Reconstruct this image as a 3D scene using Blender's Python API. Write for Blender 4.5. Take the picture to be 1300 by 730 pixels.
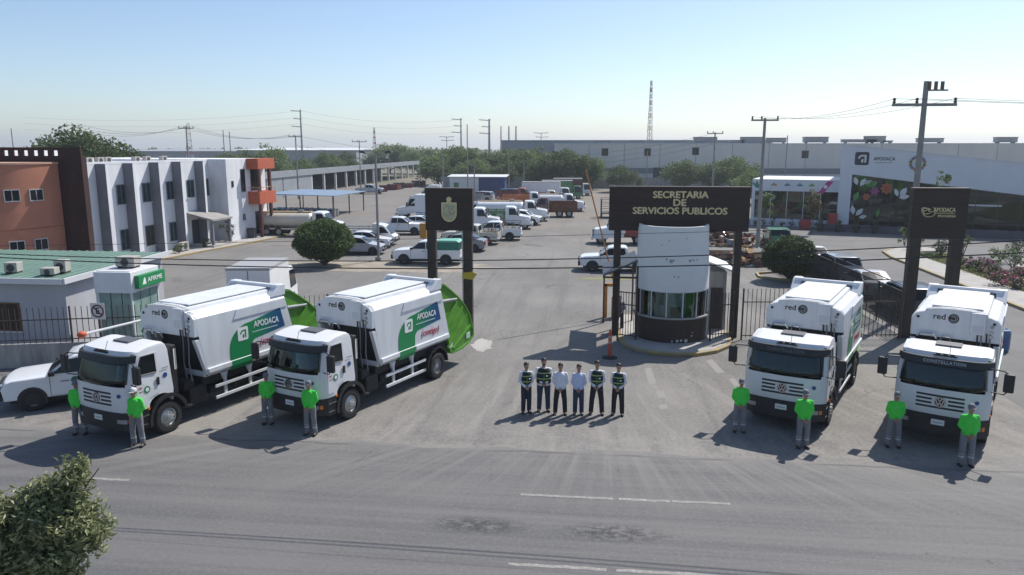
import bpy, bmesh, math, random
from mathutils import Vector, Matrix
R = math.radians
random.seed(7)
for o in list(bpy.data.objects): bpy.data.objects.remove(o)
scene = bpy.context.scene
COL = scene.collection
# ------------------------------------------------------------------ camera
# world: x runs along the street (to the right), y runs away from it into the yard, z up
FPX, YH, CH, YAW = 960.0, 187.0, 8.6, R(6.2)          # focal length in photo pixels, horizon row, camera height, yaw
TH = math.atan((365 - YH) / FPX)
cam = bpy.data.cameras.new('camera'); camo = bpy.data.objects.new('camera', cam); COL.objects.link(camo)
cam.sensor_width = 36; cam.lens = FPX / 1300 * 36; cam.clip_end = 5000; cam.clip_start = .1
camo.location = (0, 0, CH); camo.rotation_euler = (math.pi / 2 - TH, 0, YAW)
scene.camera = camo
# ------------------------------------------------------------------ sky and sun
SUN_EL, SUN_DIR = R(50), Vector((.60, .80, 0)).normalized()
w = bpy.data.worlds.new('World'); scene.world = w; w.use_nodes = True
nt = w.node_tree; nt.nodes.clear()
sky = nt.nodes.new('ShaderNodeTexSky'); sky.sky_type = 'NISHITA'; sky.sun_disc = False
sky.sun_elevation = SUN_EL; sky.sun_rotation = math.atan2(SUN_DIR.x, SUN_DIR.y)
sky.air_density = .88; sky.dust_density = 1.0; sky.ozone_density = 2.2; sky.altitude = 400
bg = nt.nodes.new('ShaderNodeBackground'); bg.inputs[1].default_value = .135
wo = nt.nodes.new('ShaderNodeOutputWorld')
nt.links.new(sky.outputs[0], bg.inputs[0]); nt.links.new(bg.outputs[0], wo.inputs[0])
sl = bpy.data.lights.new('sun', 'SUN'); sl.energy = 5.0; sl.angle = R(.5); sl.color = (1, .95, .88)
so = bpy.data.objects.new('sun', sl); COL.objects.link(so)
sv = Vector((SUN_DIR.x * math.cos(SUN_EL), SUN_DIR.y * math.cos(SUN_EL), math.sin(SUN_EL)))
so.rotation_euler = sv.to_track_quat('Z', 'Y').to_euler(); so.location = (20, 30, 60)
vs = scene.view_settings
vs.view_transform = 'Standard'; vs.look = 'None'; vs.exposure = .14; vs.gamma = 1; vs.use_curve_mapping = False
# ------------------------------------------------------------------ pixel -> direction helpers
def ray(px, py):
    x = (px - 650) / FPX; y = -(py - 365) / FPX
    c, s = math.cos(TH), math.sin(TH)
    X, Y, Z = x, c + y * s, -s + y * c
    ca, sa = math.cos(YAW), math.sin(YAW)
    return Vector((X * ca - Y * sa, X * sa + Y * ca, Z))
def at(px, py, z=0.0):
    d = ray(px, py); t = (z - CH) / d.z
    return Vector((d.x * t, d.y * t, z))
def at_t(px, py, t):
    d = ray(px, py); k = t / d.y
    return Vector((d.x * k, t, CH + d.z * k))
# ------------------------------------------------------------------ materials
MATS = {}
def mat(name, col, rough=.6, metal=0.0, var=.0, scale=3.0, bump=0.0, bscale=None, spec=None, stretch=None, coat=0.0, col2=None, trans=0.0):
    if name in MATS: return MATS[name]
    m = bpy.data.materials.new(name); m.use_nodes = True
    nt = m.node_tree; N = nt.nodes; L = nt.links
    b = N['Principled BSDF']
    b.inputs['Base Color'].default_value = (*col, 1); b.inputs['Roughness'].default_value = rough; b.inputs['Metallic'].default_value = metal
    if spec is not None: b.inputs['Specular IOR Level'].default_value = spec
    if coat: b.inputs['Coat Weight'].default_value = coat; b.inputs['Coat Roughness'].default_value = .08
    if trans: b.inputs['Transmission Weight'].default_value = trans
    if var or bump:
        tc = N.new('ShaderNodeTexCoord'); mp = N.new('ShaderNodeMapping'); L.new(tc.outputs['Object'], mp.inputs[0])
        if stretch: mp.inputs['Scale'].default_value = stretch
    if var:
        n = N.new('ShaderNodeTexNoise'); n.inputs['Scale'].default_value = scale; n.inputs['Detail'].default_value = 7; n.inputs['Roughness'].default_value = .62
        L.new(mp.outputs[0], n.inputs['Vector'])
        r = N.new('ShaderNodeValToRGB')
        c2 = col2 if col2 else tuple(min(1, c * (1 + var)) for c in col)
        c1 = tuple(c * (1 - var) for c in col)
        r.color_ramp.elements[0].color = (*c1, 1); r.color_ramp.elements[1].color = (*c2, 1)
        r.color_ramp.elements[0].position = .3; r.color_ramp.elements[1].position = .7
        L.new(n.outputs[0], r.inputs[0]); L.new(r.outputs[0], b.inputs['Base Color'])
    if bump:
        n2 = N.new('ShaderNodeTexNoise'); n2.inputs['Scale'].default_value = bscale or scale * 6; n2.inputs['Detail'].default_value = 5
        L.new(mp.outputs[0], n2.inputs['Vector'])
        bp = N.new('ShaderNodeBump'); bp.inputs['Strength'].default_value = bump; bp.inputs['Distance'].default_value = .02
        L.new(n2.outputs[0], bp.inputs['Height']); L.new(bp.outputs[0], b.inputs['Normal'])
    MATS[name] = m
    return m
def new_mat(name):
    m = bpy.data.materials.new(name); m.use_nodes = True; MATS[name] = m
    return m, m.node_tree.nodes, m.node_tree.links, m.node_tree.nodes['Principled BSDF']
class NG:      # tiny node-graph writer
    def __init__(s, N, L): s.N, s.L = N, L
    def n(s, t, **k):
        x = s.N.new(t)
        for a, v in k.items(): setattr(x, a, v)
        return x
    def put(s, v, inp):
        if hasattr(v, 'links') or isinstance(v, bpy.types.NodeSocket): s.L.new(v, inp)
        else: inp.default_value = v
    def math(s, op, a, b=0.0, clamp=False):
        x = s.n('ShaderNodeMath', operation=op, use_clamp=clamp); s.put(a, x.inputs[0]); s.put(b, x.inputs[1]); return x.outputs[0]
    def noise(s, vec, scale, detail=6, rough=.6):
        x = s.n('ShaderNodeTexNoise'); s.L.new(vec, x.inputs['Vector']); x.inputs['Scale'].default_value = scale
        x.inputs['Detail'].default_value = detail; x.inputs['Roughness'].default_value = rough; return x.outputs[0]
    def map(s, vec, sc=(1, 1, 1), rot=(0, 0, 0), loc=(0, 0, 0)):
        x = s.n('ShaderNodeMapping'); s.L.new(vec, x.inputs[0]); x.inputs['Scale'].default_value = sc; x.inputs['Rotation'].default_value = rot; x.inputs['Location'].default_value = loc; return x.outputs[0]
    def polar(s, sep, x0, y0, ka, kr, scale=1.0, detail=6):
        dx = s.math('SUBTRACT', sep.outputs[0], x0); dy = s.math('SUBTRACT', sep.outputs[1], y0); r = s.math('SQRT', s.math('ADD', s.math('MULTIPLY', dx, dx), s.math('MULTIPLY', dy, dy)))
        c = s.n('ShaderNodeCombineXYZ'); s.L.new(s.math('MULTIPLY', s.math('ARCTAN2', dy, dx), ka), c.inputs[0]); s.L.new(s.math('MULTIPLY', r, kr), c.inputs[1]); return s.noise(c.outputs[0], scale, detail, .62)
    def step(s, v, lo, hi):
        x = s.n('ShaderNodeMapRange', interpolation_type='SMOOTHSTEP'); s.put(v, x.inputs[0]); x.inputs[1].default_value = lo; x.inputs[2].default_value = hi; return x.outputs[0]
    def mix(s, f, a, b):
        x = s.n('ShaderNodeMix', data_type='RGBA'); s.put(f, x.inputs[0])
        for v, i in ((a, 6), (b, 7)):
            if isinstance(v, tuple): x.inputs[i].default_value = (*v, 1)
            else: s.L.new(v, x.inputs[i])
        return x.outputs[2]
# ------------------------------------------------------------------ mesh builder
class MB:
    def __init__(s): s.v, s.f, s.mi = [], [], []
    def add(s, vs, fs, mi=0):
        b = len(s.v); s.v += [tuple(p) for p in vs]; s.f += [tuple(i + b for i in f) for f in fs]; s.mi += [mi] * len(fs); return s
    def box(s, x0, x1, y0, y1, z0, z1, mi=0):
        if x0 > x1: x0, x1 = x1, x0
        if y0 > y1: y0, y1 = y1, y0
        if z0 > z1: z0, z1 = z1, z0
        return s.add([(x0, y0, z0), (x1, y0, z0), (x1, y1, z0), (x0, y1, z0), (x0, y0, z1), (x1, y0, z1), (x1, y1, z1), (x0, y1, z1)],
                     [(0, 3, 2, 1), (4, 5, 6, 7), (0, 1, 5, 4), (1, 2, 6, 5), (2, 3, 7, 6), (3, 0, 4, 7)], mi)
    def prism(s, poly, lo, hi, axis='y', mi=0):
        def mk(a, b, t): return {'y': (a, t, b), 'x': (t, a, b), 'z': (a, b, t)}[axis]
        n = len(poly)
        ar = sum(poly[i][0] * poly[(i + 1) % n][1] - poly[(i + 1) % n][0] * poly[i][1] for i in range(n))
        pl = list(poly) if ar > 0 else list(poly)[::-1]
        if axis == 'y': pl = pl[::-1]
        vs = [mk(a, b, lo) for a, b in pl] + [mk(a, b, hi) for a, b in pl]
        fs = [tuple(range(n))[::-1], tuple(range(n, 2 * n))] + [(i, (i + 1) % n, (i + 1) % n + n, i + n) for i in range(n)]
        return s.add(vs, fs, mi)
    def ring(s, c, ax, r, n):
        ax = Vector(ax).normalized(); u = ax.orthogonal().normalized(); v = ax.cross(u)
        return [Vector(c) + (u * math.cos(2 * math.pi * i / n) + v * math.sin(2 * math.pi * i / n)) * r for i in range(n)]
    def cyl(s, p0, p1, r0, r1=None, n=12, mi=0, caps=True):
        r1 = r0 if r1 is None else r1
        ax = Vector(p1) - Vector(p0)
        vs = s.ring(p0, ax, r0, n) + s.ring(p1, ax, r1, n)
        fs = [(i, (i + 1) % n, (i + 1) % n + n, i + n) for i in range(n)]
        if caps: fs += [tuple(range(n))[::-1], tuple(range(n, 2 * n))]
        return s.add(vs, fs, mi)
    def tube(s, path, r, n=6, mi=0):
        P = [Vector(p) for p in path]; rr = r if isinstance(r, (list, tuple)) else [r] * len(P)
        vs = []; u = None
        for i, p in enumerate(P):
            d = (P[min(i + 1, len(P) - 1)] - P[max(i - 1, 0)]).normalized()
            u = d.orthogonal().normalized() if u is None else (u - d * u.dot(d)).normalized()
            v = d.cross(u)
            vs += [p + (u * math.cos(2 * math.pi * k / n) + v * math.sin(2 * math.pi * k / n)) * rr[i] for k in range(n)]
        fs = []
        for i in range(len(P) - 1):
            for k in range(n): fs.append((i * n + k, i * n + (k + 1) % n, (i + 1) * n + (k + 1) % n, (i + 1) * n + k))
        fs += [tuple(range(n))[::-1], tuple(range((len(P) - 1) * n, len(P) * n))]
        return s.add(vs, fs, mi)
    def lathe(s, prof, n=24, M=None, mi=0, caps=True):      # prof: (r, z) upward, about z
        vs = []
        for r, z in prof:
            for i in range(n):
                a = 2 * math.pi * i / n; vs.append(Vector((r * math.cos(a), r * math.sin(a), z)))
        fs = [(j * n + i, j * n + (i + 1) % n, (j + 1) * n + (i + 1) % n, (j + 1) * n + i) for j in range(len(prof) - 1) for i in range(n)]
        if caps: fs += [tuple(range(n))[::-1], tuple(range((len(prof) - 1) * n, len(prof) * n))]
        if M: vs = [M @ v for v in vs]
        return s.add(vs, fs, mi)
    def ell(s, c, r, n=12, m=8, mi=0):
        vs = [(c[0], c[1], c[2] - r[2])]
        for j in range(1, m):
            ph = math.pi * j / m - math.pi / 2
            for i in range(n):
                a = 2 * math.pi * i / n; vs.append((c[0] + r[0] * math.cos(ph) * math.cos(a), c[1] + r[1] * math.cos(ph) * math.sin(a), c[2] + r[2] * math.sin(ph)))
        vs.append((c[0], c[1], c[2] + r[2])); T = len(vs) - 1
        fs = [(0, 1 + (i + 1) % n, 1 + i) for i in range(n)]
        for j in range(m - 2):
            for i in range(n): fs.append((1 + j * n + i, 1 + j * n + (i + 1) % n, 1 + (j + 1) * n + (i + 1) % n, 1 + (j + 1) * n + i))
        fs += [(1 + (m - 2) * n + i, 1 + (m - 2) * n + (i + 1) % n, T) for i in range(n)]
        return s.add(vs, fs, mi)
    def capsule(s, p0, p1, r0, r1, n=10):
        s.cyl(p0, p1, r0, r1, n); s.ell(p0, (r0,) * 3, n, 6); s.ell(p1, (r1,) * 3, n, 6); return s
    def slab(s, pts, th=.004):            # a flat polygon given thickness along its normal
        P = [Vector(p) for p in pts]; nrm = (P[1] - P[0]).cross(P[2] - P[0]).normalized(); n = len(P)
        vs = P + [p + nrm * th for p in P]
        return s.add(vs, [tuple(range(n))[::-1], tuple(range(n, 2 * n))] + [(i, (i + 1) % n, (i + 1) % n + n, i + n) for i in range(n)])
    def mesh(s, name='mesh', mats=()):
        me = bpy.data.meshes.new(name); me.from_pydata(s.v, [], s.f)
        for m in mats: me.materials.append(m)
        if any(s.mi): me.polygons.foreach_set('material_index', s.mi)
        me.update(); return me
    def build(s, name, m, parent=None, smooth=False, bevel=0, seg=2, loc=None, rot=None):
        me = s.mesh(name, m if isinstance(m, (list, tuple)) else [m])
        return put(name, me, parent, smooth, bevel, seg, loc, rot)
def put(name, me, parent=None, smooth=False, bevel=0, seg=2, loc=None, rot=None):
    o = bpy.data.objects.new(name, me); COL.objects.link(o)
    if parent is not None: o.parent = parent
    if loc is not None: o.location = loc
    if rot is not None: o.rotation_euler = rot
    if smooth:
        for p in me.polygons: p.use_smooth = True
        if smooth != True:
            try: me.set_sharp_from_angle(angle=R(smooth))
            except Exception: pass
    if bevel:
        b = o.modifiers.new('bevel', 'BEVEL'); b.width = bevel; b.segments = seg; b.limit_method = 'ANGLE'; b.angle_limit = R(35)
    return o
def tag(o, label, cat, group=None, kind=None):
    if label: o['label'] = label
    if cat: o['category'] = cat
    if group: o['group'] = group
    if kind: o['kind'] = kind
    return o
def thing(name, label, cat, loc=(0, 0, 0), rz=0.0, group=None):
    o = bpy.data.objects.new(name, None); COL.objects.link(o); o.empty_display_size = .3
    o.location = loc; o.rotation_euler = (0, 0, rz)
    return tag(o, label, cat, group)
def struct(o): o['kind'] = 'structure'; return o
def copy_tree(o, parent=None):
    kids = list(o.children)
    c = o.copy(); COL.objects.link(c); c.parent = parent
    for k in kids: copy_tree(k, c)
    return c
def kill_tree(o):
    for k in list(o.children): kill_tree(k)
    bpy.data.objects.remove(o)
TXT = {}
def text_mesh(s, size, bold=0.0, depth=.006, m=None, shear=0.0, spacing=1.0, width=None, align='CENTER'):
    cu = bpy.data.curves.new('lettering', 'FONT'); cu.body = s; cu.size = size; cu.extrude = depth; cu.shear = shear
    cu.space_character = spacing; cu.align_x = align; cu.align_y = 'CENTER'; cu.resolution_u = 3; cu.space_line = .95
    o = bpy.data.objects.new('tmp', cu); COL.objects.link(o)
    dg = bpy.context.evaluated_depsgraph_get(); dg.update()
    me = bpy.data.meshes.new_from_object(o.evaluated_get(dg)); bpy.data.objects.remove(o)
    xs = [v.co.x for v in me.vertices]; ww = max(xs) - min(xs)
    if width:
        k = width / ww
        for v in me.vertices: v.co.x *= k
    if bold:          # heavier strokes: the letters laid over themselves, each a hair higher
        bm_ = bmesh.new(); b_ = bold * size
        for i, (dx, dy) in enumerate(((0, 0), (b_, 0), (-b_, 0), (0, b_ * .7), (0, -b_ * .7))):
            n0 = len(bm_.verts); bm_.from_mesh(me); bm_.verts.ensure_lookup_table()
            for v in bm_.verts[n0:]: v.co += Vector((dx, dy, .0006 * i))
        bm_.to_mesh(me); bm_.free()
    me.materials.clear()
    if m: me.materials.append(m)
    return me
FRONT = (math.pi / 2, 0, 0)              # text facing the street (-y)
def remesh(mb, voxel, smooth_it=4, mats=()):
    me = mb.mesh('tmp'); o = bpy.data.objects.new('tmp', me); COL.objects.link(o)
    md = o.modifiers.new('r', 'REMESH'); md.mode = 'VOXEL'; md.voxel_size = voxel
    sm = o.modifiers.new('s', 'SMOOTH'); sm.iterations = smooth_it; sm.factor = .5
    dg = bpy.context.evaluated_depsgraph_get(); dg.update()
    out = bpy.data.meshes.new_from_object(o.evaluated_get(dg)); bpy.data.objects.remove(o)
    for m in mats: out.materials.append(m)
    for p in out.polygons: p.use_smooth = True
    return out
# ------------------------------------------------------------------ shared materials
white_paint = mat('white_paint', (.66, .67, .68), .4, var=.05, scale=1.2, coat=.15)
white_body = mat('white_truck_body', (.66, .68, .70), .45, var=.09, scale=2.6, coat=.1, stretch=(1, 1, .14))
black_plastic = mat('black_plastic', (.018, .018, .02), .55, var=.3, scale=5)
chassis_black = mat('chassis_black', (.02, .02, .02), .7, var=.4, scale=4)
rubber = mat('tyre_rubber', (.022, .022, .022), .85, var=.25, scale=9, bump=.3)
rim_silver = mat('rim_silver', (.42, .43, .43), .4, .6, var=.15, scale=8)
steel = mat('steel', (.35, .36, .37), .4, .8)
glass_dark = mat('dark_glass', (.010, .013, .015), .07, spec=.35)
glass_mid = mat('tinted_glass', (.010, .014, .016), .1, spec=.28)
lamp_glass = mat('lamp_glass', (.3, .31, .32), .12, .2)
lamp_red = mat('red_lamp', (.4, .02, .015), .25)
lamp_orange = mat('orange_lamp', (.75, .2, .02), .3)
plate_white = mat('plate_white', (.7, .7, .68), .5)
def clear_glass(name, tint, keep):
    m = bpy.data.materials.new(name); m.use_nodes = True; N = m.node_tree.nodes; L = m.node_tree.links; N.remove(N['Principled BSDF']); out = N['Material Output']
    t = N.new('ShaderNodeBsdfTransparent'); t.inputs[0].default_value = (*tint, 1); g = N.new('ShaderNodeBsdfGlossy'); g.inputs['Roughness'].default_value = .03; g.inputs[0].default_value = (.62, .72, .72, 1)
    f = N.new('ShaderNodeFresnel'); f.inputs[0].default_value = 1.5; a = N.new('ShaderNodeMath'); a.operation = 'ADD'; a.inputs[1].default_value = keep; L.new(f.outputs[0], a.inputs[0])
    mx = N.new('ShaderNodeMixShader'); L.new(a.outputs[0], mx.inputs[0]); L.new(t.outputs[0], mx.inputs[1]); L.new(g.outputs[0], mx.inputs[2]); L.new(mx.outputs[0], out.inputs[0]); MATS[name] = m; return m
# ------------------------------------------------------------------ ground, yard, road
def ground_mats():
    m, N, L, b = new_mat('dusty_ground'); g = NG(N, L)
    tc = N.new('ShaderNodeTexCoord').outputs['Object']
    n1 = g.noise(tc, .035, 8); n2 = g.noise(tc, .9, 6)
    c = g.mix(g.step(n1, .35, .65), (.17, .145, .11), (.11, .115, .06)); c = g.mix(g.math('MULTIPLY', n2, .5), c, (.22, .2, .17))
    L.new(c, b.inputs['Base Color']); b.inputs['Roughness'].default_value = .95
    # yard paving: worn dusty asphalt and concrete
    m, N, L, b = new_mat('yard_paving'); g = NG(N, L)
    tc = N.new('ShaderNodeTexCoord').outputs['Object']
    sep = N.new('ShaderNodeSeparateXYZ'); L.new(tc, sep.inputs[0])
    big = g.noise(tc, .11, 7, .65); mid = g.noise(g.map(tc, (.35, .08, 1), (0, 0, R(-8))), 1.1, 7, .7); fine = g.noise(tc, 9, 8, .75); grit = g.noise(tc, 45, 3, .8)
    c = g.mix(g.step(big, .33, .68), (0.122, 0.118, 0.113), (0.204, 0.195, 0.181))
    c = g.mix(g.math('MULTIPLY', g.step(mid, .45, .75), .5), c, (0.244, 0.231, 0.213))
    tracks = g.noise(g.map(tc, (1.1, .03, 1), (0, 0, R(-3))), 1.2, 5, .6)
    c = g.mix(g.math('MULTIPLY', g.step(tracks, .50, .70), .55), c, (0.085, 0.083, 0.080))
    spots = g.noise(tc, .55, 5, .7)
    c = g.mix(g.math('MULTIPLY', g.step(spots, .63, .74), .6), c, (0.096, 0.092, 0.087))
    fanw = g.polar(sep, -1.5, 44.0, 26, .10); apron = g.step(sep.outputs[1], 33, 25)
    c = g.mix(g.math('MULTIPLY', g.math('MULTIPLY', g.step(fanw, .46, .66), apron), .5), c, (.285, .268, .245))
    dk = g.polar(sep, 3.0, 52.0, 30, .08, 1.0); c = g.mix(g.math('MULTIPLY', g.step(dk, .54, .70), .4), c, (.095, .092, .088))
    gr = g.math('MULTIPLY', g.step(sep.outputs[1], 24.5, 21.0), g.step(g.noise(tc, 1.1, 7, .75), .40, .60)); c = g.mix(g.math('MULTIPLY', gr, .55), c, (.265, .248, .225))
    # dry brown dirt far up the lane
    far = g.math('MULTIPLY', g.step(sep.outputs[1], 56, 100), g.step(g.noise(tc, .16, 6), .34, .58))
    c = g.mix(g.math('MULTIPLY', far, .8), c, (0.189, 0.152, 0.115))
    # left lane beside the offices is smoother and darker
    left = g.math('MULTIPLY', g.step(sep.outputs[0], -10, -16), g.step(sep.outputs[1], 34, 38))
    c = g.mix(g.math('MULTIPLY', left, .3), c, (0.141, 0.138, 0.137))
    # cracks
    vo = N.new('ShaderNodeTexVoronoi'); vo.feature = 'DISTANCE_TO_EDGE'; vo.inputs['Scale'].default_value = .33
    wob = N.new('ShaderNodeVectorMath'); wob.operation = 'MULTIPLY_ADD'
    nz = N.new('ShaderNodeTexNoise'); nz.inputs['Scale'].default_value = .8; nz.inputs['Detail'].default_value = 6; L.new(tc, nz.inputs['Vector'])
    L.new(nz.outputs['Color'], wob.inputs[0]); wob.inputs[1].default_value = (2.2, 2.2, 0); L.new(tc, wob.inputs[2]); L.new(wob.outputs[0], vo.inputs['Vector'])
    crack = g.math('MULTIPLY', g.math('SUBTRACT', 1.0, g.step(vo.outputs['Distance'], .004, .02)), g.step(g.noise(tc, .2, 3), .5, .62))
    c = g.mix(g.math('MULTIPLY', crack, .6), c, (0.052, 0.050, 0.048))
    c = g.mix(g.math('MULTIPLY', g.step(fine, .44, .62), .34), c, (.34, .325, .30)); c = g.mix(g.math('MULTIPLY', g.step(grit, .50, .64), .42), c, (.08, .078, .073))
    L.new(c, b.inputs['Base Color']); b.inputs['Roughness'].default_value = .9
    bp = N.new('ShaderNodeBump'); bp.inputs['Strength'].default_value = .35; bp.inputs['Distance'].default_value = .015; L.new(fine, bp.inputs['Height']); L.new(bp.outputs[0], b.inputs['Normal'])
    # street asphalt: long streaks of wear along the driving direction
    m, N, L, b = new_mat('street_asphalt'); g = NG(N, L)
    tc = N.new('ShaderNodeTexCoord').outputs['Object']
    sep = N.new('ShaderNodeSeparateXYZ'); L.new(tc, sep.inputs[0])
    streak = g.noise(g.map(tc, (.035, 1.0, 1)), 1.5, 8, .65); streak2 = g.noise(g.map(tc, (.02, 1.3, 1), loc=(9, 4, 0)), 2.6, 6, .6)
    big = g.noise(tc, .16, 6); fine = g.noise(tc, 11, 7, .75); grit = g.noise(tc, 60, 3, .8)
    c = g.mix(g.step(streak, .32, .68), (0.095, 0.095, 0.098), (0.142, 0.139, 0.137))
    c = g.mix(g.math('MULTIPLY', g.step(streak2, .5, .72), .5), c, (0.078, 0.078, 0.081))
    c = g.mix(g.math('MULTIPLY', g.step(big, .45, .7), .35), c, (0.167, 0.161, 0.154))
    # turning trucks drag dust from the gate over the near lane
    fan = g.polar(sep, .5, 27.0, 34, .10); fan2 = g.polar(sep, -4.0, 30.0, 60, .12)
    near = g.step(sep.outputs[1], 15.8, 20.4)
    c = g.mix(g.math('MULTIPLY', g.math('MULTIPLY', near, g.step(fan, .40, .70)), .5), c, (.235, .222, .208))
    c = g.mix(g.math('MULTIPLY', g.math('MULTIPLY', near, g.step(fan2, .52, .74)), .42), c, (.082, .082, .084))
    edge = g.math('ADD', sep.outputs[1], g.math('MULTIPLY', g.math('SUBTRACT', g.noise(tc, .7, 6, .7), .5), 2.6))
    c = g.mix(g.math('MULTIPLY', g.step(edge, 19.6, 20.9), .7), c, (0.204, 0.195, 0.184))
    seam = g.math('ABSOLUTE', g.math('SUBTRACT', g.math('ADD', sep.outputs[1], g.math('MULTIPLY', g.math('SUBTRACT', g.noise(tc, .5, 4), .5), .5)), 20.42))
    c = g.mix(g.math('MULTIPLY', g.math('MULTIPLY', g.step(seam, .09, .02), g.step(g.noise(tc, .35, 4), .42, .56)), .7), c, (.06, .058, .055))
    # two oil-dark scabs between the lanes
    for (px, py, rx, ry, k) in ((608, 667, 1.5, .55, .50), (778, 677, 1.7, .55, .52), (430, 662, 2.4, .35, .66), (1030, 697, 5.0, .4, .665), (1260, 712, 2.0, .5, .64)):
        p = at(px, py)
        dx = g.math('DIVIDE', g.math('SUBTRACT', sep.outputs[0], p.x), rx); dy = g.math('DIVIDE', g.math('SUBTRACT', sep.outputs[1], p.y), ry)
        d = g.math('SQRT', g.math('ADD', g.math('MULTIPLY', dx, dx), g.math('MULTIPLY', dy, dy)))
        s_ = g.math('MULTIPLY', g.step(d, 1.0, .25), g.step(g.noise(g.map(tc, (1, 2.2, 1)), 3.4, 7, .7), k - .07, k))
        c = g.mix(g.math('MULTIPLY', s_, .85), c, (0.026, 0.027, 0.031))
    c = g.mix(g.math('MULTIPLY', g.step(fine, .44, .64), .26), c, (.235, .23, .222)); c = g.mix(g.math('MULTIPLY', g.step(grit, .50, .66), .36), c, (.055, .055, .056))
    L.new(c, b.inputs['Base Color']); b.inputs['Roughness'].default_value = .82
    bp = N.new('ShaderNodeBump'); bp.inputs['Strength'].default_value = .3; bp.inputs['Distance'].default_value = .01; L.new(fine, bp.inputs['Height']); L.new(bp.outputs[0], b.inputs['Normal'])
    # worn paint
    for nm, colr, lo in (('worn_white_line', (.36, .35, .335), .46), ('worn_yellow_mark', (.27, .215, .12), .55), ('yellow_kerb_paint', (.42, .30, .07), .40)):
        m, N, L, b = new_mat(nm); g = NG(N, L); tc = N.new('ShaderNodeTexCoord').outputs['Object']
        n = g.noise(tc, 6, 7, .75); L.new(g.mix(g.step(n, lo, lo + .2), (.24, .23, .215), colr), b.inputs['Base Color']); b.inputs['Roughness'].default_value = .85
ground_mats()
concrete = mat('concrete', (.29, .28, .265), .9, var=.18, scale=1.6, bump=.2)
concrete_light = mat('pale_concrete', (.36, .345, .32), .9, var=.14, scale=1.1, bump=.2)
stained_concrete = mat('stained_concrete', (.30, .295, .285), .9, var=.35, scale=1.3, bump=.2, stretch=(2.2, 2.2, .35))
def sheet(name, pts, z, m):
    return struct(MB().add([(x, y, z) for x, y in pts], [tuple(range(len(pts)))]).build(name, m))
def rect(x0, x1, y0, y1): return [(x0, y0), (x1, y0), (x1, y1), (x0, y1)]
sheet('ground', rect(-2600, 2600, -600, 3000), -.012, MATS['dusty_ground'])
sheet('yard_pavement', rect(-62, 14.4, 20.3, 172), 0, MATS['yard_paving'])
edge = [(-300, 8.9), (300, 8.9)]
xs = [40 - i * .8 for i in range(101)]
top = [(300, 20.8)] + [(x, 20.62 + .10 * math.sin(x * 1.7) + .10 * math.sin(x * .61 + 1) + random.uniform(-.05, .05)) for x in xs] + [(-300, 20.6)]
sheet('road', edge + top, .004, MATS['street_asphalt'])
# street side verge beyond the frame and the side street by the modern building
sheet('side_street', rect(14.4, 70, 20.3, 172), -.001, mat('side_street_asphalt', (.15, .147, .143), .9, var=.16, scale=.35, bump=.25, bscale=9))
wl, ym, yk = MATS['worn_white_line'], MATS['worn_yellow_mark'], MATS['yellow_kerb_paint']
def dash(x0, x1, y, wd=.11):
    p = [(x0 + (x1 - x0) * i / 10, y + random.uniform(-.012, .012)) for i in range(11)]
    mb = MB(); mb.add([(x, yy - wd / 2 + random.uniform(-.01, .01), .008) for x, yy in p] + [(x, yy + wd / 2 + random.uniform(-.01, .01), .008) for x, yy in p], [(i, i + 1, i + 12, i + 11) for i in range(10)])
    return struct(mb.build('lane_marking', wl))
for x0, x1, y in ((-1.7, .6, 17.70), (.75, 2.0, 17.71), (2.05, 3.45, 17.73), (-13.1, -12.0, 17.4), (-26, -21, 17.4), (13.4, 18, 17.75), (-1.65, .4, 14.45), (.6, 3.4, 14.46), (12.5, 17.5, 14.45)): dash(x0, x1, y)
# faded yellow guide marks in front of the guardhouse
for quad in (((818, 468), (826, 467), (834, 487), (824, 488)), ((832, 497), (842, 496), (846, 505), (836, 506)), ((896, 458), (904, 456), (920, 473), (910, 474)), ((925, 481), (932, 480), (940, 490), (932, 491)), ((836, 514), (846, 513), (848, 519), (838, 520))):
    struct(MB().add([(*at(*q).xy, .004) for q in quad], [(3, 2, 1, 0)]).build('ground_marking', ym))
# pale spill beside the tail of the second truck
def blob(name, cx, cy, rx, ry, z, m, n=26, rough=.3):
    pts = [(cx + rx * math.cos(2 * math.pi * i / n) * (1 + random.uniform(-rough, rough)), cy + ry * math.sin(2 * math.pi * i / n) * (1 + random.uniform(-rough, rough))) for i in range(n)]
    return struct(MB().add([(x, y, z) for x, y in pts], [tuple(range(n))]).build(name, m))
q = at(612, 438); blob('pale_spill', q.x, q.y, .55, 1.0, .004, concrete_light)
dirt = mat('dirt', (.25, .22, .185), .95, var=.25, scale=1.5, bump=.3)
q = at(470, 338); blob('bare_earth', q.x, q.y, 9.5, 2.6, .004, mat('pale_earth', (.30, .265, .215), .95, var=.25, scale=.7, bump=.3), 40, .18)
dry_grass = mat('dry_grass', (.20, .20, .10), .95, var=.3, scale=3)
for px, py, rx, ry in ((768, 354, 2.0, .5), (775, 322, 2.2, .5)): q = at(px, py); blob('grass_strip', q.x, q.y, rx, ry, .006, dry_grass, 20, .12)
# median with kerb, under the camera
struct(MB().box(-300, 300, 5.0, 8.7, -.01, .12).build('median_strip', dirt))
struct(MB().box(-300, 300, 8.7, 8.9, -.01, .14).build('median_kerb', concrete))
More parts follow.
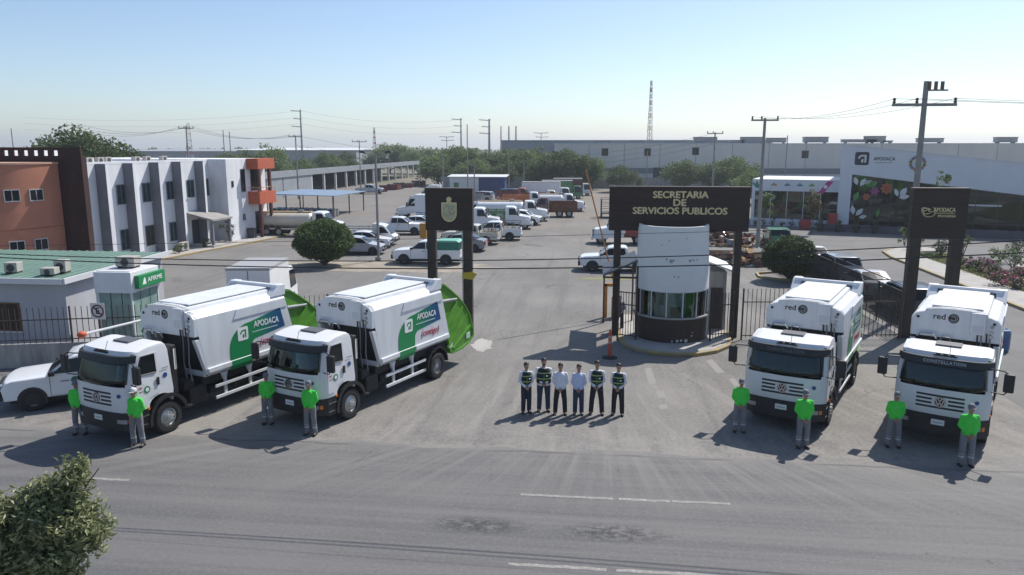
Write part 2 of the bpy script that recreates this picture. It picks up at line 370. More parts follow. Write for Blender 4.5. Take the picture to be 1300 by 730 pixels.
# footpath and yellow kerb along the white office block
def strip(name, pts, wd, z0, z1, m, side=1):
    P = [Vector((*p, 0)) for p in pts]; l, r = [], []
    for i, p in enumerate(P):
        d = (P[min(i + 1, len(P) - 1)] - P[max(i - 1, 0)]).normalized(); nrm = Vector((-d.y, d.x, 0))
        l.append(p); r.append(p + nrm * wd * side)
    vs = [(v.x, v.y, z) for row in (l, r) for v in row for z in (z0, z1)]; n = len(P); fs = []
    I = lambda row, i, t: row * 2 * n + i * 2 + t
    for i in range(n - 1):
        fs += [(I(0, i, 1), I(0, i + 1, 1), I(1, i + 1, 1), I(1, i, 1)), (I(0, i, 0), I(0, i + 1, 0), I(0, i + 1, 1), I(0, i, 1)), (I(1, i, 1), I(1, i + 1, 1), I(1, i + 1, 0), I(1, i, 0))]
    fs += [(I(0, 0, 0), I(0, 0, 1), I(1, 0, 1), I(1, 0, 0)), (I(0, n - 1, 1), I(0, n - 1, 0), I(1, n - 1, 0), I(1, n - 1, 1))]
    return struct(MB().add(vs, fs).build(name, m))
kl = [tuple(at(*p).xy) for p in ((196, 333), (250, 322), (300, 313), (345, 304), (366, 298))]
strip('kerb', kl, .22, -.005, .14, yk, 1)
strip('footpath', [(x - .22, y + .02) for x, y in kl], 3.4, -.005, .135, concrete_light, 1)
# right-hand pavement with yellow kerb, grass and path
kr = [(22.6, 26), (22.75, 34), (22.9, 42), (23.1, 54), (23.3, 62), (23.9, 65.5), (25.6, 67.6), (28.5, 68.4)]
strip('kerb', kr, .22, -.005, .15, yk, -1)
strip('footpath', [(x + .22, y) for x, y in kr[:5]] + [(24.1, 65.3), (25.7, 67.35), (28.5, 68.15)], 2.3, -.005, .145, concrete_light, -1)
lawn_soil = mat('lawn_soil', (.12, .115, .05), .95, var=.35, scale=1.2, bump=.4)
strip('lawn_bed', [(25.3, 26), (25.5, 42), (25.6, 54), (25.75, 64.6)], 3.0, -.005, .15, lawn_soil, -1)
strip('garden_path', [(28.55, 26), (28.7, 44), (29.3, 52), (30.6, 58), (33, 62), (36, 64)], 1.9, -.005, .13, concrete_light, -1)
strip('lawn_bed', [(30.6, 26), (30.7, 43), (31.4, 50.5), (32.6, 55.5), (34.6, 59), (37, 61)], 6.0, -.005, .14, lawn_soil, -1)
# kerbed island under the guardhouse
isl = [(1.2, 33.6), (1.35, 32.5), (1.9, 31.65), (2.6, 31.2), (3.4, 31.05), (4.4, 31.2), (5.3, 31.8), (5.95, 32.7), (6.25, 33.6), (6.3, 38.5), (1.1, 38.5)]
struct(MB().prism(isl, -.005, .15, 'z').build('kerb', yk, bevel=.03))
def shrink(pl, d):
    cx = sum(p[0] for p in pl) / len(pl); cy = sum(p[1] for p in pl) / len(pl); out = []
    for x, y in pl:
        v = Vector((x - cx, y - cy)); out.append((cx + v.x * (1 - d / v.length), cy + v.y * (1 - d / v.length)))
    return out
struct(MB().prism(shrink(isl, .2), .1, .155, 'z').build('island_paving', concrete_light))
q = at(965, 352); strip('kerb', [(q.x + 4.4, q.y - 1.0), (q.x + 1.2, q.y - 1.1), (q.x, q.y - .2), (q.x + .1, q.y + 1.2), (q.x + 2.5, q.y + 2.4), (q.x + 4.6, q.y + 2.3)], .2, -.005, .13, yk, 1)
# ------------------------------------------------------------------ wheels
def wheel_meshes(rad, wid, hub='front', n=28):
    Mx = Matrix.Rotation(-math.pi / 2, 4, 'X')          # lathe axis z -> +y (outer face towards +y)
    t = MB(); r = rad; h = wid / 2
    t.lathe([(r * .56, -h * .8), (r * .62, -h), (r * .88, -h), (r * .97, -h * .8), (r, -h * .45), (r, h * .45), (r * .97, h * .8), (r * .88, h), (r * .62, h), (r * .56, h * .75)], n, Mx, caps=False)
    for k in range(n):
        a = 2 * math.pi * k / n
        for s in (-1, 1):
            c, sn = math.cos(a), math.sin(a); y0, y1 = s * h * .15, s * h * .8
            p = [Vector((c * (r + .004), y, sn * (r + .004))) for y in (y0, y1)]; d = Vector((-sn, 0, c)) * r * .07
            t.slab([p[0] - d, p[1] - d, p[1] + d, p[0] + d] if s > 0 else [p[0] + d, p[1] + d, p[1] - d, p[0] - d], .008)
    w = MB()
    if hub == 'front': pr = [(r * .58, -h * .7), (r * .58, h * .66), (r * .53, h * .74), (r * .47, h * .55), (r * .40, h * .68), (r * .30, h * .9), (r * .2, h * .95), (r * .2, h * 1.12), (r * .12, h * 1.2), (.001, h * 1.2)]
    elif hub == 'rear': pr = [(r * .58, -h * .7), (r * .58, h * .66), (r * .53, h * .74), (r * .50, h * .1), (r * .32, -h * .05), (r * .24, 0), (r * .22, h * .6), (r * .16, h * .7), (.001, h * .7)]
    else: pr = [(r * .66, -h * .7), (r * .66, h * .75), (r * .60, h * .8), (r * .56, h * .45), (r * .25, h * .62), (r * .16, h * .75), (.001, h * .75)]
    w.lathe(pr, n, Mx, caps=False)
    if hub != 'car':
        for k in range(10):
            a = 2 * math.pi * k / 10; rr = r * .33 if hub == 'front' else r * .38; yy = h * .85 if hub == 'front' else 0.0
            w.cyl((rr * math.cos(a), yy, rr * math.sin(a)), (rr * math.cos(a), yy + .04, rr * math.sin(a)), r * .035, n=6)
    else:
        for k in range(5):
            a = 2 * math.pi * k / 5 + .3; rr = r * .42
            w.cyl((rr * math.cos(a), h * .5, rr * math.sin(a)), (rr * math.cos(a), h * .57, rr * math.sin(a)), r * .09, n=8, mi=1)
    me_t = t.mesh('tyre', [rubber]); me_w = w.mesh('wheel', [rim_silver, black_plastic])
    for p in me_w.polygons: p.use_smooth = True
    me_w.set_sharp_from_angle(angle=R(40))
    return me_t, me_w
WM = {}
def wheel(parent, x, y, rad=.5, wid=.3, hub='front', name='wheel', dual=False):
    k = (rad, wid, hub)
    if k not in WM: WM[k] = wheel_meshes(*k)
    o = put(name, WM[k][1], parent, loc=(x, y, rad), rot=(0, 0, 0 if y > 0 else math.pi))
    put('tyre', WM[k][0], o)
    if dual: put('tyre', WM[k][0], o, loc=(0, -wid * 1.08, 0))
    return o
# ------------------------------------------------------------------ refuse truck.  local: x forward, y to its left, z up, origin under the front axle
CW = 1.22
def lerp_tab(tab, z):
    if z <= tab[0][0]: return tab[0][1]
    for (a, va), (b, vb) in zip(tab, tab[1:]):
        if z <= b: return va + (vb - va) * (z - a) / (b - a)
    return tab[-1][1]
FRX = [(.95, 1.42), (1.2, 1.46), (1.78, 1.45), (2.0, 1.40), (2.48, 1.27), (2.64, 1.22), (2.76, 1.14)]
def cab_side(z): return CW * (1 - .055 * max(0, min(1, (z - 1.8) / .95)))
def cab_pt(u, z, off=0.0):          # a point on the cab's front, u in -1..1 across
    b = abs(u)
    return Vector((lerp_tab(FRX, z) - .10 * b ** 2 - .26 * b ** 9 + off * (1 - .5 * b ** 4), u * (cab_side(z) + off * .6 * b ** 3), z))
def cab_patch(u0, u1, z0, z1, off, th=.02, nu=10, nz=4, zf=None):
    mb = MB(); G_ = []
    for o2 in (off - th, off):
        for j in range(nz + 1):
            for i in range(nu + 1):
                u = u0 + (u1 - u0) * i / nu; zz = z0 + (z1 - z0) * j / nz
                if zf: zz = zf(u, j / nz)
                G_.append(cab_pt(u, zz, o2))
    n = (nu + 1) * (nz + 1); I = lambda k, j, i: k * n + j * (nu + 1) + i; fs = []
    for j in range(nz):
        for i in range(nu):
            fs += [(I(1, j, i), I(1, j, i + 1), I(1, j + 1, i + 1), I(1, j + 1, i)), (I(0, j, i), I(0, j + 1, i), I(0, j + 1, i + 1), I(0, j, i + 1))]
    for j in range(nz):
        fs += [(I(0, j, 0), I(1, j, 0), I(1, j + 1, 0), I(0, j + 1, 0)), (I(1, j, nu), I(0, j, nu), I(0, j + 1, nu), I(1, j + 1, nu))]
    for i in range(nu):
        fs += [(I(0, 0, i), I(0, 0, i + 1), I(1, 0, i + 1), I(1, 0, i)), (I(1, nz, i), I(1, nz, i + 1), I(0, nz, i + 1), I(0, nz, i))]
    return mb.add(G_, fs)
decal_green = None
cab_glass = clear_glass('cab_glass', (.42, .46, .46), .02)
def decal_mats():
    global decal_green, lime_green
    m, N, L, b = new_mat('green_to_blue_decal'); g = NG(N, L); tc = N.new('ShaderNodeTexCoord').outputs['Object']
    sep = N.new('ShaderNodeSeparateXYZ'); L.new(tc, sep.inputs[0])
    c = g.mix(g.step(sep.outputs[0], -3.5, -5.0), (.012, .23, .075), (.012, .075, .20)); L.new(c, b.inputs['Base Color']); b.inputs['Roughness'].default_value = .35
    decal_green = m
    lime_green = mat('hopper_green', (.085, .27, .022), .45, var=.22, scale=2.2, coat=.15)
decal_mats()
deep_green = mat('deep_green', (.012, .23, .075), .35); decal_white = mat('decal_white', (.8, .8, .8), .4); decal_red = mat('decal_red', (.5, .02, .05), .4); decal_black = mat('decal_black', (.012, .012, .015), .4); decal_blue = mat('decal_blue', (.02, .07, .22), .4)
chrome = mat('chrome', (.6, .62, .65), .18, .9); hose = mat('black_hose', (.015, .015, .016), .5); grey_frame = mat('grey_side_guard', (.62, .64, .66), .45, var=.08, scale=3)
def disc(mb, c, ax, r, th=.006, n=20): return mb.cyl(c, Vector(c) + Vector(ax).normalized() * th, r, n=n)
def logo_a(name, parent, size, m_plate, m_glyph, loc, rot, th=.006):
    """rounded square with an arched lower-case a cut in it, lying in local xy facing +z"""
    def rr(s, r, n=5):
        p = []
        for cx, cy, a0 in ((s - r, s - r, 0), (-s + r, s - r, 90), (-s + r, -s + r, 180), (s - r, -s + r, 270)):
            for i in range(n + 1): a = R(a0 + 90 * i / n); p.append((cx + r * math.cos(a), cy + r * math.sin(a)))
        return p
    h = size / 2
    o = MB().prism(rr(h, h * .3), 0, th, 'z').build(name, m_plate, parent, loc=loc, rot=rot)
    g = MB(); k = h
    # arch: quarter curve from lower left up to the right, then down to the baseline
    out, inn = [], []
    for i in range(9):
        a = R(180 - 90 * i / 8); out.append((.05 * k + .62 * k * math.cos(a), -.02 * k + .58 * k * math.sin(a))); inn.append((.05 * k + .36 * k * math.cos(a), -.02 * k + .34 * k * math.sin(a)))
    out += [(.62 * k, .56 * k), (.62 * k, -.6 * k)]; inn += [(.36 * k, .32 * k), (.36 * k, -.6 * k)]
    for i in range(len(out) - 1): g.add([(*out[i], th + .002), (*inn[i], th + .002), (*inn[i + 1], th + .002), (*out[i + 1], th + .002)], [(0, 1, 2, 3)])
    g.prism([(-.05 * k, -.6 * k), (.22 * k, -.6 * k), (.22 * k, -.02 * k), (.0, -.1 * k), (-.14 * k, -.3 * k)], th + .001, th + .003, 'z')
    g.build('glyph', m_glyph, o)
    return o
LSIDE = (math.pi / 2, 0, math.pi)        # a text lying on the truck's left side
FSIDE = (math.pi / 2, 0, math.pi / 2)    # on its front
def refuse_truck(label, loc, heading, visor_text, group):
    T = thing('refuse_truck', label, 'garbage truck', (loc[0], loc[1], 0), heading, group)
    # chassis
    c = MB()
    for s in (-1, 1): c.box(-6.9, 1.15, s * .38, s * .46, .74, 1.0)
    for x in (-6.5, -5.6, -4.2, -3.2, -2.0, -.9, .6): c.box(x - .05, x + .05, -.38, .38, .78, .96)
    c.cyl((0, -1.0, .5), (0, 1.0, .5), .09); c.cyl((-4.9, -1.0, .5), (-4.9, 1.0, .5), .11); c.ell((-4.9, 0, .5), (.25, .22, .25))
    c.box(-.55, .75, -.42, .42, .55, 1.15); c.tube([(-.6, 0, .75), (-4.6, 0, .55)], .06)
    c.build('chassis', chassis_black, T)
    f = MB()
    f.prism([(-2.95, .62), (-2.95, 1.02), (-1.75, 1.02), (-1.75, .62), (-1.85, .5), (-2.85, .5)], -1.12, -.55); f.build('fuel_tank', steel, T, bevel=.03)
    b = MB(); b.box(-1.55, -.95, .5, 1.05, .55, 1.1); b.box(-1.7, -1.58, .55, .95, .5, 1.0); b.cyl((-1.9, .75, .75), (-2.7, .75, .75), .16); b.cyl((-2.9, .75, .72), (-3.5, .75, .72), .16)
    b.build('air_tank_and_battery_box', chassis_black, T, bevel=.02)
    for x, hub, d in ((0, 'front', False), (-4.9, 'rear', True)):
        for s in (-1, 1): wheel(T, x, s * (1.07 if not d else 1.08), .5, .29, hub, dual=d)
    # cab shell
    cb = MB(); ys = [-1, -.985, -.95, -.88, -.75, -.5, -.25, 0, .25, .5, .75, .88, .95, .985, 1]; rows = []
    zs = [1.0, 1.2, 1.5, 1.78, 2.0, 2.25, 2.48, 2.62]
    for u in ys:
        b_ = abs(u); drop = .0 if b_ < .95 else (.035 if b_ < .99 else .10)
        ins = 1.0
        row = [cab_pt(u, z) for z in zs]
        row += [Vector((1.12 - .10 * b_ ** 2 - .24 * b_ ** 9, u * cab_side(2.72), 2.765 - drop)), Vector((.5, u * cab_side(2.8), 2.835 - drop)), Vector((.1, u * cab_side(2.85), 2.865 - drop)), Vector((-.08, u * cab_side(2.83), 2.83 - drop)),
                Vector((-.15, u * cab_side(2.5), 2.6)), Vector((-.18, u * CW, 1.8)), Vector((-.22, u * CW, 1.36))]
        # arch over the wheel
        for a in range(0, 181, 20): row.append(Vector((.24 - .42 * math.cos(R(a)), u * CW, 1.02 + .30 * math.sin(R(a)))))
        row.append(Vector((.70, u * CW, 1.0)))
        rows.append(row)
    n = len(rows[0]); vs = [p for r_ in rows for p in r_]; fs = []
    for i in range(len(rows) - 1):
        for k in range(n):
            if abs((ys[i] + ys[i + 1]) / 2) < .88 and 3 <= k <= 5: continue          # the windscreen opening
            fs.append((i * n + k, (i + 1) * n + k, (i + 1) * n + (k + 1) % n, i * n + (k + 1) % n))
    fs += [tuple(range(n)), tuple(range((len(rows) - 1) * n, len(rows) * n))[::-1]]
    cb.add(vs, fs); cab = cb.build('cab', white_paint, T, smooth=32)
    bmm = bmesh.new(); bmm.from_mesh(cab.data); bmesh.ops.recalc_face_normals(bmm, faces=bmm.faces); bmm.to_mesh(cab.data); bmm.free(); cab.data.set_sharp_from_angle(angle=R(32))
    for p in cab.data.polygons: p.use_smooth = True
    # windscreen with curved lower edge, visor, marker bar
    ws = cab_patch(-.91, .91, 1.80, 2.50, .012, .03, 16, 5, lambda u, k: (1.78 + .10 * abs(u) ** 2) + (2.52 - 1.78 - .10 * abs(u) ** 2) * k).build('windscreen', cab_glass, cab, smooth=True)
    for s in (-.45, .35): MB().tube([cab_pt(s, 1.83, .03), cab_pt(s + .42, 1.95, .035)], .012, 5).build('wiper', black_plastic, ws)
    lin = MB(); lin.box(-.06, -.03, -1.12, 1.12, 1.45, 2.7); lin.box(-.03, 1.0, -1.12, 1.12, 1.42, 1.46); lin.box(-.03, 1.0, -1.1, 1.1, 2.66, 2.69)
    for s in (-1, 1): lin.box(-.03, .95, s * 1.10, s * 1.13, 1.46, 2.66)
    lin.build('cab_lining', mat('cab_lining_grey', (.10, .10, .10), .8), cab)
    db = MB(); db.prism([(.92, 1.5), (1.30, 1.5), (1.30, 1.76), (1.12, 1.86), (.92, 1.80)], -1.0, 1.0); db.build('dashboard', black_plastic, cab, bevel=.03)
    for y_ in (-.62, .0, .58):
        st_ = MB(); st_.box(.15, .6, y_ - .24, y_ + .24, 1.46, 1.7); st_.prism([(.12, 1.68), (.28, 1.68), (.16, 2.3), (.02, 2.3)], y_ - .22, y_ + .22); st_.box(.04, .14, y_ - .13, y_ + .13, 2.32, 2.5); st_.build('seat', mat('seat_tan', (.20, .17, .13), .8), cab, bevel=.03)
    sw = MB(); sw.tube([(.86 + .1 * math.sin(R(a_)), .58 + .23 * math.cos(R(a_)), 1.9 + .17 * math.sin(R(a_))) for a_ in range(0, 361, 24)], .018, 6); sw.build('steering_wheel', black_plastic, cab)
    pp = MB(); pp.box(1.0, 1.25, -.7, -.35, 1.83, 1.86); pp.build('papers', decal_white, cab)
    vis = cab_patch(-.99, .99, 2.45, 2.65, .10, .09, 20, 3).build('sun_visor', black_plastic, cab, smooth=35)
    if visor_text:
        tm = text_mesh('CONSTELLATION', .125, .015, .003, mat('visor_lettering', (.45, .47, .5), .5) if visor_text > 1 else mat('faded_visor_lettering', (.12, .13, .14), .5), spacing=1.15)
        for v in tm.vertices:
            u = v.co.x / 1.2; p = cab_pt(u, 2.55 + v.co.y, .106 + v.co.z); v.co = p
        put('lettering', tm, vis)
    mk = MB()
    for u in (-.18, 0, .18): mk.box(1.13, 1.19, u - .06, u + .06, 2.72, 2.77)
    mk.box(1.11, 1.2, -.3, .3, 2.69, 2.73); mk.build('marker_light_bar', black_plastic, cab)
    an = MB(); an.tube([(1.1, .1, 2.74), (1.0, .1, 3.0)], .008, 5); an.build('antenna', black_plastic, cab)
    h = MB(); h.box(.02, .52, -.34, .34, 2.84, 2.885); h.build('roof_hatch', mat('hatch_grey', (.10, .105, .115), .5), cab, bevel=.015)
    # grille
    for z, sp in ((1.575, 0), (1.46, 1), (1.345, 1), (1.23, 0)):
        for seg in ([(-.50, .50)] if not sp else [(-.50, -.17), (.17, .50)]): cab_patch(seg[0], seg[1], z - .028, z + .028, .008, .02, 6, 1).build('grille_slot', black_plastic, cab)
    em = MB(); x0 = cab_pt(0, 1.40).x + .01
    n_ = 24
    for i in range(n_):
        a0, a1 = 2 * math.pi * i / n_, 2 * math.pi * (i + 1) / n_
        em.add([(x0 + dx, math.cos(a) * r_, 1.40 + math.sin(a) * r_) for dx in (0, .02) for a in (a0, a1) for r_ in (.125, .148)], [(0, 1, 3, 2), (4, 6, 7, 5), (1, 5, 7, 3), (0, 2, 6, 4)])
    def bar(y0, z0, y1, z1, wdt=.026):
        d = Vector((y1 - y0, z1 - z0)).normalized(); nn = Vector((-d.y, d.x)) * wdt / 2
        em.prism([(y0 - nn.x, 1.40 + z0 - nn.y), (y1 - nn.x, 1.40 + z1 - nn.y), (y1 + nn.x, 1.40 + z1 + nn.y), (y0 + nn.x, 1.40 + z0 + nn.y)], x0, x0 + .018, 'x')
    bar(-.055, .11, 0, .012); bar(.055, .11, 0, .012)
    bar(-.105, .075, -.045, -.1); bar(-.045, -.1, 0, -.01); bar(0, -.01, .045, -.1); bar(.045, -.1, .105, .075)
    k = MB(); disc(k, (x0 - .012, 0, 1.40), (1, 0, 0), .15, .014, 24); bk = k.build('emblem_backing', decal_black, cab); em.build('emblem', chrome, bk)
    # bumper
    bp = cab_patch(-1.0, 1.0, .46, 1.0, .03, .3, 16, 4).build('bumper', black_plastic, T, smooth=40)
    for s in (-1, 1):
        cab_patch(s * .62, s * .86, .68, .80, .042, .02, 4, 1).build('headlight', lamp_glass, bp)
        cab_patch(s * .88, s * .93, .68, .80, .04, .02, 2, 1).build('indicator', lamp_orange, bp)
    pl = MB(); xp = cab_pt(0, .8, .03).x; pl.box(xp, xp + .015, -.17, .17, .71, .87); pl.build('licence_plate', plate_white, bp)
    MB().box(xp + .0151, xp + .017, -.12, .12, .76, .80).build('plate_characters', mat('plate_grey', (.4, .4, .42), .6), bp)
    for s in (-1, 1):
        # door with its seam, window, handle, step and fender
        d = MB(); y = CW + .006
        def sl(z, o=0.0): return s * (cab_side(z) + o)
        pts = [(1.04, 1.12), (.76, 1.12), (.62, 1.3), (.3, 1.38), (.24, 1.45), (.24, 2.62), (.80, 2.62), (.92, 2.4), (1.02, 1.9)]
        vs = [(x, sl(z, .002), z) for x, z in pts] + [(x, sl(z, .014), z) for x, z in pts]; n = len(pts)
        d.add(vs, [tuple(range(n)), tuple(range(n, 2 * n))] + [(i, (i + 1) % n, (i + 1) % n + n, i + n) for i in range(n)])
        door = d.build('door', white_paint, cab)
        wn = MB(); pts = [(.96, 2.05), (.34, 2.02), (.34, 2.58), (.78, 2.58), (.87, 2.4)]
        vs = [(x, sl(z, .010), z) for x, z in pts] + [(x, sl(z, .020), z) for x, z in pts]; n = len(pts)
        wn.add(vs, [tuple(range(n)), tuple(range(n, 2 * n))] + [(i, (i + 1) % n, (i + 1) % n + n, i + n) for i in range(n)])
        win = wn.build('window', glass_dark, door)
        fr = MB()
        for (a, b_) in zip(pts, pts[1:] + pts[:1]): fr.tube([(a[0], sl(a[1], .018), a[1]), (b_[0], sl(b_[1], .018), b_[1])], .017, 5)
        fr.build('window_seal', black_plastic, win)
        MB().box(.27, .36, s * (CW + .012), s * (CW + .045), 1.62, 1.86).build('handle', black_plastic, door, bevel=.01)
        if s > 0:
            k = MB(); disc(k, (.70, CW + .015, 1.58), (0, 1, 0), .105); k.build('round_decal', deep_green, door)
            k = MB(); disc(k, (.70, CW + .021, 1.58), (0, 1, 0), .06); k.build('round_decal', decal_white, door)
            k = MB(); k.box(.86, .99, CW + .0145, CW + .018, 1.66, 1.69); k.box(.86, .97, CW + .0145, CW + .018, 1.55, 1.57); k.build('small_print', decal_red, door)
            k = MB(); disc(k, (.04, CW + .003, 1.85), (0, 1, 0), .075); k.build('round_decal', decal_blue, cab)
            k = MB(); k.box(-.1, .14, CW + .001, CW + .005, 2.06, 2.09); k.build('small_print', mat('print_grey', (.25, .27, .3), .5), cab)
            k = MB(); p = cab_pt(.74, 1.52, .012); k.cyl(p, p + Vector((.006, .004, 0)), .06, n=16); k.build('round_decal', decal_blue, cab)
        st = MB(); st.box(.66, 1.08, s * .85, s * 1.2, .40, .98); st.box(.68, 1.06, s * 1.2, s * 1.235, .50, .55); st.box(.68, 1.06, s * 1.2, s * 1.235, .76, .81)
        st.build('step', black_plastic, T, bevel=.02)
        fd = MB(); o_, i_ = [], []
        for a in range(-10, 176, 15): o_.append((.70 * math.cos(R(a)), .52 + .74 * math.sin(R(a)))); i_.append((.60 * math.cos(R(a)), .52 + .62 * math.sin(R(a))))
        o_.append((-.9, .62)); i_.append((-.8, .58))
        for i in range(len(o_) - 1):
            fd.add([(x, y_, z) for y_ in (s * .8, s * (CW + .03)) for x, z in (o_[i], o_[i + 1], i_[i + 1], i_[i])], [(0, 1, 5, 4), (1, 2, 6, 5), (2, 3, 7, 6), (3, 0, 4, 7), (4, 5, 6, 7), (0, 3, 2, 1)])
        fd.build('front_fender', black_plastic, T, smooth=40)
        MB().box(.66, .72, s * 1.2, s * 1.245, .95, 1.03).build('side_indicator', lamp_orange, T)
        # mirror on its arms
        mr = MB(); mr.box(1.20, 1.34, s * 1.46, s * 1.72, 1.93, 2.46)
        m_ = mr.build('mirror', black_plastic, T, bevel=.04)
        ar = MB(); ar.tube([(1.12, s * 1.14, 2.5), (1.27, s * 1.45, 2.52), (1.28, s * 1.58, 2.44)], .018, 6); ar.tube([(1.18, s * 1.2, 1.85), (1.28, s * 1.5, 1.86), (1.28, s * 1.58, 1.96)], .018, 6); ar.build('mirror_arm', black_plastic, m_)
    # behind the cab: intake stack, hydraulic frame and hoses
    k = MB(); k.box(-.52, -.32, .72, 1.08, 1.1, 2.65); k.build('air_intake', black_plastic, T, bevel=.03)
    k = MB(); k.tube([(-.42, 1.14, 1.9), (-.42, 1.14, 2.55)], .04, 8); k.build('exhaust_stack', chrome, T)
    k = MB(); k.box(-1.30, -1.05, -.95, -.35, 1.05, 2.2); k.box(-1.32, -1.15, -.2, .5, 1.05, 1.7); k.box(-1.2, -.8, .45, 1.0, 1.05, 1.35); k.build('hydraulic_pack', chassis_black, T, bevel=.02)
    for i, (y0, y1, sag) in enumerate(((.62, .5, .2), (.72, .8, .12), (.86, .7, .28), (.95, 1.02, .1))):
        k = MB(); k.tube([(-1.12, y0, 3.0), (-1.12 + .08 * sag, y0 + .02, 2.5), (-1.05 - .1 * sag, (y0 + y1) / 2, 1.9), (-1.1, y1, 1.3)], .022, 6); k.build('hydraulic_hose', mat('grey_hose', (.2, .2, .21), .5) if i % 2 else hose, T)
    k = MB(); k.tube([(-.98, -1.0 + .0, 2.72), (-.98, -.9, 2.85), (-.98, -.55, 2.86), (-.98, -.45, 2.7)], .03, 6); k.tube([(-1.0, -.35, 2.62), (-.95, -.3, 2.8), (-.95, -.1, 2.8), (-1.0, -.05, 2.62)], .03, 6); k.build('pipe_loop', chrome, T)
    # container
    sec = [(1.02, 1.28), (1.215, 1.42), (1.215, 3.30), (1.10, 3.43), (.86, 3.50), (.82, 3.60), (.4, 3.655), (0, 3.665)]
    sec = sec + [(-y, z) for y, z in sec[-2::-1]]
    def xr(z): return -5.08 - (3.66 - z) * .285
    XF = -1.20
    def xf(z): return -1.62 + (z - 1.28) * .215
    bx = MB(); n = len(sec)
    vs = [(xf(z), y, z) for y, z in sec] + [(xr(z), y, z) for y, z in sec]
    fs = [(i, i + n, i + n + 1, i + 1) for i in range(n - 1)] + [(n - 1, 2 * n - 1, n, 0)]
    # closed rear, open front with recess below the header
    fs += [tuple(range(n, 2 * n))[::-1]]
    bx.add(vs, fs)
    cont = bx.build('container', white_body, T)
    bmm = bmesh.new(); bmm.from_mesh(cont.data); bmesh.ops.recalc_face_normals(bmm, faces=bmm.faces); bmm.to_mesh(cont.data); bmm.free()
    hd = MB(); hs = [(y, z) for y, z in sec if z > 2.5]; hs = [(1.21, 2.72)] + hs + [(-1.21, 2.72)]
    hd.prism(hs, XF - .14, XF + .06, 'x')
    for s in (-1, 1): hd.prism([(xf(1.4) - .02, 1.4), (xf(1.4) + .05, 1.4), (XF + .05, 2.62), (XF - .14, 2.62)], s * 1.06, s * 1.212)
    hd.box(xf(1.3) - .02, xf(1.3) + .06, -1.06, 1.06, 1.3, 1.48)
    head = hd.build('front_header', white_body, cont, bevel=.015)
    MB().box(-1.86, -1.8, -1.07, 1.07, 1.3, 2.75).build('recess_shade', mat('recess_shade_black', (.015, .016, .018), .6, var=.4, scale=3), cont)  # near-black panel puts the shade of the open recess into colour
    k = MB(); k.box(XF + .06, XF + .16, .42, .82, 2.95, 3.62); k.build('front_cover', white_body, cont, bevel=.02)
    k = MB(); k.box(XF + .16, XF + .165, .47, .77, 3.0, 3.25); k.build('cover_label', mat('faint_label', (.55, .57, .6), .5), cont)
    for z in (3.22, 3.06, 2.92):
        k = MB(); k.cyl((XF + .06, .98, z), (XF + .12, .98, z), .05, n=10); k.build('work_lamp', lamp_glass, cont)
    for s in (-1, 1):
        k = MB(); k.cyl((XF + .06, s * 1.03, 3.32), (XF + .075, s * 1.03, 3.32), .045, n=12); k.build('marker_lamp', decal_black, cont)
    # roof: raised centre sheet, side gutters, rear beam
    k = MB(); k.box(XF - .25, -4.86, -.7, .7, 3.645, 3.69); k.build('roof_panel', white_body, cont, bevel=.015)
    k = MB(); k.box(-5.26, -4.98, -.95, .95, 3.62, 3.75); k.tube([(-4.96, -1.12, 3.72), (-4.96, 1.12, 3.72)], .07, 10); k.build('rear_beam', white_body, cont, bevel=.02)
    for s in (-1, 1):
        k = MB(); k.prism([(-4.55, 3.4), (-5.24, 3.4), (-5.26, 3.78), (-5.0, 3.78)], s * .88, s * 1.2); k.build('roof_lug', white_body, cont, bevel=.02)
        k = MB(); k.prism([(xf(1.44) + .02, 1.44), (xr(1.44) + .05, 1.44), (xr(1.62) + .05, 1.62), (xf(1.62) + .02, 1.62)], s * 1.21, s * 1.275); k.build('side_rail', white_body, cont, bevel=.03)
        # raised triangular brace at the top rear of the wall
        k = MB(); k.prism([(-2.75, 2.98), (xr(2.98) + .02, 2.98), (xr(3.28) + .02, 3.28), (-2.9, 3.28)], s * 1.214, s * 1.24); k.build('side_brace', white_body, cont)
        # side guard
        g = MB(); g.box(-4.2, -1.88, s * 1.12, s * 1.17, .48, .58); g.build('side_guard_rail', grey_frame, T, bevel=.01)
        g = MB(); g.box(-4.2, -1.88, s * 1.12, s * 1.17, .86, .96); g.build('side_guard_rail', grey_frame, T, bevel=.01)
        for x in (-2.35, -3.45):
            g = MB(); g.box(x - .05, x + .05, s * 1.06, s * 1.118, .48, 1.28); g.prism([(x - .14, 1.29), (x + .14, 1.29), (x + .05, 1.05), (x - .05, 1.05)], s * 1.02, s * 1.1); g.build('side_guard_post', grey_frame, T)
        g = MB(); o_, i_ = [], []
        for a in range(0, 181, 18): o_.append((-4.9 + .68 * math.cos(R(a)), .55 + .70 * math.sin(R(a)))); i_.append((-4.9 + .62 * math.cos(R(a)), .55 + .64 * math.sin(R(a))))
        for i in range(len(o_) - 1):
            g.add([(x, y_, z) for y_ in (s * .75, s * 1.23) for x, z in (o_[i], o_[i + 1], i_[i + 1], i_[i])], [(0, 1, 5, 4), (2, 3, 7, 6), (4, 5, 6, 7), (0, 3, 2, 1)])
        g.build('rear_mudguard', black_plastic, T)
    MB().box(-6.2, -1.5, -1.0, 1.0, 1.02, 1.3).build('subframe', chassis_black, T)
    # side artwork
    Y = 1.219
    pts = []
    for i in range(10):
        a = R(90 * i / 9); pts.append((-3.45 + .93 * math.cos(a) , 1.98 + .78 * math.sin(a)))          # outer curve, front top
    pts = [(-2.52, 1.64)] + pts + [(-4.92, 2.98), (-5.12, 2.28), (-3.72, 2.15)]
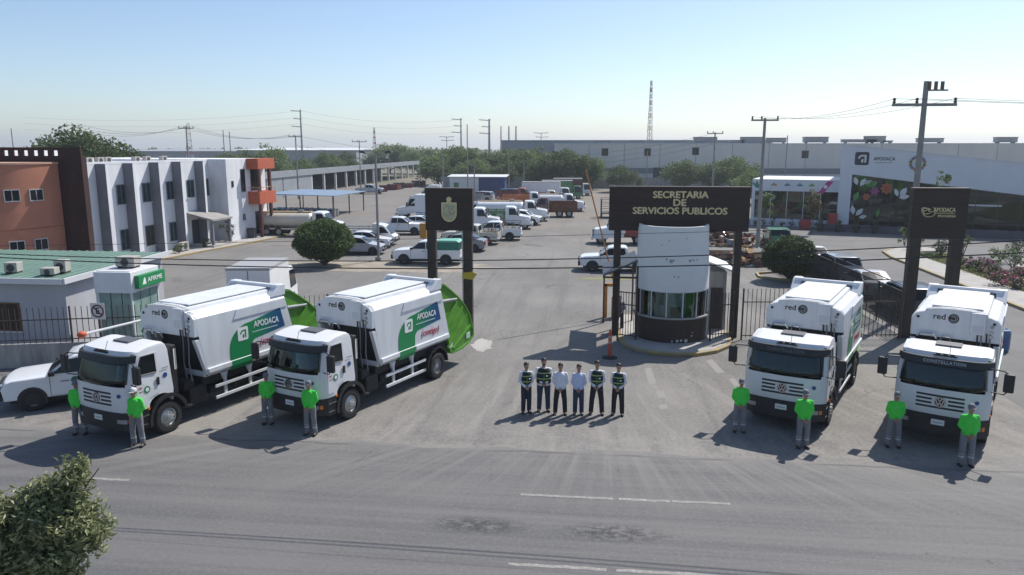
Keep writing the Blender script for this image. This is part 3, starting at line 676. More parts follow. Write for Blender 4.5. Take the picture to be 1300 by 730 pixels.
    for i in range(5):
        a = R(90 + 90 * i / 4); pts.append((-3.62 - .0 + .0 + .14 * -math.sin(R(90 - 22.5 * i)) + .12, 2.0 + .14 * math.cos(R(22.5 * i))))
    pts += [(-3.48, 1.64)]
    k = MB(); k.prism(pts, Y, Y + .004); k.build('side_graphic', decal_green, cont)
    k = MB(); k.prism([(-2.55, 1.30), (-2.55, 1.435), (-3.48, 1.435), (-3.48, 1.30)], 1.13, 1.2165); k.prism([(-2.53, 1.446), (-2.53, 1.614), (-3.48, 1.614), (-3.48, 1.446)], 1.2755, 1.279); k.prism([(-2.55, 1.6), (-2.55, 1.66), (-3.48, 1.66), (-3.48, 1.6)], Y, Y + .004); k.build('side_graphic', deep_green, cont)
    lg = logo_a('side_emblem', cont, .46, decal_white, deep_green, (-3.12, Y + .006, 2.42), (math.pi / 2, 0, math.pi))
    put('lettering', text_mesh('APODACA', .30, .022, .002, decal_white, width=1.18), cont, loc=(-4.22, Y + .008, 2.60), rot=(math.pi / 2, R(2), math.pi))
    k = MB(); k.box(-4.75, -3.55, Y + .005, Y + .008, 2.36, 2.39); k.build('small_print', mat('pale_print', (.5, .6, .6), .5), cont)
    put('lettering', text_mesh('(contigo)', .34, .010, .002, decal_red, shear=.25, width=1.12), cont, loc=(-4.42, Y + .004, 1.95), rot=(math.pi / 2, R(2), math.pi))
    k = MB(); disc(k, (XF + .061, -.05, 3.36), (1, 0, 0), .15, .004, 24); k.build('round_logo', decal_black, cont)
    k = MB()
    for r0, r1 in ((.055, .07), (.10, .112)):
        for i in range(14):
            a0, a1 = R(200 + 300 * i / 14), R(200 + 300 * (i + 1) / 14); k.add([(XF + .067, -.05 + math.cos(a) * r, 3.36 + math.sin(a) * r) for a, r in ((a0, r0), (a0, r1), (a1, r1), (a1, r0))], [(0, 1, 2, 3)])
    k.build('logo_swirl', mat('logo_grey', (.45, .46, .48), .4), cont)
    put('lettering', text_mesh('red', .26, .018, .002, decal_black), cont, loc=(XF + .065, -.44, 3.38), rot=FSIDE)
    # tailgate hopper
    hp = [(-5.12, 3.62), (-5.55, 3.52), (-6.1, 3.2), (-6.63, 2.85), (-7.2, 2.4), (-7.6, 1.92), (-7.85, 1.2), (-7.84, 1.0), (-7.52, .80), (-6.9, .66), (-6.1, .66), (-5.94, .78)]
    k = MB(); k.prism(hp, -1.09, 1.09); hop = k.build('tail_hopper', lime_green, T, bevel=.02)
    for s in (-1, 1):
        k = MB(); ip = [(x * .94 + -6.4 * .06, z * .94 + 2.0 * .06) for x, z in hp]
        for a, b_, a2, b2 in zip(hp, hp[1:] + hp[:1], ip, ip[1:] + ip[:1]):
            vs = [(p[0], y_, p[1]) for y_ in (s * 1.09, s * 1.14) for p in (a, b_, b2, a2)]
            k.add(vs, [(0, 1, 5, 4), (1, 2, 6, 5), (2, 3, 7, 6), (3, 0, 4, 7), (4, 5, 6, 7)])
        k.build('hopper_rim', lime_green, hop)
        for (x0, z0, x1, z1) in ((-5.75, 1.0, -7.3, 2.0), (-5.65, 1.45, -6.95, 2.4), (-5.55, 1.95, -6.5, 2.7), (-6.2, .85, -7.6, 1.5)):
            d = Vector((x1 - x0, z1 - z0)).normalized(); nn = Vector((-d.y, d.x)) * .05
            k = MB(); k.prism([(x0 + nn.x, z0 + nn.y), (x1 + nn.x, z1 + nn.y), (x1 - nn.x, z1 - nn.y), (x0 - nn.x, z0 - nn.y)], s * 1.091, s * 1.155); k.build('hopper_rib', lime_green, hop)
        k = MB(); k.cyl((-5.35, s * 1.15, 2.88), (-6.45, s * 1.15, 2.78), .05, n=10); k.cyl((-5.35, s * 1.15, 2.88), (-5.9, s * 1.15, 2.83), .065, n=10); k.build('lift_cylinder', steel, hop)
        k = MB(); k.box(-7.55, -7.25, s * 1.09, s * 1.135, 1.0, 1.22); k.box(-6.1, -5.85, s * 1.09, s * 1.145, .95, 1.15); k.build('reflector_plate', mat('reflector', (.45, .6, .5), .4), hop)
    for o_ in [hop] + list(hop.children):          # the hopper narrows towards its tail
        for v in o_.data.vertices: v.co.y *= 1 - .13 * max(0, min(1, (-5.25 - v.co.x) / 2.3))
    k = MB(); k.cyl((-5.35, .3, 3.58), (-5.35, .3, 3.7), .08, n=10); k.build('beacon', lamp_orange, hop)
    return T
# ------------------------------------------------------------------ people (local: facing -y, feet on z=0)
skin_a = mat('skin', (.36, .20, .135), .55, var=.1, scale=20); hair_m = mat('dark_hair', (.012, .010, .009), .6)
def band_mat(name, base, bands, rough=.75, var=.12):
    m, N, L, b = new_mat(name); g = NG(N, L); tc = N.new('ShaderNodeTexCoord').outputs['Object']; sep = N.new('ShaderNodeSeparateXYZ'); L.new(tc, sep.inputs[0])
    n = g.noise(tc, 14, 5); c = g.mix(n, tuple(v * (1 - var) for v in base), tuple(min(1, v * (1 + var)) for v in base))
    for z0, z1, colr in bands:
        f = g.math('MULTIPLY', g.step(sep.outputs[2], z0 - .004, z0 + .004), g.step(sep.outputs[2], z1 + .004, z1 - .004)); c = g.mix(f, c, colr)
    L.new(c, b.inputs['Base Color']); b.inputs['Roughness'].default_value = rough
    n2 = g.noise(g.map(tc, (1.6, 1.6, .6)), 9, 4); bp = N.new('ShaderNodeBump'); bp.inputs['Strength'].default_value = .9; bp.inputs['Distance'].default_value = .05; L.new(n2, bp.inputs['Height']); L.new(bp.outputs[0], b.inputs['Normal'])
    return m
hi_green = band_mat('hi_vis_green_shirt', (.06, .66, .06), [])
work_grey = band_mat('grey_work_trousers', (.19, .19, .21), [(.24, .29, (.45, .46, .47)), (.33, .36, (.30, .31, .32))])
shirt_white = band_mat('white_shirt', (.66, .68, .74), []); shirt_blue = band_mat('pale_blue_shirt', (.50, .56, .72), [])
jeans = band_mat('blue_jeans', (.028, .042, .085), []); trousers_black = band_mat('black_trousers', (.012, .012, .016), []); trousers_navy = band_mat('navy_trousers', (.015, .02, .04), [])
vest_m = band_mat('dark_hi_vis_vest', (.006, .016, .016), [(1.10, 1.125, (.25, .42, .08)), (1.29, 1.312, (.25, .42, .08)), (1.125, 1.133, (.4, .4, .38)), (1.282, 1.29, (.4, .4, .38))])
shirt_grey = band_mat('grey_shirt', (.12, .14, .18), [])
boots = mat('black_boots', (.012, .012, .012), .5); boots_brown = mat('brown_shoes', (.06, .03, .015), .5)
cap_grey = mat('grey_cap', (.17, .17, .19), .8); cap_white = mat('white_cap', (.6, .6, .62), .7)
def torso(mb, secs, g, grow=0.0):
    n = 20
    for j, (z, rx, ry, cy) in enumerate(secs):
        for i in range(n): a = 2 * math.pi * i / n; c, s = math.cos(a), math.sin(a); e = .82; mb.v.append(((abs(c) ** e) * (1 if c > 0 else -1) * (rx * g + grow), cy + (abs(s) ** e) * (1 if s > 0 else -1) * (ry * g + grow), z))
    m = len(secs); b0 = len(mb.v) - m * n
    for j in range(m - 1):
        for i in range(n): mb.f.append((b0 + j * n + i, b0 + j * n + (i + 1) % n, b0 + (j + 1) * n + (i + 1) % n, b0 + (j + 1) * n + i)); mb.mi.append(0)
    mb.f += [tuple(b0 + i for i in range(n))[::-1], tuple(b0 + (m - 1) * n + i for i in range(n))]; mb.mi += [0, 0]
def make_person(name, label, group, loc, face, shirt, trousers, vest=None, cap=None, shoes=boots, height=1.72, girth=1.0, stance=.17, lean=0.0, hands=.0, beard=False):
    P = thing(name, label, 'person', (loc[0], loc[1], loc[2] if len(loc) > 2 else 0), face, group)
    P.scale = (height / 1.72,) * 3
    g = girth; fx = stance; sh = .170 * (1 + (g - 1) * .6)
    J = {}
    for s in (-1, 1):
        J[s] = dict(ank=Vector((s * fx, .02, .09)), knee=Vector((s * (fx * .72 + .025), -.02, .49)), hip=Vector((s * .088 * g, .01, .89)), sho=Vector((s * sh, .015, 1.372)), elb=Vector((s * (sh + .052), .035, 1.115)), wri=Vector((s * (.055 + .02 * hands), -.185 - .05 * (g - 1), .925 + hands)), hand=Vector((s * .022, -.205 - .05 * (g - 1), .875 + hands)))
    # body: one continuous skin surface
    b = MB()
    for s in (-1, 1):
        j = J[s]
        b.capsule(j['hip'], j['knee'], .075, .052); b.capsule(j['knee'], j['ank'], .052, .04); b.capsule(j['ank'], j['ank'] + Vector((s * .03, -.15, -.05)), .042, .032)
        b.capsule(j['sho'], j['elb'], .05, .04); b.capsule(j['elb'], j['wri'], .04, .029); b.capsule(Vector((0, .01, 1.38)), j['sho'], .055, .05)
        b.capsule(j['wri'], j['hand'], .032, .034)
    b.ell((0, 0, .97), (.135 * g, .10 * g, .13)); b.ell((0, 0, 1.14), (.13 * g, .095 * g, .17)); b.ell((0, 0, 1.3), (.155 * g, .10 * g, .15))
    b.capsule((0, .015, 1.38), (0, -.005, 1.53), .058, .055); b.ell((0, -.015, 1.625), (.08, .098, .113), 14, 10); b.ell((0, -.045, 1.56), (.055, .055, .05)); b.ell((0, -.108, 1.60), (.014, .022, .024))
    for s in (-1, 1): b.ell((s * .076, .0, 1.615), (.012, .022, .032))
    me = remesh(b, .019, 2, [skin_a])
    fb = MB()          # fingers wrapped over the clasped hands, in the same mesh as the body
    for s in (-1, 1):
        h = J[s]['hand']
        for i, ln in enumerate((.055, .064, .058, .045)):
            r0 = h + Vector((s * -.006, -.012 + .004 * i, .028 - .019 * i)); r1 = r0 + Vector((-s * ln * .55, -.026, -.008)); r2 = r1 + Vector((-s * ln * .5, .006, -.012))
            fb.tube([r0, r1, r2], [.0092, .0088, .007], 6)
        t0 = J[s]['wri'] + Vector((-s * .012, -.022, -.015)); fb.tube([t0, t0 + Vector((-s * .02, -.022, -.02)), t0 + Vector((-s * .03, -.024, -.048))], [.012, .011, .009], 6)
    bmm = bmesh.new(); bmm.from_mesh(me); tmp = fb.mesh('t'); bmm.from_mesh(tmp); bmm.to_mesh(me); bmm.free()
    for p in me.polygons: p.use_smooth = True
    body = put('body', me, P)
    e = MB()
    for s in (-1, 1): e.ell((s * .03, -.100, 1.63), (.013, .008, .007), 8, 6)
    e.build('eyes', hair_m, body)
    k = MB(); k.ell((0, -.098, 1.563), (.022, .008, .005), 8, 6); k.build('mouth', mat('lips', (.2, .07, .06), .5), body)
    # trousers
    t = MB()
    for s in (-1, 1):
        j = J[s]; t.capsule(j['hip'] + Vector((0, 0, .0)), j['knee'], .103 * (.7 + .3 * g), .084); t.capsule(j['knee'], j['ank'] + Vector((0, 0, .0)), .084, .076)
    t.ell((0, 0, .955), (.162 * g, .122 * g, .12))
    put('trousers', remesh(t, .02, 2, [trousers]), P)
    # shirt with long sleeves
    t = MB(); low = .88 if vest is None or g > 1.1 else .93
    torso(t, ((low, .165, .125, 0), (1.0, .172, .130, -.005), (1.14, .170, .130, -.01), (1.28, .178, .125, 0), (1.36, .165, .108, .008), (1.42, .10, .085, .012)), g); t.cyl((0, .012, 1.38), (0, .006, 1.465), .075, .062)
    for s in (-1, 1):
        j = J[s]; t.capsule(j['sho'], j['elb'], .064, .056); t.capsule(j['elb'], j['wri'] + (j['elb'] - j['wri']) * .1, .056, .044); t.capsule(Vector((0, .012, 1.40)), j['sho'], .058, .060)
    put('shirt', remesh(t, .02, 2, [shirt]), P)
    if vest:
        t = MB(); torso(t, ((.95, .170, .130, 0), (1.0, .174, .132, -.005), (1.14, .172, .132, -.01), (1.27, .172, .127, 0), (1.36, .150, .112, .004), (1.425, .115, .090, .01)), g, .014)
        put('vest', remesh(t, .018, 2, [vest]), P)
        k = MB()
        k.tube([(0, -.148 * g, .98), (0, -.158 * g, 1.15), (0, -.145 * g, 1.30)], .004, 5)
        k.build('vest_piping', mat('lime_piping', (.35, .6, .08), .6), P)
        MB().box(.06, .11, -.155 * g - .012, -.155 * g + .02, 1.2, 1.23).build('vest_badge', plate_white, P)
    for s in (-1, 1):
        a = J[s]['ank']; k = MB(); k.capsule(a + Vector((0, .02, -.035)), a + Vector((s * .035, -.15, -.05)), .052, .04); k.cyl(a + Vector((0, .01, -.03)), a + Vector((0, .005, .07)), .058, .06)
        k.box(a.x - .045 + s * .012, a.x + .045 + s * .012, a.y - .17, a.y + .06, .0, .022)
        put('shoe', remesh(k, .016, 2, [shoes]), P)
    if cap:
        k = MB(); k.lathe([(.098, 1.628), (.099, 1.66), (.092, 1.70), (.07, 1.73), (.035, 1.745), (.001, 1.748)], 18, Matrix.Translation((0, -.006, 0)) @ Matrix.Diagonal((.88, 1.06, 1, 1)), caps=False)
        c_ = k.build('cap', cap, P, smooth=True)
        k = MB(); pts = [(.08 * math.cos(R(a)), -.085 - .085 * math.sin(R(a))) for a in range(0, 181, 15)]; k.prism(pts, 1.63, 1.642, 'z'); k.build('cap_peak', cap, c_)
        k = MB(); k.ell((0, .03, 1.61), (.077, .068, .06)); k.build('hair', hair_m, P)
    else:
        k = MB(); k.ell((0, .006, 1.668), (.088, .104, .088), 14, 10); k.ell((0, .03, 1.62), (.086, .082, .085)); put('hair', remesh(k, .012, 1, [hair_m]), P)
    if beard:
        k = MB(); k.ell((0, -.05, 1.548), (.058, .056, .042)); k.build('beard', hair_m, P)
    return P
# ------------------------------------------------------------------ cars, pickups and lorries (local: x forward, y left, origin on the ground at mid-length)
def paint(name, col, rough=.3): return mat('paint_' + name, col, rough, var=.05, scale=1.0, coat=.5)
P_WHITE, P_SILVER, P_GREY, P_RED, P_GREEN, P_MAROON, P_BLUE, P_BLACK, P_CREAM, P_ORANGE = paint('white', (.75, .76, .77)), paint('silver', (.42, .43, .45)), paint('grey', (.2, .21, .22)), paint('red', (.30, .03, .025)), paint('green', (.02, .16, .05)), paint('maroon', (.11, .02, .02)), paint('blue', (.03, .1, .26)), paint('black', (.015, .015, .018)), paint('cream', (.6, .57, .48)), paint('orange', (.55, .16, .03))
rust = mat('rusty_steel', (.16, .06, .03), .85, var=.5, scale=2.5, bump=.3)
SPEC = dict(
  sedan=dict(W=1.76, prof=[(2.25, .28), (2.27, .58), (2.12, .76), (1.15, .93), (.42, 1.40), (-.2, 1.47), (-.85, 1.44), (-1.62, 1.05), (-2.2, 1.0), (-2.27, .7), (-2.25, .3)], zb=.93, h=1.47, k=.16, ws=((1.08, .98), (.46, 1.38)), rw=((-.9, 1.42), (-1.56, 1.1)), side=[[(.95, .98), (.42, 1.36), (-.22, 1.40), (-.22, .99)], [(-.28, .99), (-.28, 1.40), (-.82, 1.38), (-1.35, 1.05), (-1.3, .99)]], wx=(1.38, -1.35), wr=.32, gr=.2),
  suv=dict(W=1.85, prof=[(2.3, .35), (2.33, .72), (2.18, .95), (1.2, 1.08), (.55, 1.62), (-.2, 1.70), (-1.9, 1.64), (-2.25, 1.1), (-2.3, .4)], zb=1.08, h=1.7, k=.13, ws=((1.14, 1.12), (.6, 1.58)), rw=((-1.93, 1.58), (-2.22, 1.14)), side=[[(1.0, 1.12), (.55, 1.55), (-.15, 1.60), (-.15, 1.13)], [(-.22, 1.13), (-.22, 1.60), (-1.15, 1.58), (-1.15, 1.13)], [(-1.22, 1.13), (-1.22, 1.58), (-1.85, 1.54), (-2.1, 1.14)]], wx=(1.4, -1.4), wr=.36, gr=.25),
  pickup=dict(W=1.85, prof=[(2.55, .42), (2.62, .80), (2.45, 1.02), (2.2, 1.08), (1.2, 1.16), (.50, 1.70), (.2, 1.76), (-.62, 1.76), (-.80, 1.68), (-.88, 1.14), (-.9, .45)], zb=1.14, h=1.76, k=.14, ws=((1.14, 1.21), (.55, 1.66)), rw=((-.80, 1.64), (-.86, 1.22)), side=[[(1.0, 1.2), (.48, 1.63), (-.02, 1.67), (-.02, 1.2)], [(-.09, 1.2), (-.09, 1.67), (-.6, 1.66), (-.72, 1.2)]], wx=(1.62, -1.55), wr=.38, gr=.3, bed=(-.92, -2.62)),
  van=dict(W=1.75, prof=[(2.2, .35), (2.25, .8), (2.05, 1.15), (1.55, 1.72), (1.2, 1.88), (-1.0, 1.92), (-2.1, 1.88), (-2.22, 1.1), (-2.2, .4)], zb=1.1, h=1.92, k=.10, ws=((2.0, 1.22), (1.58, 1.70)), rw=((-2.14, 1.75), (-2.2, 1.2)), side=[[(1.75, 1.2), (1.45, 1.68), (.85, 1.72), (.85, 1.2)], [(.75, 1.2), (.75, 1.72), (-.5, 1.74), (-.5, 1.2)]], wx=(1.4, -1.4), wr=.33, gr=.2))
def side_y(S, z): return S['W'] / 2 * (1 - S['k'] * max(0, min(1, (z - S['zb']) / (S['h'] - S['zb']))))
def car(name, label, cat, kind, paintm, loc, heading, group=None, decal=False, camper=None, load=None, rails=False):
    S = SPEC[kind]; T = thing(name, label, cat, (loc[0], loc[1], 0), heading, group)
    p = S['prof']; n = len(p); mb = MB(); W2 = S['W'] / 2
    # body lofted across: rounded nose in plan, tumblehome above the belt
    ys = [-1, -.94, -.6, 0, .6, .94, 1]; xm = max(q[0] for q in p); xn = min(q[0] for q in p)
    for u in ys:
        for x, z in p:
            b = abs(u); xx = x
            if x > xm - .6: xx = x - .16 * b ** 3 * (x - xm + .6) / .6
            if x < xn + .5 and not S.get('bed'): xx = x + .10 * b ** 3 * (xn + .5 - x) / .5
            zz = z - (.05 if b == 1 and z > S['zb'] else (.015 if b > .9 and z > S['zb'] else 0))
            mb.v.append((xx, u * side_y(S, z), zz))
    for i in range(len(ys) - 1):
        for k in range(n): mb.f.append((i * n + k, i * n + (k + 1) % n, (i + 1) * n + (k + 1) % n, (i + 1) * n + k)); mb.mi.append(0)
    mb.f += [tuple(range(n))[::-1], tuple(range((len(ys) - 1) * n, len(ys) * n))]; mb.mi += [0, 0]
    body = mb.build('body', paintm, T, smooth=28, bevel=.025)
    def across(a, b, off, nm, m, wd=.9, parent=body):
        (x0, z0), (x1, z1) = a, b; nn = Vector((z1 - z0, x0 - x1)).normalized()
        k = MB(); q = [(x0 + nn.x * off, z0 + nn.y * off), (x1 + nn.x * off, z1 + nn.y * off)]; bow = .05 if x0 > 0 else -.02
        y0, y1 = side_y(S, z0) * wd, side_y(S, z1) * wd
        rows = [[(q[0][0] - bow * (u * u), u * y0, q[0][1]) for u in (-1, -.5, 0, .5, 1)], [(q[1][0] - bow * (u * u), u * y1, q[1][1]) for u in (-1, -.5, 0, .5, 1)]]
        k.add(rows[0] + rows[1], [(i, i + 1, i + 6, i + 5) for i in range(4)]); return k.build(nm, m, parent)
    across(S['ws'][0], S['ws'][1], .02, 'windscreen', glass_dark, .93)
    across(S['rw'][0], S['rw'][1], .022, 'rear_window', glass_dark, .86)
    for s in (-1, 1):
        for poly in S['side']:
            k = MB(); m_ = len(poly); vs = [(x, s * (side_y(S, z) + .004), z) for x, z in poly] + [(x, s * (side_y(S, z) - .02), z) for x, z in poly]
            k.add(vs, [tuple(range(m_)), tuple(range(m_, 2 * m_))] + [(i, (i + 1) % m_, (i + 1) % m_ + m_, i + m_) for i in range(m_)]); k.build('window', glass_dark, body)
        xs_ = S['side'][0][-1][0]
        k = MB(); k.box(xs_ + .05, xs_ + .22, s * (W2 + .0), s * (W2 + .03), S['zb'] - .14, S['zb'] - .10); k.build('door_handle', black_plastic, body)
        k = MB(); zl, zh = S['gr'] + .18, S['zb']; fx = S['side'][0][0][0] + .08
        for xx in (fx, xs_ - .03): k.box(xx - .008, xx + .008, s * (W2 - .02), s * (W2 + .002), zl, zh)
        k.box(xs_ - .03, fx, s * (W2 - .02), s * (W2 + .002), zl - .012, zl); k.build('door_seam', mat('seam', (.08, .08, .08), .7), body)
        k = MB(); k.box(fx - .16, fx + .02, s * (W2 - .05), s * (W2 + .17), S['zb'] + .02, S['zb'] + .16); k.build('mirror', black_plastic if paintm is P_WHITE else paintm, body, bevel=.02)
        k = MB(); k.box(xm - .26, xm - .05, s * W2 * .56, s * W2 * .86, S['zb'] - .36, S['zb'] - .2); k.build('headlight', lamp_glass, body, bevel=.03)
        k = MB(); xe = S['bed'][1] if S.get('bed') else xn; k.box(xe - .012, xe + .16, s * W2 * .84, s * (W2 * .97), S['zb'] - .32, S['zb'] - .04); k.build('tail_light', lamp_red, body)
        for x in S['wx']:
            k = MB(); r = S['wr'] * 1.18; pts = [(x + r * math.cos(R(a)), S['wr'] + r * math.sin(R(a))) for a in range(-20, 201, 20)]; k.prism(pts, s * (W2 - .2), s * (W2 + .006)); k.build('wheel_arch', black_plastic, body)
            wheel(T, x, s * (W2 - .10), S['wr'], .23, 'car')
    k = MB(); k.box(xm - .13, xm + .02, -W2 * .84, W2 * .84, S['gr'] + .1, S['zb'] - .42 + .0); k.build('bumper', black_plastic, body, bevel=.04)
    k = MB(); k.box(xm - .1, xm + .012, -W2 * .5, W2 * .5, S['zb'] - .38, S['zb'] - .2); k.build('grille', black_plastic, body, bevel=.02)
    k = MB(); k.box(xn + .3 if not S.get('bed') else S['bed'][1] + .1, xm - .35, -W2 + .14, W2 - .14, S['gr'] - .02, S['gr'] + .3); k.build('underbody', chassis_black, T)
    if S.get('bed'):
        a, b = S['bed']; z0, z1 = .55, S['zb'] - .02
        for s in (-1, 1): MB().box(b, a, s * (W2 - .10), s * W2, z0 - .1, z1).build('bed_side', paintm, body, bevel=.02)
        MB().box(b, b + .07, -W2 + .102, W2 - .102, z0, z1 - .01).build('tailgate', paintm, body, bevel=.015)
        MB().box(b + .07, a, -W2 + .1, W2 - .1, z0, z0 + .08).build('bed_floor', P_GREY, body)
        MB().box(b - .12, b - .01, -W2 * .9, W2 * .9, .45, .6).build('rear_bumper', steel, body, bevel=.02)
        if camper:
            MB().prism([(b, z1 + .01), (a, z1 + .01), (a, z1 + .55), (b + .1, z1 + .55)], -W2 + .04, W2 - .04).build('camper_shell', camper, body, bevel=.03)
            MB().prism([(b + .02, z1 + .56), (a + .02, z1 + .56), (a, z1 + .72), (b + .25, z1 + .70)], -W2 + .06, W2 - .06).build('camper_roof', mat('camper_roof_teal', (.16, .42, .33), .5), body, bevel=.03)
            MB().box(b - .012, b + .05, -W2 * .7, W2 * .7, z1 + .06, z1 + .5).build('camper_hatch', glass_dark, body)
        if load == 'tools':
            for i in range(7):
                k = MB(); x = a - .2 - i * .2; yy = random.uniform(-.5, .5); k.tube([(x, yy, z0 + .1), (x + random.uniform(-.4, .4), yy + random.uniform(-.3, .3), z1 + random.uniform(.1, .5))], .03, 5); k.build('tool', [rust, P_ORANGE, P_GREEN][i % 3], T)
        if rails:
            k = MB()
            for s in (-1, 1):
                for x in (a - .1, (a + b) / 2, b + .15): k.tube([(x, s * (W2 - .05), z1), (x, s * (W2 - .05), z1 + .62)], .022, 5)
                k.tube([(a - .1, s * (W2 - .05), z1 + .62), (b + .15, s * (W2 - .05), z1 + .62)], .022, 5)
            for x in (a - .1, b + .15): k.tube([(x, -W2 + .05, z1 + .62), (x, W2 - .05, z1 + .62)], .022, 5)
            k.build('ladder_rack', P_BLACK, body)
    if decal:
        k = MB(); k.cyl((.35, W2 + .002, .93), (.35, W2 + .006, .93), .12, n=18); k.build('round_decal', mat('teal_decal', (.03, .14, .11), .4), body)
        k = MB(); k.box(.52, .78, W2 + .002, W2 + .006, .91, .95); k.build('small_print', mat('print_grey', (.25, .27, .3), .5), body)
    return T
def bonnet_cab(T, paintm, x0=2.2, W=2.0, roof=2.35, sleeper=False, grille=True):
    """bonneted lorry cab whose nose is at x0"""
    W2 = W / 2; S = dict(W=W, zb=1.5, h=roof, k=.1)
    p = [(x0, .55), (x0 + .05, 1.0), (x0 - .1, 1.35), (x0 - 1.25, 1.52), (x0 - 1.65, roof - .12), (x0 - 1.9, roof), (x0 - 2.75, roof), (x0 - 2.8, .7)]
    if sleeper: p = p[:-2] + [(x0 - 2.4, roof + .35), (x0 - 3.9, roof + .35), (x0 - 3.95, .8)]
    mb = MB(); n = len(p); ys = [-1, -.9, 0, .9, 1]
    for u in ys:
        for x, z in p:
            b = abs(u); nar = .82 if x > x0 - 1.2 and z > .9 else 1
            mb.v.append((x - (.18 * b ** 3 if x > x0 - .5 else 0), u * side_y(S, z) * nar, z - (.06 if b == 1 and z > 1.3 else 0)))
    for i in range(len(ys) - 1):
        for k in range(n): mb.f.append((i * n + k, i * n + (k + 1) % n, (i + 1) * n + (k + 1) % n, (i + 1) * n + k)); mb.mi.append(0)
    mb.f += [tuple(range(n))[::-1], tuple(range((len(ys) - 1) * n, len(ys) * n))]; mb.mi += [0, 0]
    cab = mb.build('cab', paintm, T, smooth=28, bevel=.03)
    k = MB(); a, b = (x0 - 1.28, 1.57), (x0 - 1.63, roof - .16)
    k.add([(a[0] + .03, -W2 * .85, a[1] + .01), (a[0] + .03, W2 * .85, a[1] + .01), (b[0] + .03, W2 * .78, b[1] + .01), (b[0] + .03, -W2 * .78, b[1] + .01)], [(0, 1, 2, 3)]); k.build('windscreen', glass_dark, cab)
    for s in (-1, 1):
        poly = [(x0 - 1.5, 1.58), (x0 - 1.78, roof - .18), (x0 - 2.4, roof - .15), (x0 - 2.4, 1.56)]
        k = MB(); vs = [(x, s * (side_y(S, z) + .008), z) for x, z in poly] + [(x, s * (side_y(S, z) - .02), z) for x, z in poly]
        k.add(vs, [(0, 1, 2, 3), (7, 6, 5, 4)] + [(i, (i + 1) % 4, (i + 1) % 4 + 4, i + 4) for i in range(4)]); k.build('window', glass_dark, cab)
        k = MB(); k.box(x0 - 1.5, x0 - 1.38, s * (W2 + .05), s * (W2 + .28), 1.5, 2.0); k.tube([(x0 - 1.5, s * W2 * .9, 1.75), (x0 - 1.44, s * (W2 + .1), 1.75)], .02, 5); k.build('mirror', black_plastic, cab)
        k = MB(); pts = [(x0 - .75 + .62 * math.cos(R(a_)), .5 + .66 * math.sin(R(a_))) for a_ in range(0, 181, 20)]; k.prism(pts, s * W2 * .62, s * (W2 * 1.0)); k.build('fender', paintm, cab, bevel=.03)
        k = MB(); k.box(x0 - .12, x0 + .03, s * W2 * .5, s * W2 * .78, .92, 1.14); k.build('headlight', lamp_glass, cab, bevel=.02)
    MB().box(x0 - .06, x0 + .06, -W2 * .42, W2 * .42, .75, 1.25).build('grille', chrome if sleeper else black_plastic, cab, bevel=.02)
    MB().box(x0 - .05, x0 + .16, -W2 * .98, W2 * .98, .42, .72).build('bumper', chrome if sleeper else P_WHITE, cab, bevel=.04)
    if sleeper:
        k = MB(); k.box(x0 - 2.0, x0 - 1.7, -W2 * .8, W2 * .8, roof + .02, roof + .1); k.build('roof_visor', P_BLACK, cab)
    return x0 - (3.95 if sleeper else 2.8)
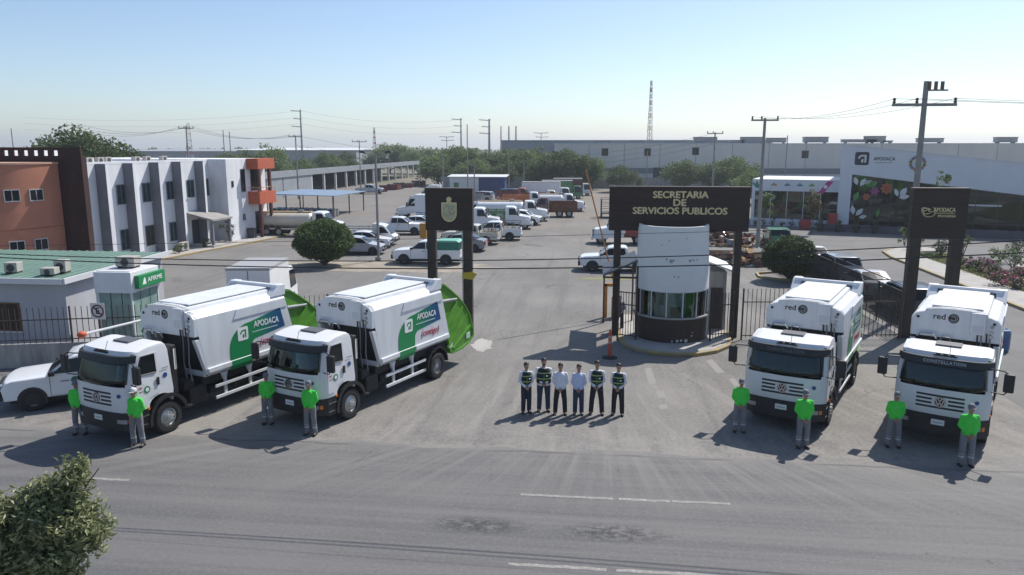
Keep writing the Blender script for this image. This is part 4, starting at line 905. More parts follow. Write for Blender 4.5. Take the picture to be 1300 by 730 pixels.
def lorry(name, label, loc, heading, kind, cabm, bodym, L=7.0, group=None, cat='truck'):
    T = thing(name, label, cat, (loc[0], loc[1], 0), heading, group); x0 = L / 2
    cabover = kind in ('box', 'stake_small', 'far_box')
    W = 2.1 if not kind == 'stake_small' else 1.75; W2 = W / 2; rw = .46 if not cabover else .40
    if kind == 'stake_small': rw = .32
    if cabover:
        rf = 2.2 if kind != 'stake_small' else 1.85; ln = 1.7
        p = [(x0, .45), (x0 + .03, 1.05), (x0 - .35, rf - .15), (x0 - .6, rf), (x0 - ln, rf), (x0 - ln, .5)]
        if kind == 'stake_small': p = [(x0 - .02, .4), (x0, .8), (x0 - .3, 1.0), (x0 - .95, rf - .1), (x0 - 1.25, rf), (x0 - ln, rf + .05), (x0 - ln, .45)]
        S = dict(W=W, zb=1.05, h=rf, k=.08)
        mb = MB(); n = len(p)
        ys = [-1, -.92, 0, .92, 1]
        for u in ys:
            for x, z in p: mb.v.append((x - (.10 * abs(u) ** 3 if x > x0 - .8 else 0), u * side_y(S, z), z - (.05 if abs(u) == 1 and z > 1.3 else 0)))
        for i in range(len(ys) - 1):
            for k in range(n): mb.f.append((i * n + k, i * n + (k + 1) % n, (i + 1) * n + (k + 1) % n, (i + 1) * n + k)); mb.mi.append(0)
        mb.f += [tuple(range(n))[::-1], tuple(range((len(ys) - 1) * n, len(ys) * n))]; mb.mi += [0, 0]
        cab = mb.build('cab', cabm, T, smooth=28, bevel=.03)
        i0 = 1 if kind != 'stake_small' else 2; a, b = p[i0], p[i0 + 1]
        k = MB(); k.add([(a[0] - .01, -W2 * .86, a[1] + .06), (a[0] - .01, W2 * .86, a[1] + .06), (b[0] + .03, W2 * .8, b[1] - .04), (b[0] + .03, -W2 * .8, b[1] - .04)], [(0, 1, 2, 3)])
        k.build('windscreen', glass_dark, cab)
        for s in (-1, 1):
            poly = [(a[0] - .28, 1.12), (b[0] - .12, rf - .2), (x0 - ln + .25, rf - .18), (x0 - ln + .25, 1.1)]
            k = MB(); vs = [(x, s * (side_y(S, z) + .008), z) for x, z in poly] + [(x, s * (side_y(S, z) - .02), z) for x, z in poly]
            k.add(vs, [(0, 1, 2, 3), (7, 6, 5, 4)] + [(i, (i + 1) % 4, (i + 1) % 4 + 4, i + 4) for i in range(4)]); k.build('window', glass_dark, cab)
            MB().box(x0 - .12, x0 + .04, s * W2 * .55, s * W2 * .85, .62, .8).build('headlight', lamp_glass, cab)
        MB().box(x0 - .1, x0 + .06, -W2 * .95, W2 * .95, .35, .56).build('bumper', black_plastic, cab, bevel=.03)
        xb = x0 - ln - .12; wx = [x0 - .85, -x0 + 1.2]
    else:
        W = 2.25; W2 = W / 2
        xb = bonnet_cab(T, cabm, x0, W, 2.4 if kind != 'semi' else 2.6, kind == 'semi') - .1; wx = [x0 - .75, -x0 + 1.0, -x0 + 2.2] if kind in ('semi', 'tanker', 'dump') else [x0 - .75, -x0 + 1.4]
    ch = MB()
    for s in (-1, 1): ch.box(-x0 + .2, xb + .6, s * .34, s * .44, rw + .12, rw + .34)
    for x in wx: ch.cyl((x, -W2 + .1, rw), (x, W2 - .1, rw), .08)
    ch.box(-x0 + 1.0, -x0 + 1.1, -.34, .34, rw + .1, rw + .3); ch.build('chassis', chassis_black, T)
    for x in wx:
        for s in (-1, 1): wheel(T, x, s * (W2 - .14), rw, .26, 'front' if x > 0 else 'rear')
    zf = rw + .36
    if kind in ('box', 'far_box'):
        h = 2.0 if kind == 'box' else 2.3
        bx = MB().box(-x0, xb, -W2 - .02, W2 + .02, zf, zf + h).build('cargo_box', bodym, T, bevel=.03)
        MB().box(-x0 - .01, xb + .01, -W2 - .03, W2 + .03, zf + h - .1, zf + h + .03).build('roof_trim', mat('trim_grey', (.35, .35, .35), .5), bx)
        MB().box(-x0 - .018, -x0 - .001, -.02, .02, zf + .1, zf + h - .12).build('door_seam', P_GREY, bx)
    elif kind in ('stake', 'stake_small', 'dump'):
        bx = MB().box(-x0, xb, -W2, W2, zf - .1, zf).build('flatbed', rust if kind != 'stake_small' else P_GREY, T)
        h = 1.25 if kind == 'stake' else (.95 if kind == 'stake_small' else 1.1); n = max(4, int((xb + x0) / .8))
        if kind == 'dump':
            for s in (-1, 1): MB().box(-x0, xb, s * (W2 - .05), s * W2, zf, zf + h).build('side_panel', bodym, bx)
            MB().box(xb - .06, xb, -W2 + .06, W2 - .06, zf, zf + h + .3).build('headboard', bodym, bx); MB().box(-x0, -x0 + .06, -W2 + .06, W2 - .06, zf, zf + h).build('tailboard', bodym, bx)
            for i in range(n + 1):
                x = -x0 + .05 + (xb + x0 - .1) * i / n
                for s in (-1, 1): MB().box(x - .05, x + .05, s * W2, s * (W2 + .06), zf - .1, zf + h).build('stiffener', bodym, bx)
        else:
            for s in (-1, 1):
                for i in range(n + 1):
                    x = -x0 + .05 + (xb + x0 - .1) * i / n; MB().box(x - .04, x + .04, s * (W2 - .06), s * W2, zf, zf + h).build('stake', bodym, bx)
                for j in range(4 if kind == 'stake_small' else 5):
                    z = zf + .12 + j * h / (4.2 if kind == 'stake_small' else 5.2); MB().box(-x0, xb, s * W2, s * (W2 + .03), z, z + .1).build('slat', bodym, bx)
            for j in range(4): z = zf + .12 + j * h / 4.2; MB().box(-x0 - .03, -x0, -W2, W2, z, z + .1).build('slat', bodym, bx)
    elif kind == 'tanker':
        k = MB(); pr = [(-x0 + .1, .75), (-x0 + .25, .98), (xb - .25, .98), (xb - .1, .75)]
        Mx = Matrix.Translation((0, 0, zf + .75)) @ Matrix.Rotation(math.pi / 2, 4, 'Y') @ Matrix.Diagonal((.8, 1.04, 1, 1))
        k.lathe([(.001, -x0 + .05), (.8, -x0 + .1), (.95, -x0 + .3), (.95, xb - .3), (.8, xb - .1), (.001, xb - .05)], 24, Mx, caps=False); tk = k.build('tank', bodym, T, smooth=30)
        MB().box(-x0 + .2, xb - .2, -.3, .3, zf + 1.5, zf + 1.58).build('walkway', mat('rust_stain', (.45, .3, .15), .8), tk)
        k = MB(); k.cyl((0, 0, zf + 1.5), (0, 0, zf + 1.72), .28, n=14); k.build('manhole', steel, tk)
        for s in (-1, 1): MB().box(-x0 + .2, xb - .2, s * .85, s * 1.1, zf - .12, zf + .02).build('side_tray', bodym, T)
    elif kind == 'semi':
        MB().box(-x0 + .9, -x0 + 2.3, -.45, .45, zf - .02, zf + .1).build('fifth_wheel', chassis_black, T)
        for s in (-1, 1):
            k = MB(); k.cyl((xb + .02, s * .95, .9), (xb + .02, s * .95, 3.4), .07, n=8); k.build('exhaust_stack', chrome, T)
            k = MB(); k.cyl((xb + 1.5, s * .95, .6), (xb + .4, s * .95, .6), .3, n=14); k.build('fuel_tank', chrome, T)
    return T
# ------------------------------------------------------------------ building materials
stucco_white = mat('white_stucco', (.70, .71, .73), .85, var=.13, scale=.9, bump=.1, stretch=(1, 1, .3))
stucco_salmon = mat('salmon_stucco', (.40, .165, .105), .9, var=.12, scale=.7, bump=.15)
stucco_maroon = mat('maroon_stucco', (.045, .019, .016), .9, var=.3, scale=.9, bump=.15, stretch=(1, 1, .35))
fin_grey = mat('fin_grey', (.175, .18, .205), .85, var=.12, scale=1)
orange_paint = mat('orange_stucco', (.44, .105, .05), .85, var=.12, scale=1.2)
maroon_paint = mat('maroon_paint', (.09, .028, .022), .6, var=.2, scale=2)
grey_wall = mat('grey_wall', (.42, .43, .46), .9, var=.1, scale=.6, stretch=(1, 1, .3))
roof_green = mat('green_metal_roof', (.15, .245, .20), .5, var=.2, scale=.6)
roof_white = mat('white_roof_sheet', (.6, .61, .62), .6, var=.12, scale=.5)
sign_green = mat('bank_green', (.015, .22, .07), .4); sign_brown = mat('brown_sign_board', (.034, .019, .016), .7, var=.35, scale=1.2, bump=.3, stretch=(.25, .25, 7)); gold = mat('gold_letters', (.66, .54, .30), .5, 0.0, var=.15, scale=6)
brown_post = mat('brown_post', (.040, .026, .021), .6, var=.3, scale=2)
fence_brown = mat('rusty_fence_paint', (.055, .038, .032), .7, var=.35, scale=6); fence_black = mat('black_fence_paint', (.012, .014, .015), .5)
frame_white = mat('white_frame', (.62, .63, .64), .5); frame_dark = mat('dark_frame', (.05, .05, .055), .5); frame_rust = mat('rust_frame', (.18, .08, .035), .8)
galv = mat('galvanised_sheet', (.34, .36, .38), .55, .35, var=.15, scale=.6); blue_sheet = mat('blue_grey_sheet', (.20, .27, .36), .5, .1, var=.12, scale=.7); blue_paint = mat('blue_shed_paint', (.03, .055, .16), .6, var=.15, scale=1)
ac_beige = mat('aircon_beige', (.40, .38, .34), .6, var=.12, scale=3); ac_dark = mat('aircon_grille', (.05, .05, .05), .6)
glass_clear = clear_glass('clear_glass', (.75, .85, .82), .02); glass_green = clear_glass('green_glass', (.32, .52, .46), .06); glass_shop = clear_glass('shop_glass', (.10, .22, .20), .03)
frost_green = mat('pale_green_glass', (.20, .30, .27), .12, var=.35, scale=1.2)
def window_part(parent, c, wdt, hgt, axis, outward, frame=frame_white, glass=glass_dark, mullions=1, depth=.10, sill=True):
    """window set in the wall: c = centre on wall plane (local), axis 'x' or 'y' = wall direction, outward = +-1 along the other axis"""
    cx, cy, cz = c; ft = .055
    def bx(mb, a0, a1, z0, z1, d0, d1):
        if axis == 'x': mb.box(cx + a0, cx + a1, cy + outward * d0, cy + outward * d1, cz + z0, cz + z1)
        else: mb.box(cx + outward * d0, cx + outward * d1, cy + a0, cy + a1, cz + z0, cz + z1)
    w2, h2 = wdt / 2, hgt / 2; k = MB()
    bx(k, -w2 - ft, -w2, -h2, h2, -.02, .05); bx(k, w2, w2 + ft, -h2, h2, -.02, .05); bx(k, -w2 - ft, w2 + ft, h2, h2 + ft, -.02, .05); bx(k, -w2 - ft, w2 + ft, -h2 - ft, -h2, -.02, .05)
    for i in range(mullions):
        a = -w2 + wdt * (i + 1) / (mullions + 1); bx(k, a - .02, a + .02, -h2, h2, 0.0, .03)
    wn = k.build('window', frame, parent)
    for i in range(mullions + 1):
        a0 = -w2 + wdt * i / (mullions + 1) + (.02 if i else 0); a1 = -w2 + wdt * (i + 1) / (mullions + 1) - (.02 if i < mullions else 0); k = MB(); bx(k, a0, a1, -h2, h2, .003, .012); k.build('pane', glass, wn)
    if sill: k = MB(); bx(k, -w2 - .12, w2 + .12, -h2 - ft - .06, -h2 - ft, -.02, .12); k.build('sill', frame_white, wn)
    return wn
def aircon(loc, rz, size=(.9, .45, .75), m=None, label='boxy air conditioning unit', group=None):
    T = thing('air_conditioner', label, 'air conditioner', loc, rz, group); a, b, h = size
    MB().box(-a / 2, a / 2, -b / 2, b / 2, .08, h).build('housing', m or ac_beige, T, bevel=.02)
    k = MB(); k.cyl((0, -b / 2 - .012, h * .54), (0, -b / 2 + .01, h * .54), min(a, h) * .34, n=18); k.build('fan_grille', ac_dark, T)
    for s in (-1, 1): MB().box(s * a * .35 - .04, s * a * .35 + .04, -b / 2, b / 2, 0, .08).build('foot', ac_dark, T)
    return T
# ------------------------------------------------------------------ white two-storey office block with grey fins
WB = thing('office_block', 'white two storey office block with grey vertical fins and orange balconies', 'building', (-33.05, 65.22, 0), R(-5.05))
MB().box(-15, -1.8, -18.5, 7.2, 0, 7.35).build('main_wall', stucco_white, WB)
MB().box(-13, -.0, .42, 7.2, 0, 7.55).build('end_block_wall', stucco_white, WB)
k = MB(); k.box(-15, -14.8, -18.5, 7.2, 7.35, 7.6); k.box(-2.0, -1.79, -18.5, .42, 7.35, 7.55); k.build('parapet', stucco_white, WB)
for u in (-16.2, -13.3, -10.4, -7.35, -4.5, -1.35):
    k = MB(); k.prism([(-1.8, 0), (-.95, 0), (-.95, 7.42), (-1.8, 7.42)], u - .28, u + .0); f = k.build('fin', fin_grey, WB)
    MB().box(-.95, -.93, u - .27, u - .01, 0, 7.40).build('fin_lit_edge', stucco_white, f)  # white strip paints the sunlit end of the grey fin
office_glass = mat('office_glass', (.035, .05, .055), .08, spec=.6, var=.5, scale=1.3)
for u in (-11.1, -8.2, -5.2, -2.4, -.2): window_part(WB, (-1.8, u, 5.06), .95, 1.42, 'y', 1, mat('office_frame', (.22, .23, .25), .5), office_glass)
for u in (-11.1, -8.2, -5.2): window_part(WB, (-1.8, u, 1.62), .95, 1.5, 'y', 1, MATS['office_frame'] if u != -8.2 else frame_rust, office_glass)
window_part(WB, (0, 3.1, 5.55), .62, 2.0, 'y', 1, frame_dark, glass_dark, 0); window_part(WB, (0, 1.3, 5.3), .2, .45, 'y', 1, frame_dark, glass_dark, 0, sill=False); window_part(WB, (0, 2.9, 2.15), .5, .6, 'y', 1, frame_white, glass_dark)
window_part(WB, (0, 5.3, 5.6), 1.6, 2.0, 'y', 1, frame_dark, glass_dark); window_part(WB, (0, 5.6, 1.4), 1.2, 2.1, 'y', 1, frame_dark, glass_dark, sill=False)
MB().box(.001, 1.2, 3.85, 7.0, 6.57, 7.56).build('balcony_canopy', orange_paint, WB, bevel=.02)
bal = MB().box(.001, 1.2, 3.85, 7.0, 3.28, 4.46).build('balcony', orange_paint, WB, bevel=.02)
k = MB(); k.tube([(1.15, 3.9, 4.85), (1.15, 6.95, 4.85)], .035, 6); k.tube([(.05, 3.9, 4.85), (1.15, 3.9, 4.85)], .035, 6)
for y in (3.9, 5.4, 6.95): k.tube([(1.15, y, 4.46), (1.15, y, 4.86)], .025, 6)
k.build('railing', mat('tan_rail', (.45, .3, .15), .6), bal)
for y in (4.15, 6.1):
    MB().box(.95, 1.19, y - .14, y + .14, .1, 3.28).build('column', maroon_paint, WB); MB().box(.95, 1.19, y - .14, y + .14, 4.46, 6.57).build('column', maroon_paint, WB)
k = MB(); k.prism([(-1.8, 2.95), (.9, 2.35), (.9, 2.5), (-1.8, 3.12)], -3.6, -.5, 'y'); k.build('porch_roof', concrete, WB)
for y in (-3.4, -.75): MB().box(.6, .8, y - .1, y + .1, .1, 2.42).build('porch_post', fin_grey, WB)
MB().box(-1.79, -1.75, -2.6, -1.5, .1, 2.3).build('door', frame_dark, WB)
MB().box(-1.7, 1.0, -3.8, -.2, .1, .28).build('porch_step', concrete_light, WB)
for i, (x, y) in enumerate(((-3.2, -11.8), (-3.0, -10.9), (-4, -8.8), (-3.4, -6.2), (-3.6, -4.6), (-4.2, -1.6))):
    p = WB.matrix_basis @ Vector((x - .6, y, 7.35)); aircon(tuple(p), R(80), (.6, .4, .5), label='small air conditioning unit on the flat roof of the white office block', group='air conditioners on the white office roof')
for i, (x, y) in enumerate(((-.2, -6.3),)):
    p = WB.matrix_basis @ Vector((x, y, .13)); aircon(tuple(p), R(85), (.95, .4, .75), label='pale air conditioning unit standing on the ground beside a grey fin')
p = WB.matrix_basis @ Vector((.45, 3.4, .13)); T = thing('litter_bin', 'dark square litter bin beside the maroon balcony column', 'bin', tuple(p)); MB().prism([(-.3, 0), (.3, 0), (.36, .85), (-.36, .85)], -.3, .3).build('bin_body', frame_dark, T, bevel=.03); MB().box(-.38, .38, -.34, .34, .85, .93).build('lid', black_plastic, T, bevel=.02)
# ------------------------------------------------------------------ maroon wall with a row of slots
MW = thing('slotted_wall', 'tall maroon wall with a row of small square slots along its top', 'wall', (-33.2, 46.5, 0))
MB().box(-26, 0, 0, .5, 0, 8.05).build('wall_face', stucco_maroon, MW); MB().box(-26, 0, 0, .12, 8.40, 8.6).build('coping', stucco_maroon, MW)
x = -1.6; MB().box(x, 0, 0, .12, 8.05, 8.40).build('wall_end', stucco_maroon, MW)
for i in range(30): MB().box(x - .70, x - .32, .0, .12, 8.05, 8.40).build('slot_pier', stucco_maroon, MW); x -= .70
k = MB(); k.prism([(1.2, 7.5), (11.5, 8.42), (11.5, 7.4), (1.2, 7.4)], -26, -8.7, 'x'); k.build('added_slot_brightener', roof_white, MW)  # added white slope that catches the sun so the slots read bright
MB().box(-26, -22.8, 0.001, .119, 8.05, 8.40).build('wall_end', stucco_maroon, MW)
# ------------------------------------------------------------------ salmon drum
SC, SR = Vector((-40.9, 46.4)), 6.1
SD = thing('salmon_building', 'salmon pink round fronted building with small windows before the maroon wall', 'building', (SC.x, SC.y, 0))
def arc(r, a0, a1, n): return [(r * math.cos(R(a0 + (a1 - a0) * i / n)), r * math.sin(R(a0 + (a1 - a0) * i / n))) for i in range(n + 1)]
k = MB(); k.prism(arc(SR, 180, 360, 40), 0, 7.55, 'z'); k.build('drum_wall', stucco_salmon, SD, smooth=30)
k = MB(); k.prism(arc(SR + .06, 180, 360, 40), 7.55, 7.66, 'z'); k.build('coping', mat('pale_coping', (.5, .3, .22), .9), SD, smooth=30)
k = MB()
for z in (3.55,):
    pts = arc(SR + .012, 181, 359, 40); k.tube([(x, y, z) for x, y in pts], .02, 4)
k.build('joint_line', mat('joint_brown', (.2, .08, .05), .9), SD)
def cyl_hit(px, py, C, r):
    d = ray(px, py); o = Vector((-C.x, -C.y)); dd = Vector((d.x, d.y)); a = dd.dot(dd); b = 2 * o.dot(dd); c = o.dot(o) - r * r; disc_ = b * b - 4 * a * c
    if disc_ < 0: return None
    t = (-b - math.sqrt(disc_)) / (2 * a); return math.atan2(d.y * t - C.y, d.x * t - C.x), CH + d.z * t
for (x0, y0, x1, y1) in ((8, 243, 22, 254), (41, 242, 51, 253), (16, 308, 28, 319), (48, 305, 57, 315), (-25, 243, -12, 254)):
    h = cyl_hit((x0 + x1) / 2, (y0 + y1) / 2, SC, SR)
    if h:
        a, z = h; wn = thing('window', None, None); wn.parent = SD; wn.location = (SR * math.cos(a), SR * math.sin(a), z); wn.rotation_euler = (0, 0, a)
        k = MB(); ww, hh = .40, .32
        k.box(-.03, .05, -ww, ww, hh, hh + .06); k.box(-.03, .05, -ww, ww, -hh - .06, -hh); k.box(-.03, .05, -ww - .05, -ww, -hh - .06, hh + .06); k.box(-.03, .05, ww, ww + .05, -hh - .06, hh + .06); k.box(-.02, .035, -.02, .02, -hh, hh); k.build('frame', mat('weathered_frame', (.42, .42, .42), .6), wn)
        MB().box(-.03, .03, -ww, -.02, -hh, hh).build('pane', glass_mid, wn); MB().box(-.03, .03, .02, ww, -hh, hh).build('pane', glass_mid, wn)
# ------------------------------------------------------------------ low building with green roof
GB = thing('green_roofed_building', 'low pale grey building with a green ribbed metal roof behind the fence', 'building', (-22.5, 29.6, 0))
k = MB(); k.prism([(0, 0), (0, 3.0), (7.4, 3.1), (7.4, 0)], -14, 0, 'x'); k.build('wall', grey_wall, GB)
k = MB(); k.prism([(-.3, 3.0), (7.6, 3.11), (7.6, 3.18), (-.3, 3.07)], -14.2, .22, 'x'); rf = k.build('roof', roof_green, GB)
rib = MB().prism([(-.29, 3.071), (7.59, 3.181), (7.59, 3.215), (-.29, 3.105)], -.03, .03, 'x').mesh('rib', [roof_green])
for i in range(32): put('rib', rib, rf, loc=(-.15 - i * .45, 0, 0))
k = MB(); k.box(-14.22, .24, -.38, -.30, 2.88, 3.12); k.prism([(-.38, 2.9), (7.6, 3.0), (7.6, 3.25), (-.38, 3.14)], .22, .32, 'x'); k.build('roof_trim', frame_white, GB)
q = at_t(9, 402, 29.6); window_part(GB, (q.x + 22.5, 0, q.z), 1.2, 1.15, 'x', -1, frame_rust, glass_dark)
window_part(GB, (-8.6, 0, 1.75), 1.2, 1.15, 'x', -1, frame_rust, glass_dark)
for (px, py, sz) in ((18, 346, (.55, .5, .5)), (64, 349, (.6, .5, .36)), (80, 346, (.5, .5, .6))):
    q = at(px, py, 3.12); aircon((q.x, q.y, 3.08 + (q.y - 29.6) * .0139), R(10), sz, label='small air conditioning unit sitting on the green roof', group='air conditioners on the green roof')
# cash machine kiosk
KB = thing('bank_kiosk', 'white bank cash machine kiosk with green sign and glass walls', 'kiosk', (-21.1, 29.55, 0))
kw, kd = 1.68, 2.1
MB().box(0, kw, 0, kd, 2.5, 3.4).build('fascia', stucco_white, KB, bevel=.02)
MB().box(.1, kw - .1, .1, kd - .1, 3.4, 3.43).build('roof', roof_white, KB)
for x, y in ((.06, .06), (kw - .12, .06), (kw - .12, kd - .12), (.06, kd - .12)): MB().box(x, x + .07, y, y + .07, 0, 2.5).build('post', frame_white, KB)
for a, b in ((.13, .62), (.66, 1.13), (1.17, kw - .12)): MB().box(a, b, .09, .105, .1, 2.49).build('pane', frost_green, KB)
for a, b in ((.13, .7), (.74, 1.4), (1.44, kd - .12)): MB().box(kw - .095, kw - .08, a, b, .1, 2.49).build('pane', frost_green, KB)
MB().box(.0, .05, .05, kd - .05, 0, 2.5).build('side_wall', stucco_white, KB); MB().box(.05, kw - .05, kd - .05, kd, 0, 2.5).build('back_wall', grey_wall, KB); MB().box(.0, kw, .0, kd, 0, .1).build('floor', concrete, KB)
MB().box(.3, .9, .9, 1.6, .1, 1.7).build('cash_machine', sign_green, KB, bevel=.04)
sg = MB().box(kw + .002, kw + .2, .25, kd + .15, 2.66, 3.22).build('sign_box', sign_green, KB, bevel=.02)
put('lettering', text_mesh('AFIRME', .27, .015, .004, decal_white, width=1.1), sg, loc=(kw + .205, 1.45, 2.94), rot=FSIDE)
k = MB(); k.prism([(.50, 2.80), (.78, 2.80), (.72, 3.08), (.64, 3.08)], kw + .2, kw + .207, 'x'); k.build('sign_mark', decal_white, sg)
aircon((-20.2, 30.7, 3.43), R(2), (.85, .6, .5), label='beige air conditioning unit on top of the bank kiosk')
# ------------------------------------------------------------------ street fence with plinth (left)
def bar_fence(name, label, p0, p1, z0, z1, rails, step, m, posts=3.0, plinth=None, bar_r=.011, group=None, skip_bars=False):
    p0, p1 = Vector(p0), Vector(p1); d = p1 - p0; Ln = d.length; T = thing(name, label, 'fence' if 'gate' not in name else 'gate', (p0.x, p0.y, 0), math.atan2(d.y, d.x), group)
    if plinth: MB().box(0, Ln, -.09, .09, 0, plinth).build('plinth', stained_concrete, T, bevel=.01)
    for z in rails: MB().box(0, Ln, -.018, .018, z - .02, z + .02).build('rail', m, T)
    n = max(1, round(Ln / posts)); pm = MB().box(-.03, .03, -.03, .03, plinth or 0, z1 + .02).mesh('post', [m])
    for i in range(n + 1): put('post', pm, T, loc=(Ln * i / n, 0, 0))
    bm_ = MB().box(-bar_r, bar_r, -bar_r, bar_r, z0, z1).mesh('bar', [m]); nb = int(Ln / step)
    for i in range(1, nb): put('bar', bm_, T, loc=(Ln * i / nb, 0, 0))
    return T
bar_fence('bar_fence', 'brown bar fence on a stained concrete plinth beside the white pickup', (-30.2, 24.6), (-17.4, 28.1), .95, 2.4, (1.1, 1.9), .22, fence_brown, 3.2, .95)
bar_fence('bar_fence', 'brown bar fence running behind the two left refuse trucks', (-17.35, 28.12), (-8.3, 32.1), .2, 2.4, (.35, 1.9), .2, fence_brown, 3.2, .2)
# no-parking sign
q = at_t(124, 395, 27.2)
NP = thing('no_parking_sign', 'square no parking sign on a brown post in front of the kiosk', 'sign', (q.x, q.y, 0))
MB().box(-.035, .035, .012, .07, 0, q.z + .2).build('pole', fence_brown, NP)
MB().box(-.30, .30, -.008, .008, q.z - .33, q.z + .33).build('plate', mat('sign_plate', (.62, .60, .60), .6), NP, bevel=.003)
k = MB(); nn = 28
for i in range(nn):
    a0, a1 = 2 * math.pi * i / nn, 2 * math.pi * (i + 1) / nn; k.add([(math.cos(a) * r, -.012, q.z + math.sin(a) * r) for a, r in ((a0, .2), (a0, .265), (a1, .265), (a1, .2))], [(0, 1, 2, 3)])
k.slab([(-.17, -.0125, q.z + .13), (-.13, -.0125, q.z + .17), (.17, -.0125, q.z - .13), (.13, -.0125, q.z - .17)], .002); k.build('red_ring', mat('sign_ring', (.12, .02, .03), .5), NP)
put('lettering', text_mesh('E', .36, .03, .002, decal_black), NP, loc=(0, -.010, q.z), rot=FRONT)
# boom barrier behind the first truck
a, b = at(110, 425, 2.35), at(205, 402, 2.35)
BB = thing('boom_barrier', 'white boom barrier arm with an orange end behind the first truck cab', 'barrier', (b.x, b.y, 0), math.atan2(a.y - b.y, a.x - b.x)); Lb = (a - b).length
MB().box(-.25, .1, -.15, .15, 0, 2.2).build('machine', mat('barrier_red', (.4, .06, .03), .5), BB, bevel=.03); k = MB(); k.tube([(-.1, -.17, 2.0), (-.1, -.17, 2.35)], .05, 8); k.build('pivot', steel, BB)
k = MB(); k.tube([(-.3, -.17, 2.35), (Lb, -.17, 2.35)], .045, 8); k.build('arm', frame_white, BB); k = MB(); k.ell((Lb + .05, -.17, 2.35), (.17, .13, .12)); k.build('arm_end', mat('orange_ball', (.5, .09, .03), .6), BB, smooth=True)
# ------------------------------------------------------------------ gate signs
def sign_letters(parent, rows, m, y):
    for s, size, wdt, x, z in rows: put('lettering', text_mesh(s, size, .042, .012, m, width=wdt), parent, loc=(x, y, z), rot=FRONT)
ES = thing('entrance_sign', 'wide dark brown entrance sign with gold lettering above the guardhouse', 'sign', (.67, 34.6, 0))
bd = MB().box(0, 6.2, 0, .35, 4.88, 6.84).build('sign_board', sign_brown, ES, bevel=.015)
MB().box(-.02, 6.22, -.02, .37, 6.84, 6.88).build('cap_strip', mat('cap_brown', (.10, .075, .065), .6), bd)
for x in (.25, 5.62): MB().box(x, x + .32, .02, .33, 0, 4.88).build('post', brown_post, ES, bevel=.01)
sign_letters(bd, (('SECRETARIA', .42, 2.42, 3.15, 6.50), ('DE', .42, .55, 3.12, 6.15), ('SERVICIOS PUBLICOS', .42, 4.15, 3.14, 5.78)), gold, -.012)
TL = thing('shield_totem', 'tall dark brown totem with a gold shield standing on two legs', 'sign', (-7.8, 34.5, 0))
bd = MB().box(0, 2.22, 0, .4, 4.80, 6.72).build('sign_board', sign_brown, TL, bevel=.015); MB().box(-.02, 2.24, -.02, .42, 6.72, 6.76).build('cap_strip', MATS['cap_brown'], bd)
for x in (.05, 1.76): MB().box(x, x + .41, .02, .38, 0, 4.80).build('leg', brown_post, TL, bevel=.01)
sh = [(-.36, .38), (.36, .38), (.36, -.12)] + [(.36 * math.cos(R(a)), -.12 + .40 * math.sin(R(a))) for a in range(-15, -166, -15)] + [(-.36, -.12)]
k = MB(); k.prism([(1.13 + x, 5.72 + z) for x, z in sh], -.04, -.001); s_ = k.build('shield', gold, bd, bevel=.01)
k = MB(); k.prism([(1.13 + x * .8, 5.70 + z * .82) for x, z in sh], -.055, -.041); k.build('shield_field', mat('pale_gold', (.42, .38, .27), .5, var=.4, scale=9), s_)
k = MB(); k.cyl((1.13, -.05, 6.24), (1.13, -.002, 6.24), .12, n=18); k.box(1.02, 1.24, -.045, -.003, 6.09, 6.14); k.build('crest_orb', gold, s_)
q = MB(); q.prism([(1.7, 2.55), (2.2, 2.5), (2.42, 2.78), (2.2, 2.88), (1.72, 2.82)], -.02, .018); q.build('yellow_band', mat('yellow_tape', (.5, .36, .04), .6), TL)
MB().box(1.69, 1.757, .1, .16, 0, 4.8).build('conduit', mat('grey_conduit', (.5, .5, .5), .5), TL)
TR = thing('right_totem', 'tall dark brown totem with gold city lettering beside the black railing', 'sign', (14.05, 35.4, 0))
bd = MB().box(0, 2.35, 0, .4, 4.60, 6.80).build('sign_board', sign_brown, TR, bevel=.015); MB().box(-.02, 2.37, -.02, .42, 6.8, 6.84).build('cap_strip', MATS['cap_brown'], bd)
for x in (.05, 1.83): MB().box(x, x + .48, .02, .38, 0, 4.60).build('leg', brown_post, TR, bevel=.01)
put('lettering', text_mesh('APODACA', .26, .02, .008, gold, width=.92), bd, loc=(1.36, -.006, 5.87), rot=FRONT); put('lettering', text_mesh('PROGRESA', .15, .02, .008, gold, width=.75), bd, loc=(1.48, -.006, 5.60), rot=FRONT)
MB().box(.98, 1.80, -.008, -.001, 5.72, 5.745).build('small_print', gold, bd)
k = MB()
for (cx, cz, r, a0, a1) in ((.60, 5.82, .16, 20, 320), (.72, 5.72, .20, 90, 400), (.82, 5.88, .12, 150, 430), (.5, 5.9, .09, 0, 300)):
    k.tube([(cx + r * 1.25 * math.cos(R(a0 + (a1 - a0) * i / 14)), -.012, cz + r * .8 * math.sin(R(a0 + (a1 - a0) * i / 14))) for i in range(15)], .018, 5)
k.build('scroll_emblem', gold, bd)
